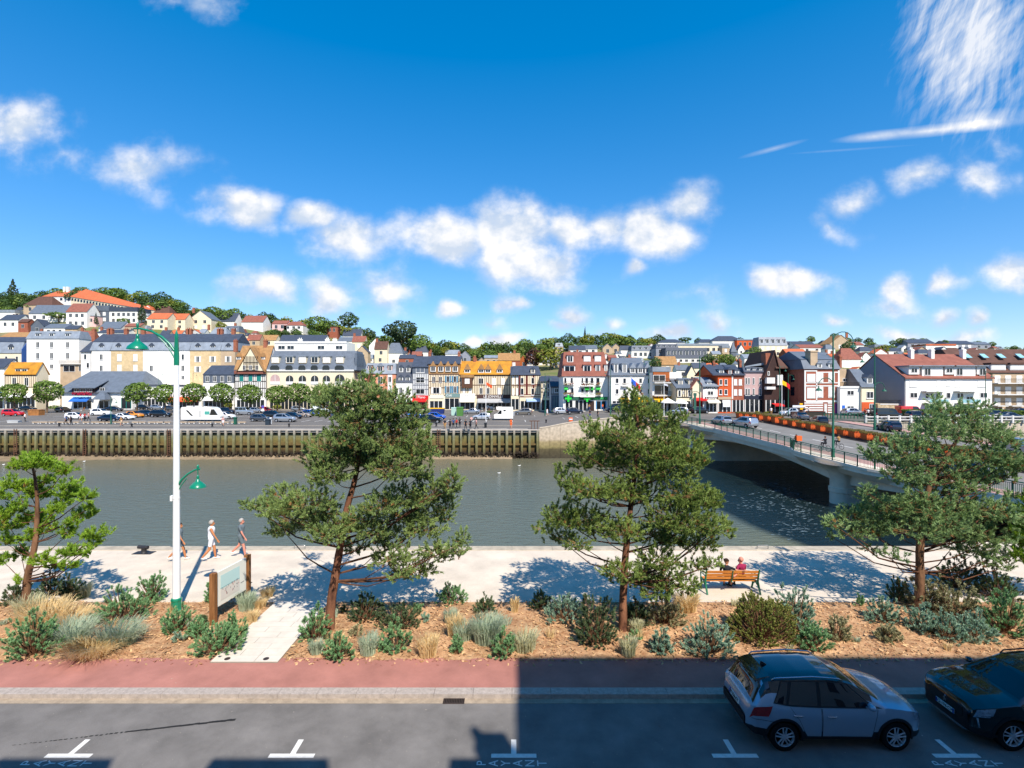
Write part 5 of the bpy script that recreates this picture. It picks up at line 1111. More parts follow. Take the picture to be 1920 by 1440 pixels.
# motorhome and camper
M_van = paint('motorhome_white', '#eceae4'); M_trim = mat('grey_trim', '#8c9096', .5, .05)
def motorhome(px0, px1, py, hpx, label, name='motorhome', camper=False):
    g0, g1 = G(px0, py, ZQ), G(px1, py, ZQ); y = g0.y; L = g1.x - g0.x; H = hpx * y / 960; t = thing(name, label, 'motorhome', ((g0.x + g1.x) / 2, y + 1, ZQ))
    def X(f): return g0.x + f * L
    z = ZQ; b = MB()
    if not camper:
        b.prism([(X(0), z+.35), (X(.98), z+.35), (X(1), z+.6), (X(.99), z+1.05), (X(.90), z+1.25), (X(.80), z+H*.86), (X(.74), z+H*.95), (X(.6), z+H), (X(.02), z+H*.97), (X(0), z+H*.9)], 'y', y, y + 2.2); b.build('body', M_van, t)
        b = MB(); b.prism([(X(.905), z+1.25), (X(.81), z+H*.82), (X(.74), z+H*.82), (X(.70), z+1.25)], 'y', y - .015, y - .003); b.build('cab_window', M_cglass, t)
        b = MB(); b.box(X(.58), X(.70), y - .02, y - .003, z + 1.35, z + 2.0); b.build('window', mat('tinted_window', '#4fa394', .1, .1), t)
        b = MB(); b.hexa([(X(.12), y-.012, z+2.2), (X(.17), y-.012, z+2.2), (X(.3), y-.012, z+1.1), (X(.25), y-.012, z+1.1)], [(X(.12), y-.002, z+2.2), (X(.17), y-.002, z+2.2), (X(.3), y-.002, z+1.1), (X(.25), y-.002, z+1.1)]); b.box(X(.46), X(.475), y-.012, y-.002, z+.8, z+2.1); b.build('side_stripe', M_seam, t)
        b = MB(); b.box(X(.95), X(1.004), y - .01, y + .5, z + .75, z + .95); b.build('headlight', M_lampg, t)
        b = MB(); b.box(X(.3), X(.42), y + .5, y + 1.4, z + H, z + H + .14); b.box(X(.1), X(.2), y + .5, y + 1.4, z + H * .99, z + H + .12); b.build('roof_vent', M_van, t)
        wx = (.2, .84)
    else:
        b.prism([(X(.02), z+.35), (X(1), z+.35), (X(1), z+H), (X(.12), z+H), (X(.13), z+H*.80), (X(.30), z+H*.76), (X(.16), z+H*.48), (X(.0), z+H*.42)], 'y', y, y + 2.1); b.build('body', M_van, t)
        b = MB(); b.prism([(X(.18), z+H*.47), (X(.31), z+H*.74), (X(.40), z+H*.74), (X(.40), z+H*.47)], 'y', y - .015, y - .003); b.build('cab_window', M_cglass, t)
        b = MB(); b.box(X(.5), X(.62), y - .015, y - .003, z + H * .68, z + H * .78); b.build('window', M_cglass, t)
        b = MB(); b.box(X(1), X(1.08), y + .3, y + 1.8, z + .9, z + H * .6); b.build('rear_rack', M_trim, t)
        wx = (.14, .80)
    for f in wx:
        for sd, yy in ((-1, y + .12), (1, y + 2.0)): wheel(t, X(f) - t.location.x, sd, .34, 0.0, fine=False).location = (0, yy - t.location.y, 0)
    return t
motorhome(339, 416, 790, 27.5, 'long white motorhome with a sloping black stripe across the river')
motorhome(926, 962, 788, 25, 'white camper van with an overhanging box body across the river', 'camper_van', True)
# ================================================================ BUILDINGS across the river
WM = dict(white=mat('wall_white', '#e9e5dc', .85, .05, .35), cream=mat('wall_cream', '#e2d3b4', .85, .06, .35), stone=mat('wall_stone', '#cdb48a', .9, .14, .8), tan=mat('wall_tan', '#b8a184', .9, .12, .6), grey=mat('wall_grey', '#8d9099', .9, .06, .3), pink=mat('wall_pink', '#d58d6c', .85, .08, .5), rose=mat('wall_rose', '#bd9f9a', .85, .08, .5),
  orange=mat('wall_orange', '#c8572a', .85, .08, .6), brick=mat('wall_brick', '#9b5a45', .9, .2, 2.5), slatew=mat('wall_slate', '#5d6570', .7, .14, 1.2, .4), palepink=mat('wall_pale_pink', '#dcb3ad', .85, .05), blue=mat('wall_blue', '#3b5f9f', .6, .05), wood=mat('wall_wood', '#a3592c', .8, .15, 1), rubble=mat('wall_rubble', '#c0ab88', .95, .35, 2.2), dkbrown=mat('wall_dark_brown', '#3f2c28', .85, .15, 1), pale=mat('wall_pale_grey', '#c3c3c0', .85, .06, .4))
RM = dict(slate=mat('roof_slate', '#3d4553', .6, .16, .9, .45), zinc=mat('roof_zinc', '#848c95', .5, .16, .6, .5), tan=mat('roof_tan_tile', '#a07a50', .9, .2, .9), orange=mat('roof_lichen_orange', '#c68a2c', .9, .25, .45, .2, col2='#9a6b2c'), brown=mat('roof_brown_tile', '#8a5547', .85, .16, .8), red=mat('roof_red_tile', '#bd6440', .85, .14, .5), dkbrown=mat('roof_dark_brown', '#5d4238', .85, .16, .8), midslate=mat('roof_mid_slate', '#5f6873', .6, .14, .9, .4), grey=mat('roof_grey', '#777b82', .7, .12, .6))
M_wf = mat('window_frame', '#dcdad4', .6, .03); M_timb = mat('timber_brown', '#5e4030', .85, .15, 1.5); M_timd = mat('timber_dark', '#2d2724', .85, .15, 1.5); M_brk = mat('chimney_brick', '#9c6049', .9, .2, 3); M_shut = mat('roller_shutter', '#e0ded8', .7, .03); M_teal = mat('shutter_teal', '#1f7a72', .7, .05); M_bluesh = mat('shutter_blue', '#4f7f97', .7, .06); M_rail = mat('balcony_rail', '#4a4038', .7, .1, 3); M_dkgl = mat('shop_glass', '#20262c', .12, .3, .5, .6)
def X_(px, Z): return (px - 960) * Z / 960
def H_(py, Z): return EYE - (py - 720) * Z / 960
class Bld:
    def __init__(s, label, Z, x0, x1, ye, yb, wall, d=10, cat='house', name='house', low=1.5, group=None):
        s.Z, s.x0, s.x1, s.ye, s.d = Z, x0, x1, ye, d
        zb = H_(yb, Z); s.t = thing(name, label, cat, ((X_(x0, Z) + X_(x1, Z)) / 2, Z + d / 2, zb), group); s.zb = zb
        b = MB(); b.box(X_(x0, Z), X_(x1, Z), Z, Z + d, zb - low, H_(ye, Z)); s.wm = WM[wall] if isinstance(wall, str) else wall; b.build('wall', s.wm, s.t)
    def box(s, name, x0, x1, y0, y1, m, out=.06, inn=0.0):
        b = MB(); b.box(X_(x0, s.Z), X_(x1, s.Z), s.Z - out, s.Z + inn, H_(y1, s.Z), H_(y0, s.Z)); return b.build(name, m, s.t)
    def wins(s, xs, y0, y1, w, kind='w', out=0.05):
        for x in xs:
            b = MB(); Z = s.Z; xa, xb, za, zb = X_(x - w / 2, Z), X_(x + w / 2, Z), H_(y1, Z), H_(y0, Z); f = .09
            if kind in ('w', 'd', 'sh', 'te', 'bl', 'ye'):
                for q in ((xa, xb, za, za + f), (xa, xb, zb - f, zb), (xa, xa + f, za + f, zb - f), (xb - f, xb, za + f, zb - f)): b.box(q[0], q[1], Z - out - .03, Z + .01, q[2], q[3], 0)
                b.box(xa + f, xb - f, Z - out + .02, Z + .008, za + f, zb - f, 1)
                if xb - xa > .9: b.box((xa+xb)/2 - .04, (xa+xb)/2 + .04, Z - out - .02, Z + .006, za + f, zb - f, 0)
                if kind == 'w': b.box(xa - .06, xb + .06, Z - out - .1, Z + .004, za - .1, za - .002, 0)
                if kind in ('sh', 'te', 'bl'):
                    for a, c in ((xa - .5, xa - .03), (xb + .03, xb + .5)): b.box(a, c, Z - out - .02, Z + .004, za, zb, 2)
            elif kind == 's': b.box(xa, xb, Z - out, Z + .008, za, zb, 2); b.box(xa - .05, xb + .05, Z - out - .05, Z + .004, za - .09, za - .002, 0)
            b.build('window', [M_wf, M_glass, {'te': M_teal, 'bl': M_bluesh}.get(kind, M_shut)], s.t)
        return s
    def mans(s, ye, yt, m, ins=2, dep=1.3, x0=None, x1=None, cap=None):
        x0, x1 = x0 if x0 is not None else s.x0, x1 if x1 is not None else s.x1; Z, d = s.Z, s.d; za = H_(ye, Z); zb = H_(yt, Z + dep); b = MB(); e = .15
        xa, xb, xc, xd = X_(x0, Z) - e, X_(x1, Z) + e, X_(x0 + ins, Z), X_(x1 - ins, Z)
        b.hexa([(xa, Z - .25, za), (xb, Z - .25, za), (xb, Z + d + .2, za), (xa, Z + d + .2, za)], [(xc, Z + dep, zb), (xd, Z + dep, zb), (xd, Z + d - dep, zb), (xc, Z + d - dep, zb)])
        s.roof = b.build('roof', RM[m], s.t)
        if cap is not None:
            zt = H_(cap[0], Z + d / 2); b = MB(); mm = RM[cap[1]]; i2 = (cap[2] if len(cap) > 2 else 0) * Z / 960
            b.hexa([(xc - .1, Z + dep - .15, zb + .003), (xd + .1, Z + dep - .15, zb + .003), (xd + .1, Z + d - dep + .1, zb + .003), (xc - .1, Z + d - dep + .1, zb + .003)], [(xc + i2, Z + d/2 - .15, zt), (xd - i2, Z + d/2 - .15, zt), (xd - i2, Z + d/2 + .15, zt), (xc + i2, Z + d/2 + .15, zt)]); b.build('upper_roof', mm, s.t)
        return s
    def gabx(s, ye, yr, m, x0=None, x1=None, hip=0, ov=.35, d=None, name='roof'):
        x0, x1 = x0 if x0 is not None else s.x0, x1 if x1 is not None else s.x1; Z = s.Z; d = d or s.d; za = H_(ye, Z); zr = H_(yr, Z + d / 2); xa, xb = X_(x0, Z), X_(x1, Z); b = MB(); h = hip * Z / 960
        if not hip: b.prism([(Z, za - .01), (Z + d / 2, zr - .12), (Z + d, za - .01)], 'x', xa + .001, xb - .001); b.build('gable_wall', s.wm, s.t); b = MB()
        xa -= .2; xb += .2; dz = .2
        b.hexa([(xa, Z - ov, za - .12), (xb, Z - ov, za - .12), (xb, Z + d + ov, za - .12), (xa, Z + d + ov, za - .12)] if hip else [(xa, Z - ov, za - .12), (xb, Z - ov, za - .12), (xb, Z + d / 2, zr - dz), (xa, Z + d / 2, zr - dz)],
               [(xa + h, Z + d / 2 - .1, zr), (xb - h, Z + d / 2 - .1, zr), (xb - h, Z + d / 2 + .1, zr), (xa + h, Z + d / 2 + .1, zr)] if hip else [(xa, Z - ov, za + dz - .12), (xb, Z - ov, za + dz - .12), (xb, Z + d / 2, zr), (xa, Z + d / 2, zr)])
        if not hip: b.hexa([(xa, Z + d / 2 + .002, zr - dz), (xb, Z + d / 2 + .002, zr - dz), (xb, Z + d + ov, za - .12), (xa, Z + d + ov, za - .12)], [(xa, Z + d / 2 + .002, zr), (xb, Z + d / 2 + .002, zr), (xb, Z + d + ov, za + dz - .12), (xa, Z + d + ov, za + dz - .12)])
        s.roof = b.build(name, RM[m], s.t); return s
    def gaby(s, ye, yr, m, x0=None, x1=None, xm=None, wm=None, ov=.3, d=None, fr=0.0):
        x0, x1 = x0 if x0 is not None else s.x0, x1 if x1 is not None else s.x1; Z, d = s.Z - fr, d or s.d; za, zr = H_(ye, Z), H_(yr, Z); xa, xb = X_(x0, Z), X_(x1, Z); xc = X_(xm, Z) if xm else (xa + xb) / 2; b = MB()
        b.prism([(xa, za - .01), (xb, za - .01), (xc, zr - .15)], 'y', Z + .002, Z + d); b.build('gable_wall', wm or s.wm, s.t); b = MB()
        for a, sg in ((xa, -1), (xb, 1)):
            b.prism([(a + sg * .35, za - .35), (xc, zr - .14), (xc, zr + .1), (a + sg * .35, za - .11)], 'y', Z - ov, Z + d + .1)
        s.roof = b.build('roof', RM[m], s.t); return s
    def dorm(s, xs, y0, y1, w, roof='slate', style='gable', wall=None, dep=2.6, setb=.25, kind='w'):
        for x in xs:
            Z = s.Z + setb; xa, xb, za, zb = X_(x - w / 2, Z), X_(x + w / 2, Z), H_(y1, Z), H_(y0, Z); zc = zb - (xb - xa) * (.55 if style == 'gable' else .95 if style == 'point' else .12); b = MB(); wm = wall or s.wm
            b.box(xa, xb, Z, Z + dep, za, zc); D = b.build('dormer', wm, s.t); b = MB(); xm = (xa + xb) / 2; o = .14
            if style == 'flat': b.box(xa - o, xb + o, Z - .2, Z + dep, zc + .002, zb)
            else: b.prism([(xa - o, zc - .05), (xb + o, zc - .05), (xm, zb)], 'y', Z - .2, Z + dep + .5)
            b.build('dormer_roof', RM[roof], D); b = MB(); f = .12
            b.box(xa + f, xb - f, Z - .04, Z - .002, za + .12, zc - .1, 0); b.box(xa + f * 2, xm - .05, Z - .06, Z - .042, za + .25, zc - .2, 1 if kind == 'w' else 0); b.box(xm + .05, xb - f * 2, Z - .06, Z - .042, za + .25, zc - .2, 1 if kind == 'w' else 0); b.build('window', [M_wf, M_glass], D)
        return s
    def chim(s, xs, y0, y1, w=5, m=None, dp=.5):
        for x in xs:
            Z = s.Z + s.d * dp; b = MB(); b.box(X_(x - w / 2, Z), X_(x + w / 2, Z), Z - .45, Z + .45, H_(y1, Z), H_(y0, Z)); za = H_(y0, Z)
            b.box(X_(x - w / 2, Z) - .07, X_(x + w / 2, Z) + .07, Z - .52, Z + .52, za - .3, za - .15); 
            for k in range(2): b.lathe([(.13, .0), (.1, .45)], 6, (X_(x - w / 4 + k * w / 2, Z), Z, za))
            b.build('chimney', m or M_brk, s.t)
        return s
    def timber(s, x0, x1, y0, y1, st, ys=(), m=None, w=.16, diag=False):
        b = MB(); Z = s.Z; x = x0
        while x <= x1 + .01: b.box(X_(x, Z) - w / 2, X_(x, Z) + w / 2, Z - .03, Z - .001, H_(y1, Z), H_(y0, Z)); x += st
        for y in ys: b.box(X_(x0, Z), X_(x1, Z), Z - .045, Z - .002, H_(y, Z) - .11, H_(y, Z) + .11)
        b.build('timber_frame', m or M_timb, s.t); return s
    def awn(s, x0, x1, y0, y1, m, out=1.6, name='awning'):
        b = MB(); Z = s.Z; a, c, z0, z1 = X_(x0, Z), X_(x1, Z), H_(y0, Z), H_(y1, Z - out); b.hexa([(a, Z - .01, z0 - .06), (c, Z - .01, z0 - .06), (c, Z - out, z1), (a, Z - out, z1)], [(a, Z - .01, z0), (c, Z - .01, z0), (c, Z - out, z1 + .06), (a, Z - out, z1 + .06)])
        b.box(a, c, Z - out - .02, Z - out - .001, z1 - .22, z1 + .05); b.build(name, m, s.t); return s
    def text(s, txt, xc, yc, size, m, out=.1, sx=1.0):
        text_obj(txt, 'sign_text', m, (X_(xc, s.Z), s.Z - out, H_(yc, s.Z)), size, (R(90), 0, 0), s.t, .03, sx=sx); return s
    def balc(s, x0, x1, y0, y1, m=None, out=1.0, slab=True):
        b = MB(); Z = s.Z; a, c, z0, z1 = X_(x0, Z), X_(x1, Z), H_(y1, Z), H_(y0, Z)
        b.box(a, c, Z - out, Z - .003, z0 - .18, z0, 0); b.box(a, c, Z - out + .02, Z - out + .06, z1 - .06, z1, 1)
        n = max(4, int((c - a) / .22))
        for i in range(n + 1): x = a + (c - a) * i / n; b.box(x - .025, x + .025, Z - out + .02, Z - out + .06, z0 + .001, z1 - .061, 1)
        b.build('balcony', [M_wf, m or M_rail], s.t); return s
    def shop(s, x0, x1, y0, y1, m=None):
        b = MB(); b.box(X_(x0, s.Z), X_(x1, s.Z), s.Z - .04, s.Z - .001, H_(y1, s.Z), H_(y0, s.Z), 0)
        n = max(2, int((x1 - x0) / 7))
        for i in range(n + 1): x = X_(x0 + (x1 - x0) * i / n, s.Z); b.box(x - .08, x + .08, s.Z - .08, s.Z - .041, H_(y1, s.Z), H_(y0, s.Z), 1)
        b.build('shopfront', [M_dkgl, m or M_wf], s.t); return s
TX_w = mat('letters_white', '#e8e6e0', .6, 0); TX_y = mat('letters_yellow', '#f0b916', .6, 0); TX_d = mat('letters_dark', '#2a2625', .6, 0)
A_red = mat('awning_red', '#c21f1f', .8, .05); A_blue = mat('awning_blue', '#2765b8', .8, .05); A_cream = mat('awning_cream', '#e0d8c2', .8, .04); A_yel = mat('awning_yellow', '#eab21a', .8, .05); A_grey = mat('awning_grey', '#a9a9a8', .8, .06); A_wht = mat('awning_white', '#e3e1db', .8, .04); A_orr = mat('awning_orange', '#d5532c', .8, .05); S_brown = mat('sign_brown', '#4a342f', .7, .06); S_green = mat('sign_green', '#2d5a4c', .7, .06); S_teal = mat('sign_grey_green', '#6f8a86', .7, .06)

# ---- the front row along the boulevard, left to right
B = Bld('cream block with pale mansard and a blue gable end at the far left', 168, -60, 40, 662, 767, 'cream', 9); B.mans(662, 641, 'zinc', 1, 1.2, cap=(632, 'slate')).dorm([20], 645, 660, 9); B.wins([-10, 12, 32], 668, 682, 5); b = MB()
b.prism([(Z, z) for Z, z in ((168, H_(690, 168)), (168, H_(655, 168)), (170, H_(640, 168)), (175, H_(640, 168)), (177, H_(655, 168)), (177, H_(690, 168)))], 'x', X_(40.3, 168), X_(41.2, 168)); b.build('gable_end', WM['blue'], B.t)
B = Bld('tall plain white block with three zinc dormers', 165, 50, 148, 635, 767, 'white', 5); B.mans(635, 621, 'zinc', 2, 1.0).dorm([71, 97, 127], 624, 635, 9, 'zinc', 'flat'); B.wins([71, 97, 127], 641, 652, 6).wins([71, 97, 127], 661, 673, 6).wins([97], 683, 691, 6)
B = Bld('orange roofed half timbered cottage at the left', 151, 10, 68, 702, 767, 'cream', 4); B.gabx(702, 679, 'orange').dorm([34, 46], 690, 702, 11, 'orange', 'flat'); B.timber(10, 68, 703, 725, 3.3, (704, 726)).wins([27, 50], 708, 724, 8); B.shop(12, 66, 745, 766).awn(0, 66, 738, 744, A_wht)
B = Bld('white house edge at the far left of the front row', 152, -40, 8, 690, 767, 'white', 6); B.gabx(690, 672, 'slate'); B.shop(-30, 6, 742, 766).awn(-30, 6, 735, 742, A_blue)
B = Bld('low tan terrace building with a balcony rail above the market roof', 163, 113, 165, 682, 767, 'tan', 8); B.balc(113, 163, 676, 682, m=M_rail, out=.6); B.wins([130], 685, 697, 22, 'd').wins([152], 686, 696, 8, 'd')
B = Bld('narrow white house with dark roof between the white block and the long row', 162, 152, 171, 660, 767, 'white', 8); B.gabx(660, 641, 'slate').wins([160], 664, 674, 5).wins([165], 680, 690, 5)
t_row = [(170, 208, 'white', [190], [190], 'white house with one dormer in the long slate row'), (208, 268, 'stone', [222], [224, 254], 'stone house with closed shutters in the long slate row'), (268, 356, 'white', [284, 315], [], 'plain white house behind the lamp post in the long slate row'), (356, 414, 'stone', [371, 399], [371, 399], 'stone house with white shutters in the long slate row'), (414, 441, 'tan', [428], [428], 'grey tan end house of the long slate row')]
for x0, x1, w, dm, wn, lb in t_row:
    B = Bld(lb, 162, x0 + .05, x1 - .05, 657, 767, w, 10); B.mans(657, 641, 'zinc', 0, 1.0, cap=(626, 'slate')).dorm(dm, 643, 656, 9); B.chim([x0 + 1.5 + (5 if x0 == 170 else 0), x1 - 3 - (28 if x1 == 268 else 0)], 617, 640, 6)
    if w == 'white': B.wins(wn or [343], 664, 675, 6 if wn else 5).wins(wn or [343, 284], 685, 696, 6, 'd'); B.wins([343] if not wn else [], 704, 712, 6, 'd')
    elif lb[0] == 's' and 'closed' in lb: B.wins([224, 254], 664, 677, 8, 's').wins([224, 254], 684, 697, 8, 's')
    else: B.wins(wn, 668, 679, 6, 'sh').wins(wn, 687, 698, 6, 'sh')
B = Bld('slate roofed market hall with a big shed dormer and blue awning', 150, 116, 248, 735, 768, 'white', 16, 'market hall', 'market_hall'); B.gabx(735, 696, 'midslate', 104, 262, hip=26, ov=.8)
b = MB(); Z = 149; b.hexa([(X_(128, Z), Z - .6, H_(728, Z)), (X_(181, Z), Z - .6, H_(728, Z)), (X_(181, Z), Z + 4.5, H_(714, Z)), (X_(131, Z), Z + 4.5, H_(714, Z))], [(X_(128, Z), Z - .6, H_(727, Z)), (X_(181, Z), Z - .6, H_(727, Z)), (X_(181, Z), Z + 4.5, H_(712.5, Z)), (X_(131, Z), Z + 4.5, H_(712.5, Z))]); b.build('dormer_roof', RM['midslate'], B.t)
b = MB(); b.box(X_(134, Z), X_(176, Z), Z + .2, Z + 3, H_(736, Z), H_(727.5, Z)); b.build('dormer', WM['dkbrown'], B.t); B.Z = 149.2; B.wins([144, 156, 168], 728.5, 735, 10, 'd')
b = MB(); 
for i in range(60): b.ball((X_(136 + rnd.random() * 36, 148.6), 148.5 + rnd.uniform(-.2, .2), H_(738.5, 148.6) + rnd.uniform(-.35, .35)), rnd.uniform(.16, .3), 5, 3)
b.build('flower_boxes', leafmat('flowers_red', '#c3264a', '#7e1f34', .6, 2), B.t); B.Z = 150; B.shop(138, 172, 752, 766).awn(138, 172, 744, 752, A_blue, 1.8); B.box('fascia', 138, 172, 743, 747.5, mat('sign_pale_cyan', '#a9d9ea', .7), .14)
b = MB(); Z = 149; b.hexa([(X_(182, Z), Z - 2, H_(749, Z)), (X_(207, Z), Z - 2, H_(749, Z)), (X_(207, Z), Z + .9, H_(749, Z)), (X_(182, Z), Z + .9, H_(749, Z))], [(X_(190, Z), Z - .6, H_(736, Z)), (X_(199, Z), Z - .6, H_(736, Z)), (X_(199, Z), Z + .9, H_(736, Z)), (X_(190, Z), Z + .9, H_(736, Z))]); b.build('porch_roof', RM['midslate'], B.t)
B.wins([192], 727, 735, 9, 'd').wins([216], 740, 759, 10, 's').shop(228, 246, 746, 766, M_teal); B.shop(186, 204, 752, 767)
B = Bld('low white shop with red orange awning behind the clipped trees', 153, 262, 378, 722, 768, 'white', 8, 'shop', 'shop'); B.shop(320, 372, 752, 767).awn(318, 376, 744, 752, A_orr).shop(270, 312, 748, 767).wins([], 0, 0, 1); B.box('cornice', 262, 378, 721, 724, M_slate, .2)
B = Bld('small slate hung house with four white windows', 152, 381, 438, 718, 768, 'white', 8); B.box('slate_band', 381, 438, 702.5, 718, WM['slatew'], .05, 7.9); B.mans(702.5, 685, 'slate', 2, 3.8); B.wins([389.5, 403, 417, 430.5], 705, 716, 6.5, out=.12); B.shop(384, 436, 752, 767).awn(383, 436, 745, 750, A_wht)
B = Bld('half timbered house with a great tan gable and teal shutters', 150, 441, 499, 700, 768, 'white', 9, name='timbered_house'); B.gabx(693, 648, 'tan'); B.dorm([447, 492], 661, 674, 8, 'tan', 'point', setb=1.4); B.gaby(695, 651, 'tan', 446, 494, fr=1.0, d=5, wm=WM['cream'])
B.Z = 149; B.timber(457, 483, 668, 694, 2.6, (680, 688, 694), M_timd, .2).wins([458, 470, 482], 685, 694, 6, 'd'); B.Z = 150; B.box('tile_skirt', 441, 499, 695, 701, RM['brown'], .7, 0); B.timber(441, 499, 702, 745, 3.4, (702, 715, 728), M_timd, .2); B.wins([453, 470, 486], 703, 715, 7, 's'); b = MB()
for x in (453, 470, 486): b.box(X_(x - 3.6, 150), X_(x + 3.6, 150), 149.88, 149.94, H_(715, 150), H_(703, 150))
b.build('shutters', M_teal, B.t); B.shop(444, 496, 750, 767); B.chim([442, 498], 638, 660, 6)
B = Bld('long white building with six arches under a slate mansard', 150, 501, 663, 694, 768, 'cream', 12, 'apartment building', 'arcade_building'); B.mans(694, 658, 'midslate', 5, 3.0, x1=668)
xs = [516, 543, 567, 590, 612, 637]
for x, k in zip(xs, 'swswss'): B.dorm([x], 667, 681, 14, 'zinc', 'flat', dep=3, setb=.5, kind=k)
for x in xs:
    for y0, y1, w, m in ((685, 693.5, 17 if x in (516, 637) else 13, M_dkgl),):
        b = MB(); Z = 150; w2 = X_(960 + w / 2, Z); xc = X_(x, Z); z0, z1 = H_(y1, Z), H_(y0, Z); b.prism([(xc - w2, z0), (xc + w2, z0), (xc + w2, z0 + (z1 - z0) * .6), (xc + w2 * .6, z1), (xc - w2 * .6, z1), (xc - w2, z0 + (z1 - z0) * .6)], 'y', Z - .42, Z - .3); b.build('balcony_opening', m, B.t)
    w = 18 if x in (516, 637) else 14; b = MB(); Z = 150; w2 = X_(960 + w / 2, Z); xc = X_(x, Z); z0, zs_, = H_(721, Z), H_(711, Z)
    pts = [(xc - w2, z0), (xc + w2, z0)] + [(xc + w2 * math.cos(a * math.pi / 10), zs_ + w2 * math.sin(a * math.pi / 10)) for a in range(11)]; b.prism(pts, 'y', Z - .03, Z - .002); o = b.build('arch', M_glass if x not in (516,) else WM['rose'], B.t)
    b = MB(); b.box(xc - w2, xc + w2, Z - .1, Z - .031, z0, z0 + .9); b.box(xc - .06, xc + .06, Z - .09, Z - .032, z0 + .91, zs_ + w2 * .9); b.build('arch_railing', M_wf, B.t)
B.box('cornice', 501, 664, 693, 696, M_wf, .35); B.shop(506, 660, 748, 767, WM['cream']); B.box('side_roof', 664, 668, 662, 696, RM['midslate'], -.5, 8)
# the terrace behind its top
B = Bld('white flat topped terrace building above the arcade roof', 166, 515, 650, 641, 770, 'white', 9, 'apartment building', 'terrace_building'); B.wins([528, 545, 602, 636], 648, 655, 13, 'd'); B.chim([563, 614, 628], 636, 652, 7, WM['white'], .2); B.box('parapet', 515, 650, 640, 644, M_wf, .2)
B = Bld('coral house with pale mansard by the leaning pine top', 148, 684, 742, 701, 768, 'pink', 9); B.mans(701, 681, 'zinc', 2, 1.3).dorm([694, 731], 684, 696, 8, 'zinc', 'flat').dorm([713], 680, 701, 11, 'zinc', 'gable'); B.wins([713], 706, 720, 9, 'd').wins([731], 706, 717, 6); B.box('render_strip', 727, 735.5, 702, 736, M_wf, .03); B.shop(690, 740, 748, 767); B.wins([713], 724, 738, 9, 'd')
B = Bld('narrow white house under two rows of slate dormers', 148, 742.2, 773, 717, 768, 'white', 9); B.mans(717, 679, 'slate', 1.5, 3.0).dorm([752, 765.5], 684, 698, 7.5, 'slate', 'gable', wall=M_wf, setb=1.2).dorm([751.5, 764.5], 702, 717, 8, 'slate', 'gable', wall=M_wf, setb=.1); B.wins([751.5, 764.5], 726, 739, 6); B.shop(745, 771, 750, 767)
B = Bld('grey timbered house with the red restaurant front', 148, 773.3, 803, 700, 768, 'pale', 9); B.box('slate_band', 773.3, 803, 688, 700, WM['slatew'], .05, 8.8); B.gabx(688, 668, 'slate'); B.timber(774, 803, 700, 740, 4.2, (700, 712, 722, 730), mat('timber_grey', '#6c7078', .85, .1)).wins([788], 690, 699, 16).wins([788], 707, 718, 16).wins([788], 728, 739, 16)
B.box('fascia', 773.5, 803, 741.5, 748, A_red, .15).parent = B.t; B.text('Il Piano', 788, 744.8, 1.0, TX_w, .2); B.shop(775, 802, 752, 767, A_red).awn(774, 803, 748, 752.5, A_red)
B = Bld('cream timbered house with four pointed tile dormers', 148, 803.3, 862, 701, 768, 'cream', 10, name='timbered_house'); B.gabx(682, 667, 'slate', d=10); B.box('tile_band', 803.3, 862, 683, 701, RM['tan'], .05, 8); B.dorm([812, 826.5, 840, 853.5], 677, 697, 10, 'tan', 'point', setb=-.3, wall=M_wf); B.timber(804, 861, 702, 741, 3.1, (702, 715, 727, 741)).wins([813, 826], 706, 718, 6, 'd').wins([840, 853], 705, 717, 5, 'bl').wins([818], 726, 738, 12, 'sh').wins([840, 853], 724, 737, 6, 'bl')
B.box('fascia', 835, 862, 738, 745, S_teal, .12); B.text('Café', 842, 741.5, .9, TX_w, .16); B.box('fascia', 806, 832, 740, 747, A_cream, .12); B.shop(834, 861, 747, 767).shop(806, 830, 752, 767); B.chim([806, 861], 661, 690, 5)
B = Bld('cream timbered house with bright orange lichen roof', 148, 862.3, 958, 702, 768, 'cream', 11, name='timbered_house'); B.gabx(702, 677, 'orange'); B.dorm([876, 902, 915, 937], 682, 699, 11, 'tan', 'point', setb=.2, wall=M_wf); B.timber(863, 957, 703, 741, 3.3, (704, 722, 741)); B.box('oriel', 866, 886, 708, 727, M_timb, .8); B.Z -= .8; B.wins([876], 710, 719, 9, 's'); B.Z += .8; B.box('oriel_roof', 864, 889, 703, 708, RM['tan'], .95)
B.wins([902], 709, 720, 9, 'd').wins([926, 943], 709, 721, 7, 's').wins([902, 915], 727, 739, 6, 'd').wins([936], 727, 739, 6, 's').wins([870, 882], 728, 738, 5, 's'); B.box('fascia', 862.6, 891, 738, 746, A_wht, .14); B.text('•  •  •', 877, 742, .7, TX_d, .18); B.awn(863, 890, 746, 753, A_cream).shop(863, 890, 753, 767); B.box('fascia', 894, 957, 740, 747, S_brown, .14); B.text('LE JOINVILLE', 925, 743.7, 1.0, TX_w, .18); B.awn(896, 957, 747, 754, A_grey, 2.6).shop(896, 956, 754, 767); B.chim([890], 669, 693, 5)
B = Bld('narrow timbered house with two rows of shuttered windows', 140, 958.3, 974, 702, 769, 'cream', 9); B.gabx(702, 687, 'slate'); B.timber(959, 973.5, 703, 741, 3.6, (703, 723, 741)).wins([962.5, 969.5], 706, 720, 3.6, 's').wins([962.5, 969.5], 728, 741, 3.6, 's'); B.shop(959, 973, 748, 768)
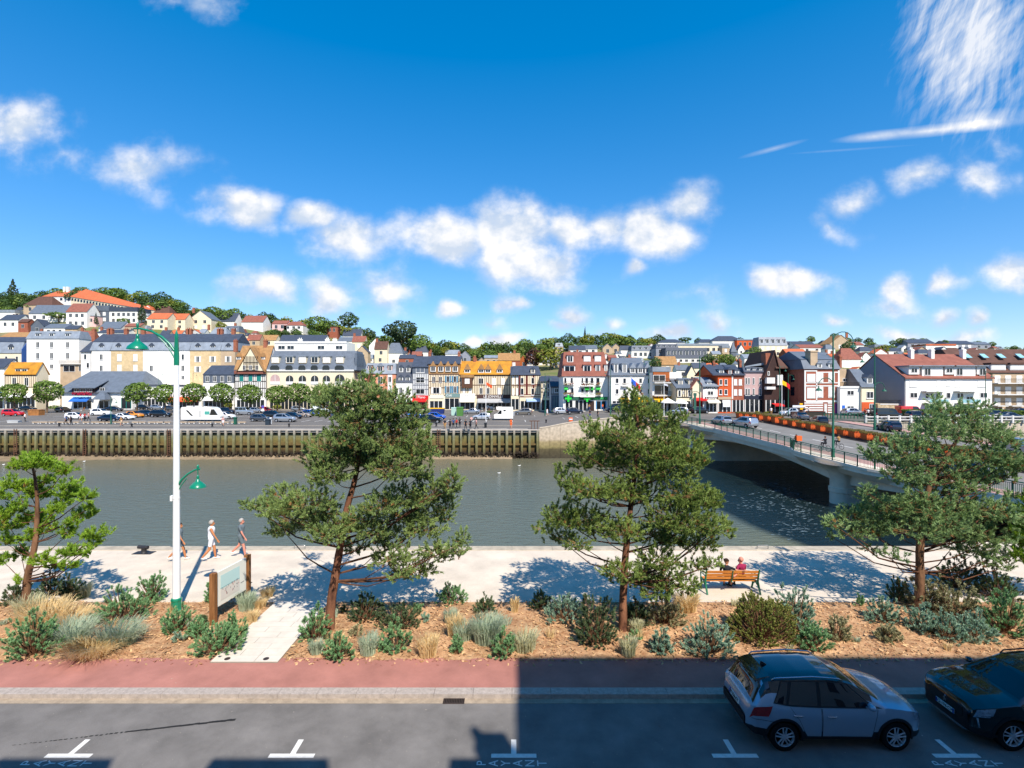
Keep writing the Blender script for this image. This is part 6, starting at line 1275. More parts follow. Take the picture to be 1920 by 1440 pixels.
B = Bld('timbered house with dark red brown floor bands and slate roof', 139.6, 974.3, 1013.5, 703, 769, 'cream', 9, name='timbered_house'); B.mans(703, 686, 'slate', 3, 3.2, x0=959).dorm([999], 687, 700, 8, 'slate', 'gable'); M_rb = mat('timber_red_brown', '#6b2f2a', .85, .1); B.timber(974.5, 1013, 704, 740, 13, (703.5, 721, 723.5, 740, 744), M_rb, .5).timber(976, 1012, 704, 741, 3.5, (), M_timb, .1); B.wins([979, 999], 708, 720, 5.5).wins([979, 999], 728, 741, 5.5); B.awn(987, 1013, 747, 752, mat('awning_pale_blue', '#9db8dc', .8), 1.6).shop(976, 1012, 752, 768)
B = Bld('little timbered house with shuttered windows left of the chemist', 136, 1014, 1033, 715, 770, 'cream', 8); B.gabx(715, 705, 'slate'); B.timber(1014.5, 1032.5, 715, 746, 3.6, (715, 728, 735), M_timd).wins([1020, 1028], 719, 728, 3.5).wins([1020, 1028], 734, 744, 3.5); B.shop(1015, 1032, 750, 769)
B = Bld('blue grey slate fronted house squeezed beside the chemist', 130, 1033.2, 1055, 725, 770, 'pale', 9); B.gabx(725, 705, 'slate'); B.timber(1033.5, 1054.5, 725, 740, 3.6, (726, 739), M_timd).wins([1043.5], 728, 736, 7); B.box('front', 1033.4, 1054.8, 741, 769, WM['slatew'], .05); B.shop(1039, 1048, 744, 768, S_teal)
# chemist
B = Bld('white chemist building with tall brown tiled mansard and green crosses', 118, 1056, 1140, 705, 771, 'white', 11, 'chemist', 'chemist_building'); B.mans(705.5, 660, 'brown', 5, 2.4, x0=1054, x1=1141); G_gr = mat('awning_green', '#35b04a', .8, .04)
for x, y0, y1, w, k in ((1069, 667, 680, 12, 'w'), (1101, 667, 678, 13, 's'), (1121, 667, 678, 12, 's'), (1068, 685, 698, 21, 'w'), (1101, 685, 698, 15, 'w'), (1121, 685, 698, 9, 'w'), (1136, 685, 697, 6, 'w')): B.dorm([x], y0 - 2, y1, w, 'brown', 'flat', dep=2.2, setb=.35 if y0 > 680 else 1.3, kind=k, wall=M_wf)
B.wins([1060, 1072], 708, 719, 5).wins([1092], 708, 719, 4).wins([1100, 1110], 708, 719, 6).wins([1121], 708, 719, 7).wins([1061, 1073], 727, 738, 6).wins([1092, 1100, 1110], 727, 738, 6).wins([1121], 727, 738, 8)
for x, w in ((1061, 7), (1100, 8), (1110, 5), (1121, 8)): B.awn(x - w / 2, x + w / 2, 725.5, 729.5, G_gr, .7)
B.balc(1056, 1076, 715.5, 721, out=.7).balc(1088, 1112, 715, 723, out=1.1).balc(1117, 1127, 716, 722, out=.7).balc(1056, 1076, 735, 740, out=.7).balc(1087, 1114, 735, 743, out=1.1, m=M_wf).balc(1117, 1127, 735, 741, out=.7)
b = MB()
for _ in range(90):
    x = rnd.choice(((1057, 1075, 721), (1118, 1126, 721), (1057, 1075, 739), (1118, 1126, 740), (1089, 1111, 722))); b.ball((X_(rnd.uniform(x[0], x[1]), 117), 117.1 + rnd.uniform(-.1, .1), H_(x[2] - rnd.uniform(0, 2.5), 117)), rnd.uniform(.1, .2), 5, 3)
b.build('window_flowers', leafmat('flowers_mixed', '#4f8a3c', '#b03a4f', .8, 2), B.t)
B.box('fascia', 1057, 1139, 744, 750, S_green, .16); B.text('PHARMACIE', 1122, 747, .75, mat('letters_green', '#4fd06a', .5, 0), .2)
M_cross = mat('cross_green', '#29c840', .5, 0)
for x in (1065, 1100):
    b = MB(); q = X_(x, 118); z = H_(747, 118); b.box(q - .22, q + .22, 117.2, 117.4, z - .75, z + .75); b.box(q - .75, q + .75, 117.21, 117.39, z - .22, z + .22); b.build('green_cross', M_cross, B.t)
B.shop(1060, 1074, 751, 770).shop(1078, 1108, 751, 770).box('door', 1107, 1114, 752, 770, WM['dkbrown'], .09); B.box('door_frame', 1114, 1117, 751, 770, M_wf, .1); B.shop(1118, 1136, 752, 767, mat('blue_poster', '#5f9fd0', .6))
B = Bld('white house with slate roof and three white pointed dormers', 115, 1146, 1223, 703, 772, 'white', 11); B.gabx(703, 671, 'midslate', 1142, 1224, hip=15); B.dorm([1155, 1171], 681, 700, 8, 'zinc', 'flat', setb=.6, wall=M_wf).dorm([1186.5, 1200.5, 1214.5], 680, 700, 10, 'zinc', 'point', setb=.1, wall=M_wf); B.wins([1157, 1171, 1201, 1217], 709, 719, 6).wins([1157, 1171, 1201, 1217], 729, 739, 6); B.balc(1165, 1178, 718, 723, out=.6).balc(1165, 1178, 738, 743, out=.6); B.awn(1163, 1178, 745, 754, A_yel, 1.4).awn(1195, 1222, 745, 752, A_yel, 1.4).shop(1148, 1222, 752, 771)
B = Bld('modern building with orange timber box and glazed balconies', 112, 1223.4, 1268, 698, 772, 'white', 10, 'restaurant', 'modern_building'); B.box('roof', 1222, 1256, 688, 697, RM['zinc'], .6, 9.5); B.box('timber_box', 1224, 1254, 697.2, 715, WM['wood'], .5); B.Z -= .5; B.wins([1236], 703, 715, 23, 'd'); B.Z += .5; B.balc(1224, 1268, 709, 717, out=1.4, m=M_rail).balc(1224, 1255, 733, 741, out=1.2, m=M_rail).wins([1240], 722, 740, 27, 'd').wins([1262], 724, 738, 8, 'd'); B.box('fascia', 1224, 1264, 741, 746, S_brown, .3); B.text('LA PIROGUE', 1243, 743.4, .85, TX_y, .36); B.awn(1224, 1262, 746, 752, A_yel, 2.2).shop(1225, 1266, 752, 771)
B = Bld('timbered corner house with white gable and grey slate roof', 108, 1268.3, 1318, 727, 773, 'cream', 9, name='timbered_house'); B.gabx(727, 709, 'midslate', 1268, 1305, d=9).dorm([1276, 1295], 711, 724, 8, 'midslate', 'flat', setb=1.2); B.gaby(727, 710, 'brown', 1297, 1318, fr=.5, d=6, wm=WM['cream']); B.timber(1269, 1297, 728, 745, 3.6, (728, 745), M_timd).wins([1274, 1293], 731, 744, 5, 'd').wins([1281], 733, 739, 3, 'd').wins([1308], 719, 728, 5).wins([1308], 732, 742, 6, 'd'); B.box('front_bay', 1297, 1318, 727, 772, WM['cream'], .5); B.awn(1298, 1322, 744, 750, A_red, 1.6).box('shop_red', 1298, 1320, 750, 772, A_red, .55); B.shop(1270, 1295, 752, 771)
B = Bld('small white house lettered under the eaves beside the orange house', 107, 1318.5, 1345.5, 724, 773, 'white', 9); B.gabx(724, 707, 'zinc').dorm([1330], 711, 723, 8, 'zinc', 'gable', setb=.6, wall=M_wf); B.text('GRIFFOLD', 1333, 727.5, .75, TX_d, .03); B.wins([1332], 733, 741, 11, 'd'); B.box('fascia', 1322, 1345, 744, 749, S_brown, .14); B.text('Casting', 1333, 746.3, .75, TX_w, .18); B.awn(1323, 1346, 749, 754, A_cream, 1.5).shop(1323, 1344, 754, 772)
B = Bld('bright orange rendered house under a dark slate roof', 107, 1346, 1371.7, 703, 773, 'orange', 10); B.gabx(703, 684, 'slate', 1337, 1372).dorm([1353], 692, 702, 9, 'slate', 'flat', setb=.6, wall=M_wf); B.wins([1351.5, 1361], 711, 722, 5.5).wins([1351, 1361], 730, 740, 6); B.box('fascia', 1346, 1371, 744, 749, WM['tan'], .12); B.shop(1347, 1370, 750, 772); B.chim([1338], 680, 703, 4)
B = Bld('red brick house with white window surrounds next to the orange one', 107, 1372, 1395, 703, 773, 'brick', 10); B.gabx(703, 684, 'slate').dorm([1369], 688, 703, 8, 'slate', 'gable', setb=0, wall=M_brk).dorm([1382], 693, 702, 8, 'slate', 'flat', wall=M_wf); B.wins([1379, 1388], 711, 722, 6, 's').wins([1379, 1388], 730, 741, 6, 's').shop(1373, 1394, 750, 772); B.chim([1387], 676, 700, 4); B.box('quoin', 1372, 1374.5, 704, 748, M_wf, .04)
B = Bld('pale rose house with dark mansard and grey shopfront', 107, 1395.4, 1433, 698, 773, 'rose', 10); B.mans(698, 688.5, 'slate', .5, 1.0).dorm([1403, 1414, 1426], 690, 698, 6, 'zinc', 'flat', wall=M_wf); b = MB(); b.hexa([(X_(1397, 108), 108, H_(688.4, 108)), (X_(1437, 108), 108, H_(684, 108)), (X_(1437, 115), 115, H_(684, 115)), (X_(1399, 115), 115, H_(688.4, 115))], [(X_(1397, 108), 108, H_(686.5, 108)), (X_(1437, 108), 108, H_(679, 108)), (X_(1437, 115), 115, H_(679, 115)), (X_(1399, 115), 115, H_(686.5, 115))]); b.build('upper_roof', RM['zinc'], B.t)
B.wins([1399, 1404, 1413, 1425], 708, 721, 4, 'd').wins([1399, 1404, 1413, 1425], 728, 741, 4); B.box('fascia', 1395.5, 1432, 740, 748, mat('sign_navy', '#22283a', .7), .14); B.shop(1397, 1431, 749, 772)
B = Bld('tall dark timbered house with steep brown roof and white balconies', 106, 1433.3, 1472, 708, 773, 'dkbrown', 12, name='timbered_house'); B.gaby(708, 657, 'dkbrown', 1434, 1462, xm=1452, wm=WM['dkbrown'], d=11); B.box('balcony_wall', 1434, 1449, 708, 719, M_wf, .9); B.box('balcony_floor', 1433.5, 1450, 725, 730, M_shut, .9); B.box('white_bay', 1456, 1466, 703, 722, M_wf, .4); B.wins([1441], 696, 704, 4, 'd'); B.shop(1436, 1470, 750, 772).awn(1446, 1464, 756, 760, A_red); B.gabx(690, 664, 'dkbrown', 1455, 1478, d=12, name='rear_roof'); b = MB(); b.hexa([(X_(1441, 106), 107, H_(692, 107)), (X_(1447, 106), 107, H_(692, 107)), (X_(1447, 106), 109, H_(692, 107)), (X_(1441, 106), 109, H_(692, 107))], [(X_(1440, 106), 107, H_(662, 107)), (X_(1449, 106), 107, H_(662, 107)), (X_(1449, 106), 109, H_(662, 107)), (X_(1440, 106), 109, H_(662, 107))]); b.build('chimney', M_brk, B.t)
# brick and white corner house
M_stripe = mat('brick_stripe', '#a9624b', .9, .18, 2.5)
B = Bld('tall brick house with white quoins and striped ground floor', 101, 1508, 1574, 692, 777, 'brick', 13, 'house', 'brick_house'); B.mans(692, 674, 'midslate', .6, 1.2, x0=1507, cap=(659, 'midslate', 4)); B.dorm([1537, 1558], 676, 691, 9, 'zinc', 'gable', setb=.0, wall=M_wf)
for x0, x1, y0, y1 in ((1508, 1511, 694, 752), (1571, 1574, 694, 752), (1530, 1532, 694, 752), (1511, 1530, 694, 696.5), (1532, 1571, 697, 699), (1511, 1571, 716.8, 718.6), (1511, 1571, 722.4, 724.6), (1511, 1571, 750.5, 754)): B.box('white_trim', x0, x1, y0, y1, M_wf, .05)
for x in (1537.5, 1559):
    for y0, y1 in ((699.2, 716.6), (725, 746)): B.box('window_surround', x - 6, x + 6, y0, y1, M_wf, .04)
for x0, x1 in ((1508, 1543), (1552, 1563)):
    for k in range(5): B.box('white_stripe', x0, x1, 754.4 + k * 4.4, 756.8 + k * 4.4, M_wf, .05)
B.wins([1537.5, 1559], 702, 715, 7).wins([1537.5, 1559], 728, 743, 7); B.box('blind_panel', 1513, 1528.5, 701, 716, M_wf, .08); B.box('blind_panel', 1513, 1528.5, 727, 747, M_wf, .08); B.box('door', 1565, 1571, 757, 777, mat('door_purple', '#6a2a6c', .5), .1); B.box('door', 1545, 1550, 757, 775, mat('door_white', '#d4d2cc', .5), .1)
b = MB(); b.box(X_(1516, 102), X_(1529, 102), 101.3, 103.2, H_(691, 101), H_(660, 101)); b.box(X_(1515.3, 102), X_(1529.7, 102), 101.2, 103.3, H_(659.9, 101), H_(657, 101)); b.build('chimney', WM['tan'], B.t)
Z0 = X_(1508, 101)
for y in (104.5, 108.8):
    for z0, z1 in ((H_(716, 101), H_(702, 101)), (H_(743, 101), H_(726, 101))):
        b = MB(); b.box(Z0 - .05, Z0 - .001, y, y + 1.3, z0, z1); b.build('window', M_glass, B.t)
b = MB()
for y in (101.1, 106.3, 111.5): b.box(Z0 - .06, Z0 - .001, y, y + 1.9, H_(750, 101), H_(698, 101))
b.build('brickwork', M_stripe, B.t); B.chim([1574], 668, 690, 4)
B = Bld('plain white house with blue door and roof terrace', 100, 1575.3, 1614, 725, 779, 'white', 10); B.box('rear_storey', 1576, 1612, 690, 724, WM['tan'], -4, 9.5); B.balc(1576, 1612, 716.5, 724, m=M_timd, out=.05); B.box('cornice', 1575, 1614, 724, 728, M_wf, .12); B.wins([1594.5], 732, 741, 13, 'd').wins([1594.5], 761, 768, 13, 'd'); B.box('door', 1579, 1584, 760, 779, mat('door_blue', '#1e63c4', .5), .08); B.Z += 4; B.wins([1585, 1602], 709, 716, 11, 'd'); B.Z -= 4
B = Bld('narrow cream house with slate dormer and orange brick ground floor', 99.5, 1615.5, 1640, 726, 779, 'cream', 10); B.mans(726, 692, 'midslate', 2, 4.0).dorm([1631], 701, 720, 11, 'slate', 'gable', setb=.6, wall=M_wf); B.wins([1631], 734, 747, 13, 'w'); B.box('brick_base', 1615.6, 1640, 754, 779, WM['orange'], .07); B.wins([1634], 757, 768, 9, 'w', .1)
B = Bld('low rubble stone garage with green doors and a terrace rail', 99, 1646, 1697, 757, 777, 'rubble', 8, 'garage', 'garage'); B.balc(1650, 1696, 750, 757, m=M_timd, out=.05); B.box('garage_door', 1674, 1689, 768, 777, mat('door_green', '#0d5a3a', .5), .06); B.box('garage_door', 1653, 1659, 767, 777, MATS['door_green'], .06); B.Z += 6; B.wins([1660], 741, 750, 10, 'd'); B.box('rear_wall', 1648, 1668, 735, 757, WM['white'], 0, 1.5); B.Z -= 6
# big white apartment house, grey gable
Zb_ = 98; B = Bld('long white apartment house with brown roof, grey gable and glass balconies', Zb_, 1698, 1860, 709, 776, 'white', 16, 'apartment building', 'apartment_building'); B.gabx(709, 664, 'brown', 1697, 1861, d=16)
b = MB(); gx = X_(1697.2, Zb_) - .08; b.prism([(Zb_ + .05, H_(776, Zb_)), (Zb_ + 15.95, H_(776, Zb_)), (Zb_ + 15.95, H_(709, Zb_)), (Zb_ + 8, H_(664, Zb_ + 8) - .35), (Zb_ + .05, H_(709, Zb_) - .1)], 'x', gx - .05, gx); b.build('grey_gable', WM['grey'], B.t)
M_gb = mat('balcony_glass', '#8fbcc2', .15, .08, 1, .6)
for x0, x1, k in ((1704, 1724, 'w'), (1729, 1768, 's'), (1772, 1788, 'w'), (1789, 1829, 's'), (1832, 1849, 's')):
    y1 = 702 if x1 - x0 < 22 else 706; b = MB(); Z = Zb_ + .2; b.box(X_(x0, Z), X_(x1, Z), Z, Z + 5, H_(y1, Z), H_(687, Z)); D = b.build('dormer', WM['white'], B.t); b = MB(); b.box(X_(x0 - 3, Z), X_(x1 + 1, Z), Z - .5, Z + 5, H_(686.9, Z), H_(685, Z)); b.build('dormer_roof', RM['zinc'], D)
    B.Z = Z; 
    if k == 'w': B.wins([(x0 + x1) / 2], 690, 699, 12, 'd', .04)
    else: B.wins([x0 + 10], 690, 704, 12, 'd', .04)
    B.Z = Zb_
B.wins([1713, 1849 - 5], 736, 746, 14, 'd').wins([1738, 1747, 1759], 737, 747, 7, 'd').wins([1778], 736, 747, 8, 'd').wins([1797, 1803], 737, 747, 6, 'd').wins([1818], 743, 753, 13, 'd').wins([1760, 1778], 713, 724, 8, 's').wins([1712, 1797, 1840], 714, 725, 14, 's')
for x0, x1 in ((1729, 1768), (1790, 1828)):
    b = MB(); Z = Zb_; b.box(X_(x0, Z), X_(x1, Z), Z - 1.3, Z - .003, H_(757, Z), H_(755, Z), 0); b.box(X_(x0 + 4, Z), X_(x1, Z), Z - 1.3, Z - 1.25, H_(754.9, Z), H_(748.5, Z), 1); b.box(X_(x0 - 2, Z), X_(x1, Z), Z - 1.3, Z - .003, H_(734.5, Z), H_(732.5, Z), 0); b.build('balcony', [M_wf, M_gb], B.t)
B.chim([1708, 1746, 1805], 655, 673, 6, WM['white'], .42)
B = Bld('brown roofed apartment block with dark balconies at the right edge', 106, 1861, 2030, 700, 774, 'tan', 14, 'apartment building', 'apartment_building'); B.mans(699, 655, 'dkbrown', 6, 5.5, x0=1802, x1=2030)
for x in (1813, 1844, 1876, 1912):
    b = MB(); Z = 106 + 3.1; b.hexa([(X_(x - 5, Z), Z - .6, H_(672, Z)), (X_(x + 5, Z), Z - .6, H_(672, Z)), (X_(x + 5, Z), Z + .6, H_(664, Z)), (X_(x - 5, Z), Z + .6, H_(664, Z))], [(X_(x - 5, Z), Z - .75, H_(671, Z)), (X_(x + 5, Z), Z - .75, H_(671, Z)), (X_(x + 5, Z), Z + .45, H_(663, Z)), (X_(x - 5, Z), Z + .45, H_(663, Z))]); b.build('skylight', M_gb, B.t)
for x0, x1 in ((1858, 1886), (1894, 1925)): B.dorm([(x0 + x1) / 2], 680, 694, x1 - x0, 'dkbrown', 'flat', dep=4, setb=.3, kind='s', wall=M_wf)
for y in (714, 735, 756):
    for x0, x1 in ((1860, 1925),) if y < 750 else ((1860, 1880), (1887, 1916)): B.balc(x0, x1, y - 4, y + 4, m=M_timd, out=1.3)
    B.wins([1870, 1890, 1911], y - 10, y + 3, 11, 's')
B.shop(1862, 1880, 765, 772)
# ---- houses up the hillside
def hh(x0, x1, yt, ye, yb, style, wall, roof, label, nw=3, rows=1, d=None, ch=0, cat='house', dz=0):
    pc = (x0 + x1) / 2; Z = hill_Z(pc, yb) + dz; d = d or max(6, min(14, (x1 - x0) * Z / 960 * .8))
    B = Bld(label, Z, x0, x1, ye, yb, wall, d, cat, low=7)
    if style == 'gx': B.gabx(ye, yt, roof)
    elif style == 'gy': B.gaby(ye, yt, roof)
    elif style == 'hip': B.gabx(ye, yt, roof, hip=(x1 - x0) * .28)
    elif style == 'mans': B.mans(ye, yt, roof, 1.5, 1.6)
    else: B.box('roof', x0 - .4, x1 + .4, yt, ye, RM[roof], .3, d + .3)
    w = min(5.5, (x1 - x0) / (nw + 1) * .6); hgt = (yb - ye) / max(rows, 1)
    for r_ in range(rows):
        if nw and hgt > 4: B.wins([x0 + (x1 - x0) * (i + .75 + rnd.uniform(-.08, .08)) / (nw + .5) for i in range(nw)], ye + hgt * (r_ + .2), ye + hgt * (r_ + .2) + min(7, hgt * .62), w, rnd.choice(('d', 'd', 's')))
    if style == 'mans': B.dorm([x0 + (x1 - x0) * (i + .5) / nw for i in range(nw)], yt + (ye - yt) * .25, ye - .5, max(4, w), roof, 'flat', setb=.4, wall=M_wf)
    if ch: B.chim([x0 + (x1 - x0) * (.2 if ch == 1 else .75)], yt - 5, yt + 5, 4)
    return B
HILL = [
 (44,98,556,572,592,'hip','tan','dkbrown','brown hipped roof house on the left hill'),(54,126,572,588,604,'gx','white','midslate','white house with long slate roof and dormers on the left hill',4),(124,163,569,585,614,'gx','white','brown','white house with brown roof and balcony on the left hill',3,2),
 (163,205,573,583,604,'flat','slatew','midslate','grey clad flats left half on the left hill',3,2),(205,258,576,584,606,'flat','white','slate','white and slate modern flats on the left hill',5,2),(163,180,592,593,612,'flat','palepink','midslate','small pink house below the grey flats',1),
 (0,34,590,600,622,'gx','white','slate','white house with slate roof at the left edge of the hill',2),(34,52,598,604,624,'gx','brick','dkbrown','small brown house beside the left edge of the hill',1),(58,82,598,611,626,'gy','slatew','slate','dark slate gabled house low on the left hill',1),(0,28,581,586,598,'flat','white','zinc','low white garage on the left hill',2),
 (82,122,607,615,630,'gx','white','midslate','white house with long grey roof above the white block',3),(122,145,610,617,634,'gx','tan','slate','tan cottage with slate roof above the white block',1),(0,50,623,632,645,'gx','tan','tan','long tan roofed house at the left edge behind the front row',2),(150,172,620,632,648,'gx','brick','brown','brick house with brown roof behind the front row',1,1,None,1),
 (185,226,603,616,628,'gx','white','midslate','grey roofed house with two dormers above the slate row',2),(180,234,618,624,634,'gx','white','slate','low slate roofed house just behind the slate row',2,1,None,1),(234,262,606,612,628,'gx','tan','brown','brown roofed cottage beside the green lamp',1),
 (276,314,587,598,617,'gx','cream','red','cream cottage with bright orange roof, left of the pair',2,2),(315,347,588,599,617,'gx','cream','red','cream cottage with bright orange roof, right of the pair',2,2),(283,318,574,588,596,'hip','tan','dkbrown','brown hipped roof among trees above the orange pair',2),(270,284,572,578,592,'gy','white','red','small white gable right of the long red roofed building',1),
 (355,396,582,598,618,'gy','cream','midslate','cream gabled house with slate roof on the hill',2,2,None,1),(402,440,587,603,613,'gx','white','slate','white house with steep slate roof on the hill',2),(453,493,592,604,619,'gx','white','brown','white house with brown tiled roof among the trees',2),(510,538,601,607,618,'gx','palepink','brown','pinkish bungalow high on the middle hill',2),(532,568,603,610,618,'hip','white','brown','white bungalow with hipped brown roof high on the hill',3),(613,633,612,613,624,'flat','brick','dkbrown','red brown timber box house on the hill',2),
 (383,426,614,636,648,'hip','tan','zinc','grey pavilion roofed villa behind the slate row',2,1,None,1),(421,448,611,622,642,'mans','stone','midslate','stone villa with slate mansard and tall chimneys',2,1,None,2),(463,487,627,638,648,'gx','tan','brown','small brown roofed house left of the terrace',1),(488,517,628,638,648,'gx','cream','tan','cream house with tan roof left of the terrace',1),
 (522,608,628,640,650,'gx','white','slate','long low slate roofed house above the terrace',5),(642,676,617,630,646,'gx','white','slate','white house with slate roof and dormer right of the terrace',2),(634,660,632,640,652,'gx','white','midslate','white cottage below the slate roofed house',1),(660,684,630,641,660,'gx','cream','brown','cream cottage with brown roof near the cedar',1,1,None,1),
 (668,690,648,660,684,'gy','tan','slate','gabled tan house beside the arcade roof',1,2),(692,716,634,648,668,'gy','white','slate','white gable below the trees left of the cedar',1),(702,726,640,655,682,'gx','cream','dkbrown','cream house under the cedar left side',1,2,None,1),(722,755,643,662,682,'hip','white','midslate','white house with pyramid slate roof before the cedar',1,2),(748,778,665,672,686,'gx','brick','slate','slate roofed house behind the narrow white one',1),
 (778,802,646,660,676,'hip','white','slate','slate roofed house just right of the cedar',1),(772,790,659,667,684,'gx','brick','brown','small brick house right of the cedar',1),(835,860,656,664,678,'gx','white','zinc','white house with zinc roof above the tile dormers',2),(862,882,658,668,682,'gy','grey','zinc','grey house with angled zinc roof above the orange roof',1),(908,935,666,671,690,'gx','tan','zinc','low house with pale roof behind the orange roof',2),
 (934,975,662,676,694,'gx','brick','tan','old timbered house with tan roof behind the orange roof',2,1,None,2),(945,960,672,682,690,'flat','white','zinc','white box house behind the orange roof',1),(974,988,666,676,692,'gy','wood','tan','timber gable with red balconies behind the narrow houses',1),(1024,1044,659,666,676,'gy','white','brown','white gable below the wood in the middle',1),(1041,1056,643,650,662,'mans','tan','zinc','stone tower house in the trees of the middle hill',1),
 (1044,1060,664,668,676,'gx','white','slate','low slate roof house left of the chemist roof',1),(1068,1098,648,656,664,'gx','white','slate','slate roofed house above the chemist roof left',2),(1092,1120,647,654,662,'gx','white','midslate','pale slate roofed house above the chemist roof right',2),(1130,1148,644,652,664,'gy','tan','midslate','left of two gabled houses on the middle hill',1),(1146,1164,644,652,662,'gy','tan','midslate','right of two gabled houses on the middle hill',1),
 (1164,1184,648,656,668,'gx','white','slate','white house left of the dormered flats',2),(1184,1228,648,658,672,'mans','white','midslate','white flats with four slate dormers on the hill',4,1),(1212,1232,644,652,668,'gy','white','brown','white gabled house with brown roof on the hill',1,2),(1230,1272,645,653,676,'mans','grey','slate','dark slate flats with balconies on the hill',4,2),(1234,1285,636,642,656,'hip','white','slate','slate roofed block on the skyline left',4),
 (1248,1328,652,672,680,'mans','white','slate','broad slate mansard block with white central balcony',7,1,14),(1270,1366,644,648,668,'flat','cream','zinc','long cream flats with flat roof on the skyline',9,1,12,0,'apartment building'),(1310,1345,636,642,652,'hip','white','slate','slate hipped block on the skyline middle',3),(1336,1396,630,639,654,'hip','white','slate','large slate hipped block on the skyline',5,1,14),(1382,1412,636,638,656,'flat','orange','zinc','coral flats on the skyline',3,1),
 (1336,1352,658,664,676,'gx','cream','zinc','small cream house left of the church',1),(1354,1368,648,652,672,'flat','tan','zinc','tan narrow flats left of the church',1,2),(1384,1396,646,656,664,'gy','white','slate','white gable with balcony right of the church spire',1),(1423,1476,632,648,668,'mans','cream','zinc','grand cream flats with dormered zinc roof on the hill',5,2,12),(1476,1492,640,646,656,'gx','white','slate','small white house right of the grand flats',1),
 (1396,1430,664,672,690,'gx','white','zinc','white house with grey roof behind the rose house',2),(1404,1420,676,684,700,'gx','brick','red','brick house with red roof behind the rose house',1),(1232,1270,668,684,698,'gx','tan','tan','tan roofed house with a white dormer behind the modern building',1,1),(1268,1292,684,694,712,'gx','white','midslate','white house with slate sides behind the timbered corner house',1,1,None,1),(1288,1306,686,704,714,'gy','cream','slate','timber gable behind the timbered corner house',1),(1300,1326,680,690,706,'gx','cream','slate','slate roof behind the small lettered house',1),
 (1476,1514,654,664,676,'gx','brick','red','red tiled house behind the brick corner house',1),(1490,1530,640,648,658,'gx','white','slate','long white house with slate roof on the right skyline',4),(1500,1545,646,652,662,'gx','white','brown','white house with brown roof right of the grand flats',2),(1548,1566,646,654,664,'hip','white','midslate','pyramid slate roof behind the tall green lamp',1),(1556,1598,628,644,656,'gy','tan','tan','tan gabled manor crowning the right skyline',1,1,None,2),(1588,1620,641,647,656,'gx','white','brown','white house with brown roof right of the manor',3),
 (1576,1616,653,674,690,'hip','white','brown','white house with tall brown hipped roof above the terrace house',2,1),(1614,1634,660,670,690,'gy','white','brown','white gable with window above the narrow cream house',1),(1612,1640,650,658,668,'hip','white','slate','slate hipped house on the right hill',1),(1640,1664,654,662,680,'gy','white','red','white gable with red roof beside the grey gable',1),(1652,1690,652,658,668,'gx','white','slate','low house behind the grey gable apex',2),(1640,1662,646,652,664,'flat','cream','zinc','cream flat roofed house on the right hill',2),
 (1702,1752,636,643,652,'gx','grey','slate','dark long roofed block left on the far right skyline',4),(1774,1826,639,645,654,'gx','grey','slate','dark long roofed block right on the far right skyline',4),(1826,1858,641,646,654,'gx','grey','midslate','grey roofed block at the end of the right skyline',2),(1736,1792,645,648,660,'flat','white','red','white building with a red roof edge on the right skyline',4),(1716,1742,650,658,668,'gy','tan','brown','tan gable behind the apartment house roof',1),(1722,1750,655,662,672,'hip','white','slate','slate roof behind the apartment house chimney',1),(1758,1782,650,660,670,'gy','white','slate','white gable above the apartment house roof',1),(1774,1802,652,660,670,'gx','cream','dkbrown','brown roofed house above the apartment house roof right',2),(1822,1842,652,660,670,'gy','white','brown','white gable near the right end of the skyline',1),(1846,1890,656,662,672,'gx','tan','tan','tan roofed house at the right end of the skyline',2)]
for h in HILL: hh(*h)
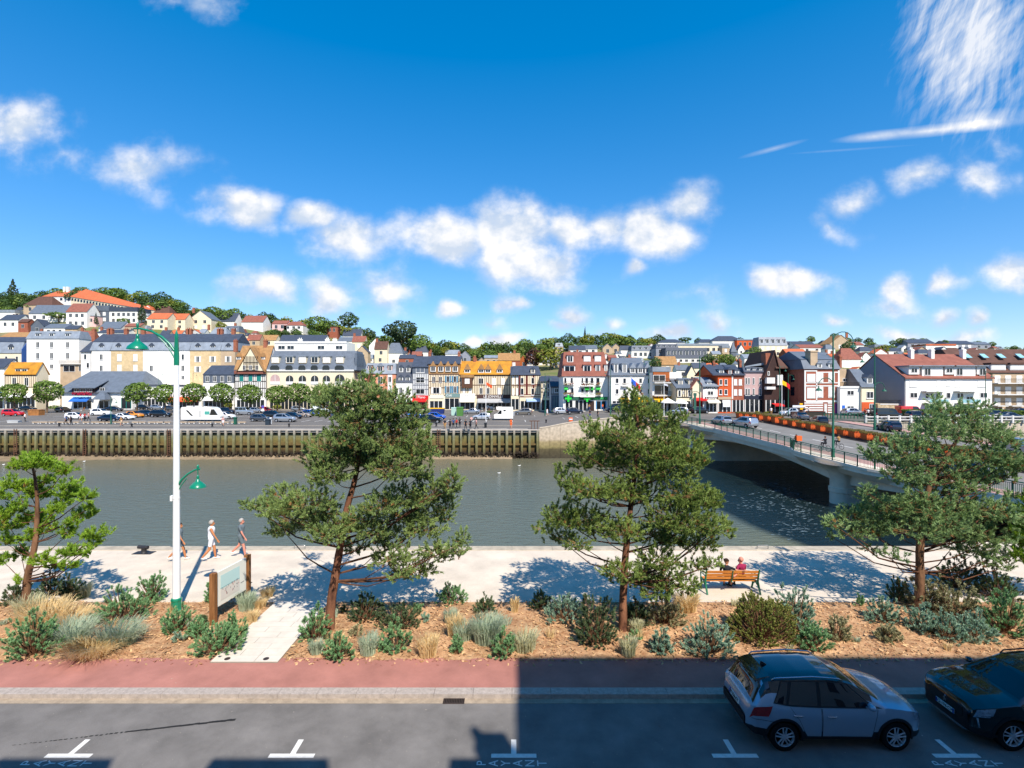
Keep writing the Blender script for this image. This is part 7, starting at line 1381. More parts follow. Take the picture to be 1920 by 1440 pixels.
# smaller houses packed between them
LAND = [(0, 'above the far left roofs'), (100, 'above the white block'), (200, 'above the long slate row'), (330, 'below the orange roofed cottages'), (440, 'above the great tan gable'), (520, 'above the arcade building'), (660, 'left of the cedar'), (760, 'above the tile dormers'), (870, 'above the orange lichen roof'), (1000, 'left above the chemist'), (1140, 'above the white pointed dormers'), (1260, 'below the long cream flats'), (1380, 'near the church'), (1480, 'behind the brick corner house'), (1600, 'left of the grey gable'), (1700, 'above the apartment house roof'), (1840, 'at the right end of the hill')]
rf = random.Random(21); BOX = [(h[0], h[1], h[2], h[4]) for h in HILL]; seen = {}; made = 0
for i in range(6000):
    if made >= 130: break
    px = rf.choice((rf.uniform(0, 280), rf.uniform(280, 680), rf.uniform(560, 1000), rf.uniform(1000, 1280), rf.uniform(1280, 1900)))
    yc = lerp_tab(CREST, px); lo = yc + (14 if px < 900 else 6); hi = 652 if px < 180 else (640 if px < 440 else 655 if px < 680 else 690 if px < 1250 else 700)
    if 860 < px < 1180: lo = yc + 16
    if lo >= hi: continue
    yb = rf.uniform(lo, hi); k = .75 + .5 * (yb - yc) / 50; w = rf.uniform(10, 20) * k; ew, rw = rf.uniform(5, 8) * k, rf.uniform(4, 7) * k; x0, x1, yt = px - w / 2, px + w / 2, yb - ew - rw
    if any(x0 < q[1] - 3 and x1 > q[0] + 3 and yb > q[2] + 4 and yt < q[3] - 4 for q in BOX): continue
    BOX.append((x0, x1, yt, yb)); made += 1; wl, wn = rf.choice((('white', 'white'), ('white', 'white'), ('cream', 'cream'), ('tan', 'tan'), ('pale', 'pale grey'), ('brick', 'brick'))); ro, rn = rf.choice((('slate', 'slate'), ('midslate', 'grey slate'), ('slate', 'slate'), ('brown', 'brown tiled'), ('zinc', 'zinc'), ('red', 'red tiled')))
    lb = 'small %s house with %s roof packed %s' % (wn, rn, [l for x, l in LAND if x <= px or x == 0][-1]); st = rf.choice(('gx', 'gx', 'gy', 'hip', 'mans'))
    o = hh(x0, x1, yt, yb - ew, yb, st, wl, ro, lb, 2 if w > 16 else 1, 1, None, rf.choice((0, 1, 2)) if st == 'gx' else 0).t
    seen.setdefault(lb, []).append(o)
for lb, os_ in seen.items():
    if len(os_) > 1:
        for o in os_: o['group'] = lb.replace('house', 'houses', 1)
# long red roofed building crossing the left hill
def angled(label, pa, pb_, Za, Zb, d, wall, roof, nw):
    (xa, yra, yea, yba), (xb, yrb, yeb, ybb) = pa, pb_; a, c = Vector((X_(xa, Za), Za, 0)), Vector((X_(xb, Zb), Zb, 0)); u = (c - a).normalized(); n = Vector((-u.y, u.x, 0)); n = n if n.y > 0 else -n
    t = thing('school_building', label, 'building', ((a + c) / 2).to_tuple()[:2] + (H_(yba, Za),)); ze0, ze1, zr0, zr1 = H_(yea, Za), H_(yeb, Zb), H_(yra, Za + d/2), H_(yrb, Zb + d/2); ze = (ze0 + ze1) / 2; zr = (zr0 + zr1) / 2
    def V3(p, z): return (p.x, p.y, z)
    b = MB(); zb0 = min(H_(yba, Za), H_(ybb, Zb)) - 6; b.hexa([V3(a, zb0), V3(c, zb0), V3(c + n*d, zb0), V3(a + n*d, zb0)], [V3(a, ze0), V3(c, ze1), V3(c + n*d, ze1), V3(a + n*d, ze0)]); b.build('wall', WM[wall], t)
    b = MB(); e = n * .5; i = u * (d * .45); b.hexa([V3(a - e - u*.4, ze0), V3(c - e + u*.4, ze1), V3(c + n*d + e + u*.4, ze1), V3(a + n*d + e - u*.4, ze0)], [V3(a + i + n*(d/2-.1), zr0), V3(c - i + n*(d/2-.1), zr1), V3(c - i + n*(d/2+.1), zr1), V3(a + i + n*(d/2+.1), zr0)]); b.build('roof', RM[roof], t)
    for k in range(nw):
        f = (k + .5) / nw; p = a.lerp(c, f); z = ze0 + (ze1 - ze0) * f; w = u * 1.1; b = MB(); o = n * -.06
        b.hexa([V3(p - w + o, z - 3.2), V3(p + w + o, z - 3.2), V3(p + w, z - 3.2), V3(p - w, z - 3.2)], [V3(p - w + o, z - 1.1), V3(p + w + o, z - 1.1), V3(p + w, z - 1.1), V3(p - w, z - 1.1)]); b.build('window', M_glass, t)
    return t
t = angled('long building with a red tiled roof running along the left hilltop', (133, 543, 556, 576), (262, 572, 578, 592), 415, 392, 14, 'cream', 'red', 22)
t = angled('wing of the hilltop building with red hipped roof and white walls', (80, 547, 556, 576), (150, 545, 556, 576), 420, 416, 13, 'white', 'red', 5)
b = MB(); 
for x in (122, 128): b.box(X_(x - 2, 424), X_(x + 2, 424), 423, 425, H_(552, 424), H_(538, 424))
o = b.build('chimney', WM['white'], t)
# church
Z = hill_Z(1376, 678); t = thing('church_tower', 'church tower with slate spire among the houses', 'church', (X_(1376, Z), Z + 2, H_(678, Z)))
b = MB(); b.box(X_(1371, Z), X_(1381, Z), Z, Z + 3, H_(690, Z), H_(660, Z)); b.build('tower', WM['slatew'], t)
b = MB(); c0, zt = X_(1376, Z), H_(640, Z); w = X_(965.5, Z) * 1.05; b.hexa([(c0 - w, Z - .3, H_(660, Z)), (c0 + w, Z - .3, H_(660, Z)), (c0 + w, Z + 3.3, H_(660, Z)), (c0 - w, Z + 3.3, H_(660, Z))], [(c0 - .05, Z + 1.45, zt), (c0 + .05, Z + 1.45, zt), (c0 + .05, Z + 1.55, zt), (c0 - .05, Z + 1.55, zt)]); b.build('spire', RM['midslate'], t)
b = MB(); b.prism([(X_(1371, Z - 4), H_(682, Z)), (X_(1385, Z - 4), H_(682, Z)), (X_(1378, Z - 4), H_(668, Z))], 'y', Z - 5, Z - .5); b.box(X_(1372, Z - 4), X_(1384, Z - 4), Z - 4.9, Z - .6, H_(694, Z), H_(682, Z)); b.build('nave', WM['tan'], t)

def blocks(px, yb, h):
    return any(h_[0] - h * .4 < px < h_[1] + h * .4 and yb > h_[3] - 3 and yb - h * 1.05 < h_[3] - 3 for h_ in BOX) or (72 < px < 268 and yb > 569 and yb - h < 586)
# ---- trees of the town and the hills
def crown_arrays(n, seed, shape='round', leaf=.11):
    g = np.random.default_rng(seed); d = nrm(g.normal(size=(n, 3))); r = g.uniform(.55, 1.0, (n, 1)) ** .6
    lob = nrm(g.normal(size=(9, 3))); k = np.max(d @ lob.T, 1, keepdims=True); r = r * (.62 + .42 * k ** 3)
    p = d * r * .5
    if shape == 'round': p *= [1, 1, .82]
    elif shape == 'wide': p *= [1.15, 1.15, .62]
    elif shape == 'tall': p *= [.62, .62, 1.15]
    elif shape == 'cone': h = (p[:, 2:3] + .5); p = np.concatenate([p[:, :2] * (1.05 - h) * .8, p[:, 2:3] * 1.2], 1)
    p[:, 2] += .62
    u = nrm(g.normal(size=(n, 3))); nn_ = nrm(d + g.normal(size=(n, 3)) * .7 + [0, 0, .35]); u = nrm(np.cross(nn_, u)); v = np.cross(nn_, u); s = leaf * g.uniform(.5, 1.15, (n, 1))
    return np.stack([p - u * s * .5, p + v * s * .42, p + u * s * .5, p - v * s * .42], 1).reshape(-1, 3)
L_a = leafmat('leaves_mid', '#80953f', '#3a5726', .55, .25); L_b = leafmat('leaves_dark', '#587038', '#2a4322', .55, .25); L_c = leafmat('leaves_yellow', '#9c9a3a', '#5a6a28', .55, .3); L_cu = leafmat('leaves_copper', '#6a4438', '#38231f', .55, .3); L_pl = leafmat('plane_leaves', '#7f9440', '#3c5a26', .55, .5); L_co = leafmat('leaves_conifer', '#4c5f3a', '#23351f', .5, .3)
M_trk = mat('tree_trunk', '#6b5844', .9, .2, 2)
TP = {}
def tree_proto(kind):
    shp, m, n, lf = {'mid': ('round', L_a, 700, .105), 'dark': ('round', L_b, 700, .105), 'yellow': ('round', L_c, 600, .11), 'copper': ('round', L_cu, 600, .11), 'cypress': ('cone', L_co, 500, .09), 'cedar': ('wide', L_co, 1200, .085), 'plane': ('round', L_pl, 1100, .085), 'bush': ('wide', L_a, 400, .13), 'pinewide': ('wide', L_b, 500, .12)}[kind]
    t = thing('tree', 'x', 'tree'); np_obj('crown', crown_arrays(n, hash(kind) % 1 + len(kind) * 7 + n, shp, lf), np.arange(4 * n).reshape(-1, 4), m, t)
    b = MB(); b.tube([(0, 0, -.06), (.005, 0, .2), (0, .01, .5), (.01, 0, .75)], [.035, .026, .018, .006], 6)
    for k in range(6): a = k * 1.05; b.tube([(0, 0, .24 + .05 * k), (math.cos(a) * .16, math.sin(a) * .16, .42 + .06 * k), (math.cos(a) * .27, math.sin(a) * .27, .52 + .06 * k)], [.014, .009, .004], 4)
    b.build('trunk', M_trk, t); return t
def tree(px, yb, hpx, kind, label, group=None, wide=1.0, Z=None, cat='tree', name='tree'):
    Z = Z or hill_Z(px, yb); loc = Vector((X_(px, Z), Z, H_(yb, Z))); s = hpx * Z / 960
    if kind not in TP: TP[kind] = tree_proto(kind); t = TP[kind]; t.location = loc
    else: t = dup(TP[kind], loc)
    t.scale = (s * wide, s * wide, s); t.rotation_euler = (0, 0, rnd.uniform(0, 6.28)); t['label'] = label; t['category'] = cat; t.name = name
    if group: t['group'] = group
    return t
PLN = [(27, 45, 'at the left edge by the red car'), (88, 50, 'behind the wooden planter'), (257, 47, 'in front of the market hall right end'), (310, 44, 'just left of the white lamp post'), (362, 46, 'behind the motorhome rear'), (417, 46, 'before the small slate hung house'), (469, 44, 'before the great tan gable'), (520, 42, 'before the first arches'), (561, 46, 'before the middle arches'), (604, 42, 'seen through the leaning pine left side'), (636, 40, 'seen through the leaning pine')]
for x, h, l in PLN: tree(x, 770, h * 1.28, 'plane', 'clipped round plane tree ' + l, 'plane trees on the far quay', .86, 132, name='plane_tree')
for a in [(752,664,68,'cedar','big dark spreading cedar on the middle hill',.95),(24,573,42,'cypress','tall dark conifer breaking the skyline at the left',1.0),(140,574,30,'dark','dark round tree before the long red roofed building',1.25),(266,608,36,'cypress','tall conifer right of the grey flats',.8),(38,614,26,'copper','rust coloured tree at the left edge of the hill',1.0),(1003,694,42,'copper','dark copper beech behind the front row',1.2),(345,613,24,'dark','dark tree right of the orange roofed cottages',1.0),(180,612,22,'cypress','thin brown conifer below the pink house',.7),(1032,694,44,'yellow','yellow green tree left of the chemist roof',1.4),(1097,648,30,'cypress','pointed conifer on the wooded skyline',.5),(414,624,22,'yellow','golden bush beside the villa roofs',1.0),(1350,690,28,'yellow','yellow green tree below the church left',1.3),(1365,694,30,'mid','rounded green tree below the church right',1.2),(1326,690,26,'dark','dark tree behind the orange brick house',1.2),(1416,672,22,'mid','green tree below the grand flats',1.2),(1402,676,18,'bush','bushy tree beside the grand flats',1.4),(1655,668,22,'yellow','yellow tree on the right hill',1.3),(1590,664,24,'dark','round green tree behind the tall green lamp',1.2),(1228,700,30,'dark','dark tree beside the white pointed dormers',1.0),(1284,644,14,'pinewide','flat topped pine on the skyline behind the slate block',1.8),(232,620,24,'mid','green tree beside the top shade of the lamp',1.0),(110,604,20,'bush','clipped green hedge tree on the left hill',2.0),(692,664,26,'mid','tree left of the cedar',1.0),(790,672,46,'mid','yellow green tree right of the cedar',1.0),(598,632,40,'mid','pale green tree left of the brown timber box house',1.2),(654,622,36,'dark','dark tree above the white slate roofed house',1.1),(940,694,20,'bush','shrubby tree behind the orange roof',1.5)]:
    tree(*a[:5], wide=a[5])
k = 0
for px in range(-40, 1990, 17):
    yc = lerp_tab(CREST, px); kind = rnd.choice(('mid', 'dark', 'dark', 'mid', 'yellow'))
    dens = 1 if px < 900 else (1 if px < 1240 else .45)
    if rnd.random() < dens:
        qx, qy, qh = px + rnd.uniform(-7, 7), yc + rnd.uniform(1, 6), rnd.uniform(20, 31) * (1.0 if px < 1240 else .55)
        back = blocks(qx, qy, qh); k += 1; tree(qx, yc + 3 if back else qy, qh * (1.15 if back else 1), kind, 'leafy broad tree on the wooded crest of the hill', 'trees on the hill crest', rnd.uniform(1.0, 1.3), Z=rnd.uniform(455, 475) if back else None)
for i in range(460):
    px = rnd.choice((rnd.uniform(0, 270), rnd.uniform(250, 860), rnd.uniform(430, 860), rnd.uniform(860, 1240), rnd.uniform(860, 1240), rnd.uniform(1240, 1920))); yc = lerp_tab(CREST, px); hi = 18 if px < 420 else 34
    if px > 1240: hi = 26
    yb = yc + rnd.uniform(4, hi); hh_ = rnd.uniform(13, 24) * (1 if px < 1240 else .7)
    if blocks(px, yb, hh_): continue
    tree(px, yb, hh_, rnd.choice(('mid', 'dark', 'dark', 'yellow', 'bush')), 'leafy green tree between the houses on the hillside', 'trees among the hill houses', rnd.uniform(1.0, 1.4))
# the far woods that read as one mass
Vs = []; cps = [crown_arrays(170, 50 + i, 'round', .17) for i in range(5)]
for i in range(620):
    px = rnd.uniform(-300, 2200); 
    if 1290 < px < 1900 and rnd.random() < .75: continue
    t_ = rnd.uniform(.86, 1.3) if px < 420 else (rnd.uniform(.74, 1.3) if px < 860 else (rnd.uniform(.5, 1.3) if px < 1240 else rnd.uniform(.9, 1.25))); x, y, z = hill_pt(px, t_); s = rnd.uniform(8, 13) * (.55 if px > 1240 else 1)
    if t_ < 1.06 and blocks(px, 720 + (EYE - z) * 960 / y, s * 960 / y): continue
    c = cps[i % 5] * [s * 1.2, s * 1.2, s]; a = rnd.uniform(0, 6.28); c = np.stack([c[:, 0] * math.cos(a) - c[:, 1] * math.sin(a), c[:, 0] * math.sin(a) + c[:, 1] * math.cos(a), c[:, 2]], 1); Vs.append(c + [x, y, z - .5])
V = np.concatenate(Vs); tag(np_obj('wood', V, np.arange(len(V)).reshape(-1, 4), leafmat('leaves_wood', '#7c8c3f', '#375227', .6, .06)), 'wood covering the top and back of the hill behind the houses', 'wood', kind='stuff')
# ================================================================ BRIDGE, right hand bank and small things
M_bconc = mat('bridge_concrete', '#e0cdb6', .85, .12, .5, .25); M_bcor = mat('bridge_cornice', '#e4d4bf', .85, .1, .6, .25); M_walk = mat('bridge_footway', '#b48e84', .9, .1, .8); M_broad = mat('bridge_road', '#7b7873', .9, .12, .5); M_grn = mat('railing_green', '#1e5a45', .5, .06, 3, .4); M_dk = mat('dark_kerb', '#2c2726', .8, .15, 1)
def bxl(Y): return 33.3 - (Y - 52.4) * .145
def bz(Y): return .6 + .047 * (min(85, max(44, Y)) - 52.4) if Y > 44 else .6 - .047 * 8.4 * 1.0
WB = 27.0
t = thing('road_bridge', 'pale concrete road bridge with shallow arches across the river', 'bridge', (45, 55, ZW))
Ys = [20 + i * 1.5 for i in range(52)]
def soff(Y):
    # haunched soffit: deep at the piers, shallow at mid span
    piers = (22.0, 52.4, 82.5); d = min(abs(Y - p) for p in piers); u = min(1, d / 15.0); return .95 + 1.3 * (1 - math.sin(u * math.pi / 2)) 
b = MB()
for y0, y1 in zip(Ys, Ys[1:]):
    for a0, a1, dz0, dz1, xo in ((0, 0, 0, 0, 0),):
        x0, x1 = bxl(y0), bxl(y1); z0, z1 = bz(y0), bz(y1); s0, s1 = soff(y0), soff(y1)
        b.hexa([(x0 + .45, y0, z0 - .3 - s0), (x0 + WB - .45, y0, z0 - .3 - s0), (x1 + WB - .45, y1, z1 - .3 - s1), (x1 + .45, y1, z1 - .3 - s1)], [(x0 + .45, y0, z0 - .25), (x0 + WB - .45, y0, z0 - .25), (x1 + WB - .45, y1, z1 - .25), (x1 + .45, y1, z1 - .25)])
b.build('arches', M_bconc, t)
def strip(name, o0, o1, zo, zth, m, y0=20, y1=95, par=None, mats=None):
    b = MB(); ys = [y0 + (y1 - y0) * i / 50 for i in range(51)]
    for a, c in zip(ys, ys[1:]):
        f = lambda Y, o: bxl(Y) + o
        b.hexa([(f(a,o0), a, bz(a)+zo-zth), (f(a,o1), a, bz(a)+zo-zth), (f(c,o1), c, bz(c)+zo-zth), (f(c,o0), c, bz(c)+zo-zth)], [(f(a,o0), a, bz(a)+zo), (f(a,o1), a, bz(a)+zo), (f(c,o1), c, bz(c)+zo), (f(c,o0), c, bz(c)+zo)])
    return b.build(name, m, par or t)
strip('deck', .3, WB - .3, -.06, .2, M_broad); strip('footway', .05, 2.2, .06, .11, M_walk); strip('footway', WB - 2.2, WB - .05, .06, .11, M_walk)
strip('cornice', -.12, .25, .05, .62, M_bcor); strip('cornice_band', .05, .42, -.58, .55, M_bconc); strip('cornice', WB - .25, WB + .12, .05, .62, M_bcor)
strip('median', 12.6, 14.6, .08, .12, M_dk); strip('dark_kerb', 11.9, 12.3, .0, .05, M_dk)
b = MB()
for i in range(16):
    y = 30 + i * 4.2; b.hexa([(bxl(y)+7.2, y, bz(y)-.055), (bxl(y)+7.35, y, bz(y)-.055), (bxl(y+2.2)+7.35, y+2.2, bz(y+2.2)-.055), (bxl(y+2.2)+7.2, y+2.2, bz(y+2.2)-.055)], [(bxl(y)+7.2, y, bz(y)-.05), (bxl(y)+7.35, y, bz(y)-.05), (bxl(y+2.2)+7.35, y+2.2, bz(y+2.2)-.05), (bxl(y+2.2)+7.2, y+2.2, bz(y+2.2)-.05)])
b.build('lane_marks', M_paint, t)
for py_, top in ((52.4, True), (82.5, True)):
    # pier: a flared trumpet nose under a bowed platform, running across under the deck
    zt = bz(py_) - .35; x0 = bxl(py_) - .55; b = MB(); prof = [(1.15, -9), (1.15, -3.0), (1.25, -2.95), (1.25, -2.5), (1.12, -2.45), (1.12, -1.6), (1.25, -1.1), (1.6, -.65), (2.2, -.3), (3.0, 0)]
    N = 14; k0 = 0
    for r, h in prof:
        for j in range(N + 1):
            a = math.pi / 2 + math.pi * j / N; b.v.append((x0 + .9 + r * .72 * math.cos(a) * 1.15, py_ + r * math.sin(a), zt + h))
        b.v.append((x0 + WB - 1, py_ - r, zt + h)); b.v.append((x0 + WB - 1, py_ + r, zt + h))
    m = N + 3
    for i in range(len(prof) - 1):
        for j in range(m): j2 = (j + 1) % m; b.f.append((i*m + j, i*m + j2, (i+1)*m + j2, (i+1)*m + j)); b.m.append(0)
    b.build('pier', M_bconc, t, 40)
    # bowed platform
    pts = [(-.02, -7.2), (-.5, -6.2), (-1.05, -5.0), (-1.25, -3.8), (-1.3, 0), (-1.25, 3.8), (-1.05, 5.0), (-.5, 6.2), (-.02, 7.2)]
    b = MB(); pl = [(bxl(py_ + y) + x, py_ + y) for x, y in pts]; 
    for (xa, ya), (xb, yb_) in zip(pl, pl[1:]):
        b.hexa([(xa, ya, bz(ya) - .5), (xb, yb_, bz(yb_) - .5), (bxl(yb_) + .6, yb_, bz(yb_) - .5), (bxl(ya) + .6, ya, bz(ya) - .5)], [(xa, ya, bz(ya) + .062), (xb, yb_, bz(yb_) + .062), (bxl(yb_) + .6, yb_, bz(yb_) + .062), (bxl(ya) + .6, ya, bz(ya) + .062)])
        b.hexa([(xa - .1, ya, bz(ya) - .14), (xb - .1, yb_, bz(yb_) - .14), (xb + .25, yb_, bz(yb_) - .14), (xa + .25, ya, bz(ya) - .14)], [(xa - .1, ya, bz(ya) + .09), (xb - .1, yb_, bz(yb_) + .09), (xb + .25, yb_, bz(yb_) + .09), (xa + .25, ya, bz(ya) + .09)])
        b.hexa([(xa + .75, ya, bz(ya) - 1.15), (xb + .75, yb_, bz(yb_) - 1.15), (bxl(yb_) + .9, yb_, bz(yb_) - 1.15), (bxl(ya) + .9, ya, bz(ya) - 1.15)], [(xa, ya, bz(ya) - .5), (xb, yb_, bz(yb_) - .5), (bxl(yb_) + .6, yb_, bz(yb_) - .5), (bxl(ya) + .6, ya, bz(ya) - .5)])
    b.build('platform', M_bcor, t)
b = MB(); b.box(24, 62, 93.0, 94, -7, 1.9); b.build('abutment', M_bconc, t)
# green railing along the left edge, bowing out round the platforms
def rail_off(Y):
    for p in (52.4, 82.5):
        d = abs(Y - p)
        if d < 7.2: return -lerp_tab([(0, 1.22), (3.8, 1.17), (5.0, .97), (6.2, .42), (7.2, -.08)], d)
    return .08
t = thing('bridge_railing', 'green metal railing along the near side of the bridge', 'railing', (33, 55, .6)); RY = [26 + i * .5 for i in range(134)]; RP = [Vector((bxl(y) + rail_off(y), y, bz(y) + .06)) for y in RY]
b = MB(); b.tube([p + Vector((0, 0, 1.12)) for p in RP], .045, 6); b.tube([p + Vector((0, 0, .98)) for p in RP], .022, 4); b.tube([p + Vector((0, 0, .12)) for p in RP], .025, 4); b.build('rails', M_grn, t)
for i in range(0, len(RP), 3):
    p = RP[i]; b = MB(); b.box(p.x - .045, p.x + .045, p.y - .045, p.y + .045, p.z, p.z + 1.11); b.build('post', M_grn, t)
b = MB(); q = .0
for (p0, p1) in zip(RP, RP[1:]):
    for k in range(4):
        p = p0.lerp(p1, (k + .5) / 4); b.box(p.x - .011, p.x + .011, p.y - .011, p.y + .011, p.z + .12, p.z + .975)
o = b.build('balusters', M_grn, t); o['kind'] = 'stuff'
t = thing('bridge_railing', 'dark railing along the far side of the bridge', 'railing', (58, 60, .6)); b = MB(); RP = [Vector((bxl(y) + WB - .1, y, bz(y) + .06)) for y in range(26, 95, 2)]
b.tube([p + Vector((0, 0, 1.05)) for p in RP], .04, 5); b.tube([p + Vector((0, 0, .15)) for p in RP], .03, 4); b.build('rails', M_grn, t); b = MB()
for p0, p1 in zip(RP, RP[1:]):
    for k in range(8): p = p0.lerp(p1, k / 8); b.box(p.x - .015, p.x + .015, p.y - .015, p.y + .015, p.z, p.z + 1.02)
o = b.build('balusters', M_grn, t); o['kind'] = 'stuff'
# orange planters down the middle
M_terra = mat('planter_orange', '#d5622e', .8, .12, 2); L_fl = leafmat('planter_leaves', '#94804a', '#5f6234', .6, 2); L_fr = leafmat('planter_flowers', '#c4703c', '#6a6a34', .8, 2)
pr = None; NPL = 30
for i in range(NPL):
    y = 92 - i * 1.95
    if y < 34: break
    x = bxl(y) + 13.6; z = bz(y) + .085; loc = Vector((x, y, z)); lab = 'square orange planter with wispy plants in the row along the bridge'
    if pr is None:
        pr = thing('flower_planter', lab, 'planter', (0, 0, 0), 'orange planters along the middle of the bridge'); b = MB(); b.hexa([(-.6,-.6,0),(.6,-.6,0),(.6,.6,0),(-.6,.6,0)], [(-.68,-.68,.75),(.68,-.68,.75),(.68,.68,.75),(-.68,.68,.75)]); b.box(-.72,.72,-.72,.72,.752,.84); b.build('box', M_terra, pr)
        n = 260; p = np.stack([rng.uniform(-.75,.75,n), rng.uniform(-.75,.75,n), np.full(n, .78)], 1); A = nrm(np.stack([rng.normal(size=n)*.5, rng.normal(size=n)*.5, np.ones(n)], 1)); V, F = needles(p, A, 3, .36, .05, .6, back=.0); np_obj('plants', V, F, L_fl, pr); pr.location = loc
    else:
        c = dup(pr, loc, rnd.uniform(-.1, .1)); c.scale = (1, 1, rnd.uniform(.85, 1.2))
# tall green lamp posts
def green_lamp(px, yb, z, arms, label, htop, s=1.0):
    g = G(px, yb, z); Z = g.y; t = thing('street_lamp', label, 'street lamp', g); h = H_(htop, Z) - z; b = MB(); b.lathe([(.17*s, 0), (.17*s, .9), (.12*s, 1.0), (.09*s, h*.5), (.07*s, h)], 10, g); b.lathe([(.2*s, 0), (.2*s, .12)], 10, g); b.build('pole', M_grn, t, 50)
    for zh, rr, sx in arms:
        b = MB(); zc = H_(zh, Z); b.tube([(g.x + sx * rr * (1 - math.cos(a * math.pi / 9)), g.y, zc + rr * math.sin(a * math.pi / 9)) for a in range(10)], .045 * s, 6); b.build('arm', M_grn, t, 50); lamp_shade(t, Vector((g.x + sx * rr * 2, g.y, zc - .6 * s)), .85 * s, M_grn)
    return t
green_lamp(1562, 858, .65, [(641, 1.05, 1), (722, .75, -1)], 'tall green lamp post with two hooked arms on the bridge platform', 627)
green_lamp(1312, 796, 1.9, [(742, .7, -1)], 'green lamp post with one hooked arm at the far end of the bridge', 668)
green_lamp(1640, 806, 1.6, [(672, .9, -1), (726, .7, 1)], 'green lamp post with two arms on the far side of the bridge', 655)
for a in ((1462, 786, 2.2, 684, 'green lamp post beside the Belgian flag'), (1478, 781, 2.2, 700, 'green lamp post with a flower basket before the brick house'), (1022, 779, ZQ + 1.3, 700, 'green lamp post with a cross arm left of the chemist'), (1145, 778, 2.2, 690, 'green lamp post with a flower basket right of the chemist'), (1217, 774, 2.2, 672, 'slim green lamp post by the modern building'), (1378, 772, 2.2, 690, 'slim green lamp post behind the direction signs'), (806, 764, ZQ, 704, 'green lamp post by the red restaurant'), (838, 766, ZQ, 700, 'green lamp post before the café'), (298, 765, ZQ, 692, 'slim dark lamp post before the white house row'), (362, 768, ZQ, 694, 'slim dark lamp post before the stone house'), (1848, 790, 2.2, 695, 'slim lamp post before the white apartment house'), (208, 795, ZQ, 744, 'thin quay lamp post by the dark blue sedan')):
    green_lamp(a[0], a[1], a[2], [(a[3] + 8, .5, -1 if a[0] % 2 else 1)], a[4], a[3], .62)
# flag poles
def flag(px, yb, z, htop, cols, label, fy0, fy1, wpx, droop=.5):
    g = G(px, yb, z); Z = g.y; t = thing('flag_pole', label, 'flag', g); b = MB(); b.lathe([(.07, 0), (.045, H_(htop, Z) - z)], 8, g); b.build('pole', M_lw, t); w = wpx * Z / 960; b = MB(); N = len(cols); z1, z0 = H_(fy0, Z), H_(fy1, Z); K = 4
    for i in range(N * K):
        u0, u1 = i / (N * K), (i + 1) / (N * K)
        def q(u, v): return (g.x + .08 + w * u, g.y + .15 * math.sin(u * 7 + v), z1 - (z1 - z0) * (.42 * v + droop * u))
        for j in range(3): b.poly([q(u0, j/3), q(u1, j/3), q(u1, (j+1)/3), q(u0, (j+1)/3)], i // K)
    b.build('flag', [mat('flag_' + c, c_, .8, .03) for c, c_ in cols], t); return t
FB = [('yellow', '#e8b81c'), ('red', '#d4232c')]
flag(1466, 786, 2.2, 702, FB, 'white flag pole flying a yellow and red Belgian flag', 712, 732, 15); flag(1525, 778, 2.0, 706, [('white', '#d9dbe2')], 'white flag pole flying a pale flag before the brick house', 711, 724, 14, .3)
flag(911, 789, ZQ, 714, [('orange', '#dd5a2c')], 'white flag pole flying an orange pennant before the orange roofed house', 716, 730, 11); flag(1183, 774, 2.2, 705, [('blue', '#2f5fc0'), ('red', '#d4232c')], 'flag pole flying a blue and red flag above the broad pine', 708, 734, 17, .6); flag(1245, 782, 2.2, 714, [('white', '#d9dbe2')], 'flag pole with a small white flag by the modern building', 719, 727, 7, .3)
# signs, bins, containers, planters, parasols, low beams on the far side
def zq(px, py):
    z = ZQ
    for _ in range(4): g = G(px, py, z); z = zbank(g.x, g.y)
    return g
def signpost(px, py, hpx, parts, label, cat='sign', name='road_sign'):
    g = zq(px, py); k = g.y / 960; t = thing(name, label, cat, g); b = MB(); b.lathe([(.045, 0), (.04, hpx * k)], 6, g); b.build('post', mat('sign_post', '#8b9094', .5, .05), t)
    for kind, dx, y0, y1, w, m in parts:
        b = MB(); c = g + Vector((dx * k, -.06, 0)); 
        if kind == 'disc': r = w * k / 2; b.lathe([(r, 0), (r, .03)], 16, (c.x, c.y, g.z + (y0 + y1) / 2 * k), 0, 'y')
        else: b.box(c.x - w * k / 2, c.x + w * k / 2, c.y, c.y + .05, g.z + y0 * k, g.z + y1 * k)
        b.build('panel', m, t)
    return t
S_blue = mat('sign_bright_blue', '#2464c8', .5, 0); S_white = mat('sign_white', '#dfe1e4', .5, 0); S_red = mat('sign_red', '#c9252b', .5, 0); S_purple = mat('sign_purple', '#5a4fa0', .5, 0)
signpost(1405, 772, 30, [('b', -7, 24, 29, 14, S_blue), ('b', 8, 24, 29, 10, S_blue)] + [('b', -7, 4 + i * 4.6, 7.6 + i * 4.6, 14, S_white) for i in range(4)] + [('b', 8, 4 + i * 4.6, 7.6 + i * 4.6, 9, S_white) for i in range(4)], 'stack of blue and white direction boards by the rose house')
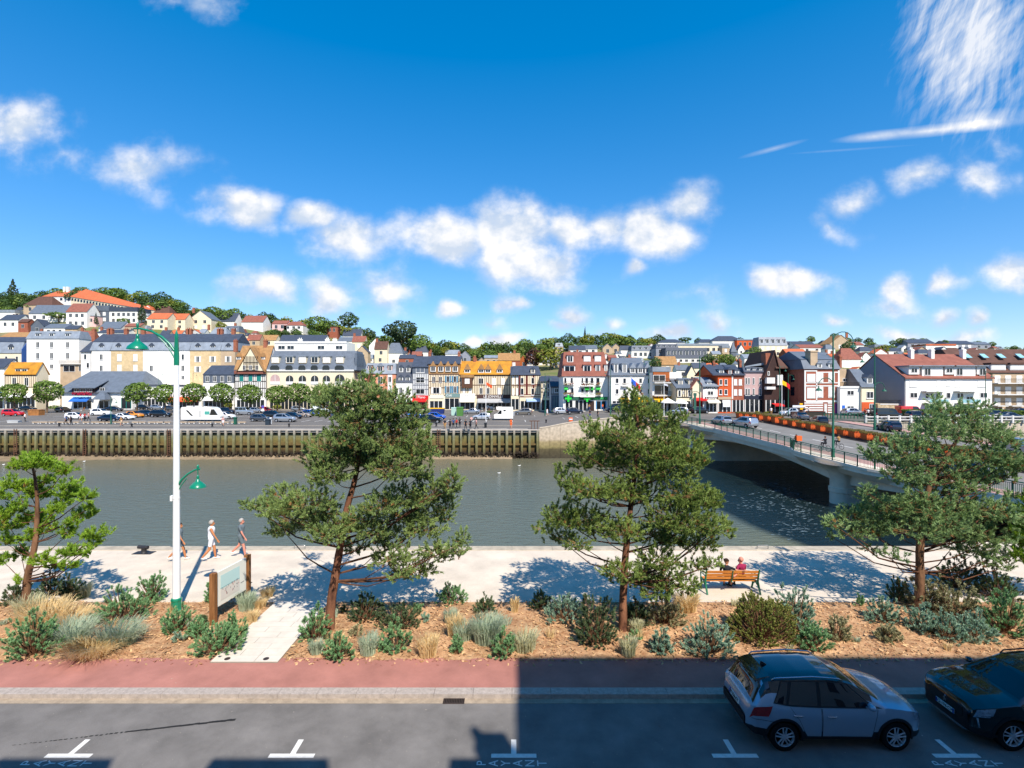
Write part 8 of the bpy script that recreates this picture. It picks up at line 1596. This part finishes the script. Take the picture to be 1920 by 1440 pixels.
signpost(1362, 775, 24, [('b', 0, 12, 25, 13, S_white)], 'large white square panel before the orange house'); signpost(1373, 774, 14, [('b', 0, 7, 14, 9, S_purple)], 'small violet panel right of the white square panel'); signpost(1428, 770, 20, [('disc', 0, 15, 20, 5.4, S_red), ('b', 0, 17.1, 17.9, 3.8, S_white)], 'round red no entry sign before the rose house'); signpost(1284, 773, 14, [('disc', 0, 9, 14, 5.5, S_blue)], 'round blue arrow sign by the yellow awning terrace'); signpost(493, 782, 23, [('disc', 0, 17, 22, 5.5, S_purple), ('b', 0, 11, 16, 4, S_white)], 'round violet parking sign on a post in the car park'); signpost(1498, 778, 24, [('b', 0, 14, 18, 24, S_white), ('b', 6, 10, 13, 8, A_yel), ('b', 4, 19, 22, 6, A_yel)], 'white and yellow direction boards before the brick house'); signpost(884, 800, 18, [('disc', 0, 13, 18, 5, mat('sign_pinkish', '#d9a69c', .6, 0))], 'round pale sign among the people on the quay'); signpost(1303, 776, 40, [('b', 0, 8, 34, 4.5, S_green), ('b', 0, 34, 39, 6, S_green)], 'tall narrow green totem sign by the red awning', 'totem', 'totem_sign')
def crate(px0, px1, py, hpx, m, label, cat, name, dep=1.2, lidm=None):
    g = zq((px0 + px1) / 2, py); k = g.y / 960; t = thing(name, label, cat, g); w = (px1 - px0) * k / 2; h = hpx * k; b = MB(); b.hexa([(g.x-w*.93, g.y, g.z), (g.x+w*.93, g.y, g.z), (g.x+w*.93, g.y+dep, g.z), (g.x-w*.93, g.y+dep, g.z)], [(g.x-w, g.y-.04, g.z+h*.86), (g.x+w, g.y-.04, g.z+h*.86), (g.x+w, g.y+dep, g.z+h*.86), (g.x-w, g.y+dep, g.z+h*.86)]); b.build('box', m, t)
    b = MB(); b.prism([(g.y - .1, g.z + h * .862), (g.y + dep + .05, g.z + h * .862), (g.y + dep + .05, g.z + h * .93), (g.y + dep * .5, g.z + h), (g.y - .1, g.z + h * .92)], 'x', g.x - w - .05, g.x + w + .05); b.build('lid', lidm or m, t); return t
crate(846, 855, 779, 15, mat('bin_pale_green', '#a9c9bd', .6, .1), 'pale green recycling bank beside the dark green one', 'recycling bin', 'recycling_bank', 1.6); crate(856, 868, 780, 17, mat('bin_green', '#4c7a3a', .6, .1), 'tall green recycling bank in the car park', 'recycling bin', 'recycling_bank', 1.6); crate(806, 832, 776, 11, mat('bin_navy', '#1d2f6a', .6, .1), 'wide dark blue skip with a yellow edge behind the blue cars', 'skip', 'skip', 2.0, A_yel)
crate(497, 505, 797, 11, mat('bin_dark', '#2e3a45', .6, .1), 'dark grey litter bin on the far quay', 'bin', 'litter_bin', .7); crate(908, 912.5, 802, 9, mat('bin_black', '#22262a', .6, .1), 'small black litter bin behind the people on the quay', 'bin', 'litter_bin', .5); crate(52, 73, 779, 11, mat('planter_wood', '#a8713f', .8, .2, 2), 'slatted wooden planter box by the red car', 'planter', 'wooden_planter', 1.6); crate(13, 34, 793, 5, WM['pale'], 'low white concrete block on the far quay at the left', 'block', 'concrete_block', .8)
crate(438, 442, 796, 14, M_grn, 'green metal post box column on the far quay', 'post', 'quay_post', .5); crate(506, 508.5, 795, 12, M_lw, 'short white post beside the litter bin', 'post', 'quay_post', .3)
def orange_barrier(px, py, label):
    g = zq(px, py); t = thing('barrier', label, 'barrier', g); b = MB(); b.hexa([(g.x-.35, g.y-.2, g.z), (g.x+.35, g.y-.2, g.z), (g.x+.35, g.y+.2, g.z), (g.x-.35, g.y+.2, g.z)], [(g.x-.35, g.y-.06, g.z+.7), (g.x+.35, g.y-.06, g.z+.7), (g.x+.35, g.y+.06, g.z+.7), (g.x-.35, g.y+.06, g.z+.7)]); b.build('body', SK['orange'], t); b = MB(); b.box(g.x-.3, g.x+.3, g.y-.22, g.y-.1, g.z+.3, g.z+.48); b.build('stripe', S_white, t)
orange_barrier(1070, 790, 'orange and white barrier by the ramp wall coping'); 
b = MB(); xk = 0
for i in range(26):
    px = 66 + i * 15.5 + rnd.uniform(-2, 2)
    if 322 < px < 338: continue
    g = zq(px, 794.5); w = rnd.uniform(.5, .85); t = thing('kerb_beam', 'low concrete beam on two feet in the row along the far car park', 'kerb', g, 'low beams along the far car park edge'); b = MB(); b.box(g.x - w, g.x + w, g.y, g.y + .3, g.z + .2, g.z + .38); b.build('beam', WM['tan'], t)
    for s in (-.7, .7): b = MB(); b.box(g.x + s * w - .12, g.x + s * w + .12, g.y + .03, g.y + .27, g.z, g.z + .198); b.build('foot', WM['pale'], t)
for px, py, l in ((111, 800, 'left of the dark blue sedan'), (247, 801, 'left of the white lamp post'), (398, 801, 'before the motorhome'), (542, 801, 'before the silver estate'), (818, 800, 'left of the walkers'), (1024, 793, 'at the start of the ramp'), (645, 802, 'behind the leaning pine')):
    g = zq(px, py); b = MB(); b.lathe([(.2, 0), (.14, .1), (.13, .45), (.2, .52), (.2, .6), (.1, .66)], 10, (0, 0, 0)); o = b.build('quay_bollard', M_blk, None, 50); o.location = g; tag(o, 'black mooring bollard on the far quay ' + l, 'bollard', 'bollards on the far quay')
b = MB(); g = Vector((3.7, 84.3, ZQ)); 
for dx in (-.5, 0, .5): b.tube([g + Vector((dx, 0, 0)), g + Vector((dx, 0, 1.3))], .05, 6)
b.box(g.x - .85, g.x + .85, g.y - .08, g.y + .08, g.z + 1.3, g.z + 1.42); tag(b.build('ladder_frame', MATS['rusty_iron']), 'rusty iron frame at the right end of the timber quay', 'frame')
def parasol(px, py, hpx, wpx, label, m=None):
    g = zq(px, py); k = g.y / 960; t = thing('parasol', label, 'parasol', g); h = hpx * k; r = wpx * k / 2; b = MB(); b.lathe([(.04, 0), (.04, h)], 6, g); b.build('pole', M_lw, t); b = MB(); b.lathe([(r, h * .72), (r * .55, h * .86), (.05, h)], 8, g); b.lathe([(r * .985, h * .68), (r, h * .72)], 8, g); b.build('canopy', m or A_wht, t)
parasol(1252, 776, 30, 30, 'wide white parasol on the terrace, left one'); parasol(1277, 775, 27, 28, 'wide white parasol on the terrace, right one'); parasol(940, 769, 21, 14, 'grey parasol before the brown restaurant sign', A_grey)
for px, py, w, l in ((790, 768, 20, 'ochre clump on the street by the red restaurant'), (874, 773, 10, 'ochre bush right of the green bin'), (918, 776, 14, 'green bush under the orange pennant'), (1040, 775, 14, 'green bush by the white car near the ramp'), (1420, 776, 12, 'brown flower tub by the no entry sign, left'), (1438, 776, 11, 'brown flower tub by the no entry sign, right'), (1386, 778, 14, 'brown flower tub below the violet panel'), (430, 767, 26, 'ochre hedge behind the motorhome'), (520, 769, 22, 'green and ochre bushes under the sixth plane tree'), (102, 770, 22, 'shrubs beside the wooden planter'), (1224, 766, 26, 'reddish bush right of the broad pine top'), (1302, 780, 8, 'terracotta pot with plants by the bridge end')):
    g = zq(px, py); tree(px, py + 1, w * .55, 'yellow' if 'ochre' in l or 'brown' in l or 'reddish' in l else 'bush', l, wide=1.6, Z=g.y, cat='bush', name='street_bush')
# hedge and balustrade on the right
def hedge(x0, x1, y0, y1, Z, label):
    a, c, z0, z1 = X_(x0, Z), X_(x1, Z), H_(y1, Z) - .3, H_(y0, Z); n = int((c - a) * 260); g = np.random.default_rng(int(x0)); p = np.stack([g.uniform(a, c, n), np.where(g.uniform(0, 1, n) < .6, g.uniform(Z - .1, Z + .06, n), g.uniform(Z, Z + 1.2, n)), g.uniform(z0, z1, n)], 1); p[:, 2] = np.where(p[:, 1] > Z + .1, z1 + g.uniform(-.1, .05, n), p[:, 2])
    u = nrm(g.normal(size=(n, 3))); v = nrm(np.cross(u, g.normal(size=(n, 3)))); s = .16; V = np.stack([p - u * s, p + v * s * .8, p + u * s, p - v * s * .8], 1).reshape(-1, 3); t = thing('hedge', label, 'hedge', ((a + c) / 2, Z, z0)); np_obj('foliage', V, np.arange(4 * n).reshape(-1, 4), L_pl, t); b = MB(); b.box(a + .1, c - .1, Z + .1, Z + 1.1, z0, z1 - .1); b.build('core', L_b, t)
hedge(1698, 1788, 769, 783, 95, 'clipped hedge before the white apartment house, left part'); hedge(1792, 1888, 769, 782, 94.5, 'clipped hedge before the white apartment house, right part'); hedge(1895, 1925, 771, 783, 94, 'bright clipped hedge at the right edge')
t = thing('balustrade', 'white concrete balustrade along the far quay right of the bridge', 'balustrade', (75, 84, 2.2)); k = 84 / 960; xs = [58 + i * 1.85 for i in range(22)]; M_bal = mat('balustrade_white', '#d6d2ca', .8, .08)
for x in xs: b = MB(); b.box(x - .14, x + .14, 83.8, 84.1, 1.9, 3.15); b.build('post', M_bal, t)
b = MB(); b.box(xs[0], xs[-1], 83.85, 84.05, 2.85, 3.0); b.box(xs[0], xs[-1], 83.85, 84.05, 2.4, 2.52); b.build('rails', M_bal, t)
t = thing('quay_wall', 'beige quay wall under the white balustrade right of the bridge', 'wall', (80, 84.5, ZW)); b = MB(); b.box(27, 130, 84.2, 85.5, -7, 1.895); b.build('panels', M_conc, t); b = MB(); b.box(27, 130, 84.1, 85.6, 1.9, 2.08); b.build('coping', MATS['pale_coping'], t)
# low dark wall and green fence beyond the bridge end
b = MB(); b.box(X_(1484, 95), X_(1548, 95), 95, 95.4, 2.0, 3.2); tag(b.build('low_wall', WM['dkbrown']), 'low dark wall before the striped brick house', 'wall')
t = thing('fence', 'dark green railings beyond the bridge before the white house', 'fence', (62, 90, 2.2)); x0, x1 = X_(1545, 90), X_(1690, 90); b = MB(); b.box(x0, x1, 89.97, 90.03, 3.0, 3.07); b.box(x0, x1, 89.97, 90.03, 2.35, 2.4)
b.build('rails', M_grn, t)
for i in range(24): x = x0 + (x1 - x0) * i / 23; b = MB(); b.box(x - .05, x + .05, 89.95, 90.05, 2.1, 3.2); b.build('post', M_grn, t)
# near approach parapet on the right
b = MB(); b.box(37.5, 60, 27.5, 28.2, -3, 1.0); b.box(22, 60, 25.75, 26.4, -6, .15); tag(b.build('parapet', M_bcor), 'pale stone parapet of the bridge approach at the right edge', 'wall')
b = MB(); b.box(36, 66, 10, 27, -.02, .1)
struct(b, 'bridge_approach', M_broad)
# traffic on the bridge
def on_bridge(px, py, kind, col, rz, label):
    z = .8
    for _ in range(6): g = G(px, py, z); z = bz(g.y) - .06
    far_car(px, py, kind, col, rz, label, z=z, group='cars on the bridge')
on_bridge(1352, 796, 'hatch', 'silver', 100, 'silver car leaving the bridge behind the grey one'); on_bridge(1396, 801, 'suv', 'silver', 105, 'silver grey car crossing the bridge toward the town'); on_bridge(1500, 788, 'sedan', 'grey', 80, 'grey car half hidden by the orange planters'); on_bridge(1666, 808, 'hatch', 'navy', 85, 'dark blue car on the far carriageway of the bridge'); on_bridge(1905, 848, 'suv', 'silver', 85, 'silver car on the bridge at the right edge'); on_bridge(1822, 900, 'suv', 'navy', 95, 'dark car on the bridge seen through the grey green pine'); on_bridge(1535, 797, 'hatch', 'black', 80, 'black car low behind the planters')
# bicycles and riders
M_bike = mat('bike_frame', '#2b2d33', .4, .05)
def bicycle(g, rz, label):
    t = thing('bicycle', label, 'bicycle', (0, 0, 0)); b = MB()
    for x in (-.52, .52):
        w = MB(); w.tube([(x + .33 * math.cos(a * math.pi / 8), 0, .34 + .33 * math.sin(a * math.pi / 8)) for a in range(17)], .022, 4); w.tube([(x - .32, 0, .34), (x + .32, 0, .34)], .006, 3); w.tube([(x, 0, .02), (x, 0, .66)], .006, 3); w.build('wheel', M_tyre, t)
    b.tube([(-.52, 0, .34), (-.12, 0, .85), (-.05, 0, .34), (-.52, 0, .34)], .018, 4); b.tube([(-.12, 0, .8), (.38, 0, .85), (-.05, 0, .34)], .02, 4); b.tube([(.52, 0, .34), (.38, 0, .98)], .02, 4); b.build('frame', M_bike, t); b = MB(); b.tube([(.36, -.25, 1.02), (.38, 0, .98), (.36, .25, 1.02)], .016, 4); b.build('handlebar', M_bike, t); b = MB(); b.box(-.26, 0, -.07, .07, .9, .95); b.build('saddle', M_black, t); t.location = g; t.rotation_euler = (0, 0, rz)
def gb(px, py):
    z = .8
    for _ in range(6): g = G(px, py, z); z = bz(g.y) + .062
    return g
def rider(px, py, cols, lab1, lab2, box=False):
    g = gb(px, py); bicycle(g, R(100), lab1); p = person(lab2, g + Vector((.02, -.12, .42)), R(10), cols, 'sit', vox=.03, scale=.95, fingers=False, arms={-1: [(-.03, .22, -.2), (.05, .24, .02)], 1: [(.03, .22, -.2), (-.05, .24, .02)]})
    if box: b = MB(); b.box(g.x - .3, g.x + .3, g.y - .75, g.y - .3, g.z + 1.0, g.z + 1.55); o = b.build('delivery_box', SK['orange']); tag(o, 'bright orange delivery box on the back of a cyclist', 'box')
rider(1492, 842, ('skin', 'orange', 'dark', 'black', 'hair'), 'bicycle of the rider with the orange box', 'cyclist in orange riding on the bridge footway', True); rider(1546, 846, ('skin', 'dark', 'dark', 'black', 'hair'), 'bicycle left of the tall green lamp', 'cyclist in dark clothes left of the tall green lamp'); rider(1571, 842, ('skin', 'tan', 'dark', 'black', 'hair'), 'bicycle right of the tall green lamp', 'cyclist in brown right of the tall green lamp'); rider(1638, 862, ('skin', 'pink', 'beige', 'black', 'grey_hair'), 'bicycle beside the grey green pine', 'cyclist with a pale helmet beside the grey green pine')
# people across the river
FP = [(834, 805, 'hair', 'dark', 'tan', 'walker in dark top and tan trousers, leftmost of the quay group'), (844, 806, 'hair', 'dark', 'dark', 'walker in black left of the one in blue'), (850, 804, 'hair', 'blue', 'dark', 'walker in blue within the quay group'), (856, 804, 'hair', 'red', 'dark', 'walker in red within the quay group'), (862, 802, 'hair', 'dark', 'dark', 'small dark figure right of the red walker'), (873, 806, 'hair', 'dark', 'dark', 'walker in black beside the round pale sign'), (882, 806, 'hair', 'dark', 'dark', 'walker in black under the round pale sign'), (893, 805, 'hair', 'pink', 'dark', 'small walker in pink right of the round sign'), (1106, 785, 'hair', 'dark', 'blue', 'walker in dark clothes on the ramp, left'), (1121, 785, 'hair', 'dark', 'dark', 'walker in dark clothes on the ramp, right'), (47, 791, 'hair', 'white', 'dark', 'person in white crouching by the concrete block'), (124, 797, 'hair', 'blue', 'dark', 'person in blue, left of the quay pair'), (133, 797, 'hair', 'dark', 'dark', 'person in black, right of the quay pair'), (151, 790, 'hair', 'red', 'white', 'person in red near the white hatchback, left'), (159, 790, 'hair', 'red', 'dark', 'person in red near the white hatchback, right'), (166, 789, 'hair', 'pink', 'dark', 'person in pink near the white hatchback'), (418, 799, 'grey_hair', 'pink', 'white', 'person in pink on the quay before the motorhome'), (227, 799, 'grey_hair', 'tan', 'beige', 'person sitting low at the quay edge by the sedan'), (958, 804, 'hair', 'orange', 'orange', 'person in orange right of the camper'), (1026, 780, 'hair', 'white', 'white', 'person in white crossing the car park'), (1446, 780, 'hair', 'white', 'tan', 'person in white near the Belgian flag'), (1508, 780, 'hair', 'dark', 'white', 'person in black before the striped house, left'), (1516, 780, 'hair', 'white', 'dark', 'person in white before the striped house'), (1622, 784, 'hair', 'red', 'dark', 'person in red by the orange house base'), (1628, 784, 'hair', 'white', 'dark', 'person in white by the orange house base'), (655, 797, 'hair', 'red', 'dark', 'person in red seen through the leaning pine'), (1105, 771, 'hair', 'tan', 'blue', 'person at the chemist door, left'), (1130, 771, 'hair', 'orange', 'blue', 'person at the chemist window, right')]
for i, (px, py, hr, tp, bt, lb) in enumerate(FP):
    g = zq(px, py); person(lb, g, rnd.uniform(0, 6.28), ('skin', tp, bt, 'black', hr), vox=.035, scale=1.0, fingers=False, legs=(.25, -.2) if i % 2 else (.1, -.08), group='people across the river')
# café tables under the awnings
M_cane = mat('cane', '#a8703f', .8, .2, 3)
for i in range(16):
    px = (990, 995, 1000, 1006, 1011, 1016, 1238, 1246, 1262, 1272, 904, 912, 926, 934, 948, 152)[i]; g = zq(px, 770); t = thing('cafe_table', 'small café table with a cane chair on the boulevard terrace', 'table', g, 'café tables on the boulevard'); b = MB(); b.lathe([(.25, 0), (.04, .04), (.03, .7), (.4, .71), (.4, .74)], 8, g); b.build('table_top', M_white, t); b = MB(); x, y, z = g.x + .75, g.y, g.z; b.box(x - .2, x + .2, y - .2, y + .2, z + .42, z + .48); b.box(x + .16, x + .2, y - .2, y + .2, z + .48, z + .95)
    for a in (-.17, .15):
        for c in (-.17, .17): b.box(x + a - .02, x + a + .02, y + c - .02, y + c + .02, z, z + .42)
    b.build('chair', M_cane, t)
# gulls on the water
def gull(px, py, label):
    g = G(px, py, ZW); t = thing('gull', label, 'gull', g); b = MB(); b.ball(g + Vector((0, 0, .12)), (.26, .12, .11), 10, 6); b.ball(g + Vector((.24, 0, .26)), .07, 8, 5); b.tube([g + Vector((.16, 0, .14)), g + Vector((.24, 0, .26))], [.07, .05], 6); b.tube([g + Vector((-.2, 0, .15)), g + Vector((-.42, 0, .18))], [.08, .02], 6); b.build('body', M_lw, t, True); b = MB(); b.tube([g + Vector((.3, 0, .26)), g + Vector((.37, 0, .24))], [.018, .006], 5); b.build('beak', A_yel, t); t.scale = (.62,) * 3
gull(158, 866, 'white gull at the water edge by the mud, right one'); gull(7, 872, 'white gull at the left edge of the mud'); gull(974, 874, 'white gull floating below the timber quay end'); gull(936, 888, 'white gull floating in mid river')

# flecks of foam where the current breaks by the pier
n = 700; cx = rng.choice([1440, 1478, 1455, 1500, 1420, 1490], n); cy = np.select([cx == 1440, cx == 1478, cx == 1455, cx == 1500, cx == 1420], [876, 928, 912, 960, 945], 990) + rng.normal(size=n) * np.where(cx == 1440, 3, 9); cx = cx + rng.normal(size=n) * 22
Zf = (EYE - ZW) * 960 / (cy - 720); xf = (cx - 960) / 960 * Zf; r_ = rng.uniform(.02, .07, n) * rng.uniform(.4, 1.6, n); a = rng.uniform(-.5, .5, n)
V = np.stack([np.stack([xf + r_ * 2.2 * np.cos(a + q) , Zf + r_ * np.sin(a + q) * .8, np.full(n, ZW + .02)], 1) for q in (0, 1.1, 2.2, 3.3, 4.4, 5.4)], 1).reshape(-1, 3)
tag(np_obj('foam', V, np.arange(6 * n).reshape(-1, 6), mat('foam_white', '#73868c', .6, .1, 3)), 'white flecks of foam on the dark water beside the bridge pier', 'foam', kind='stuff')
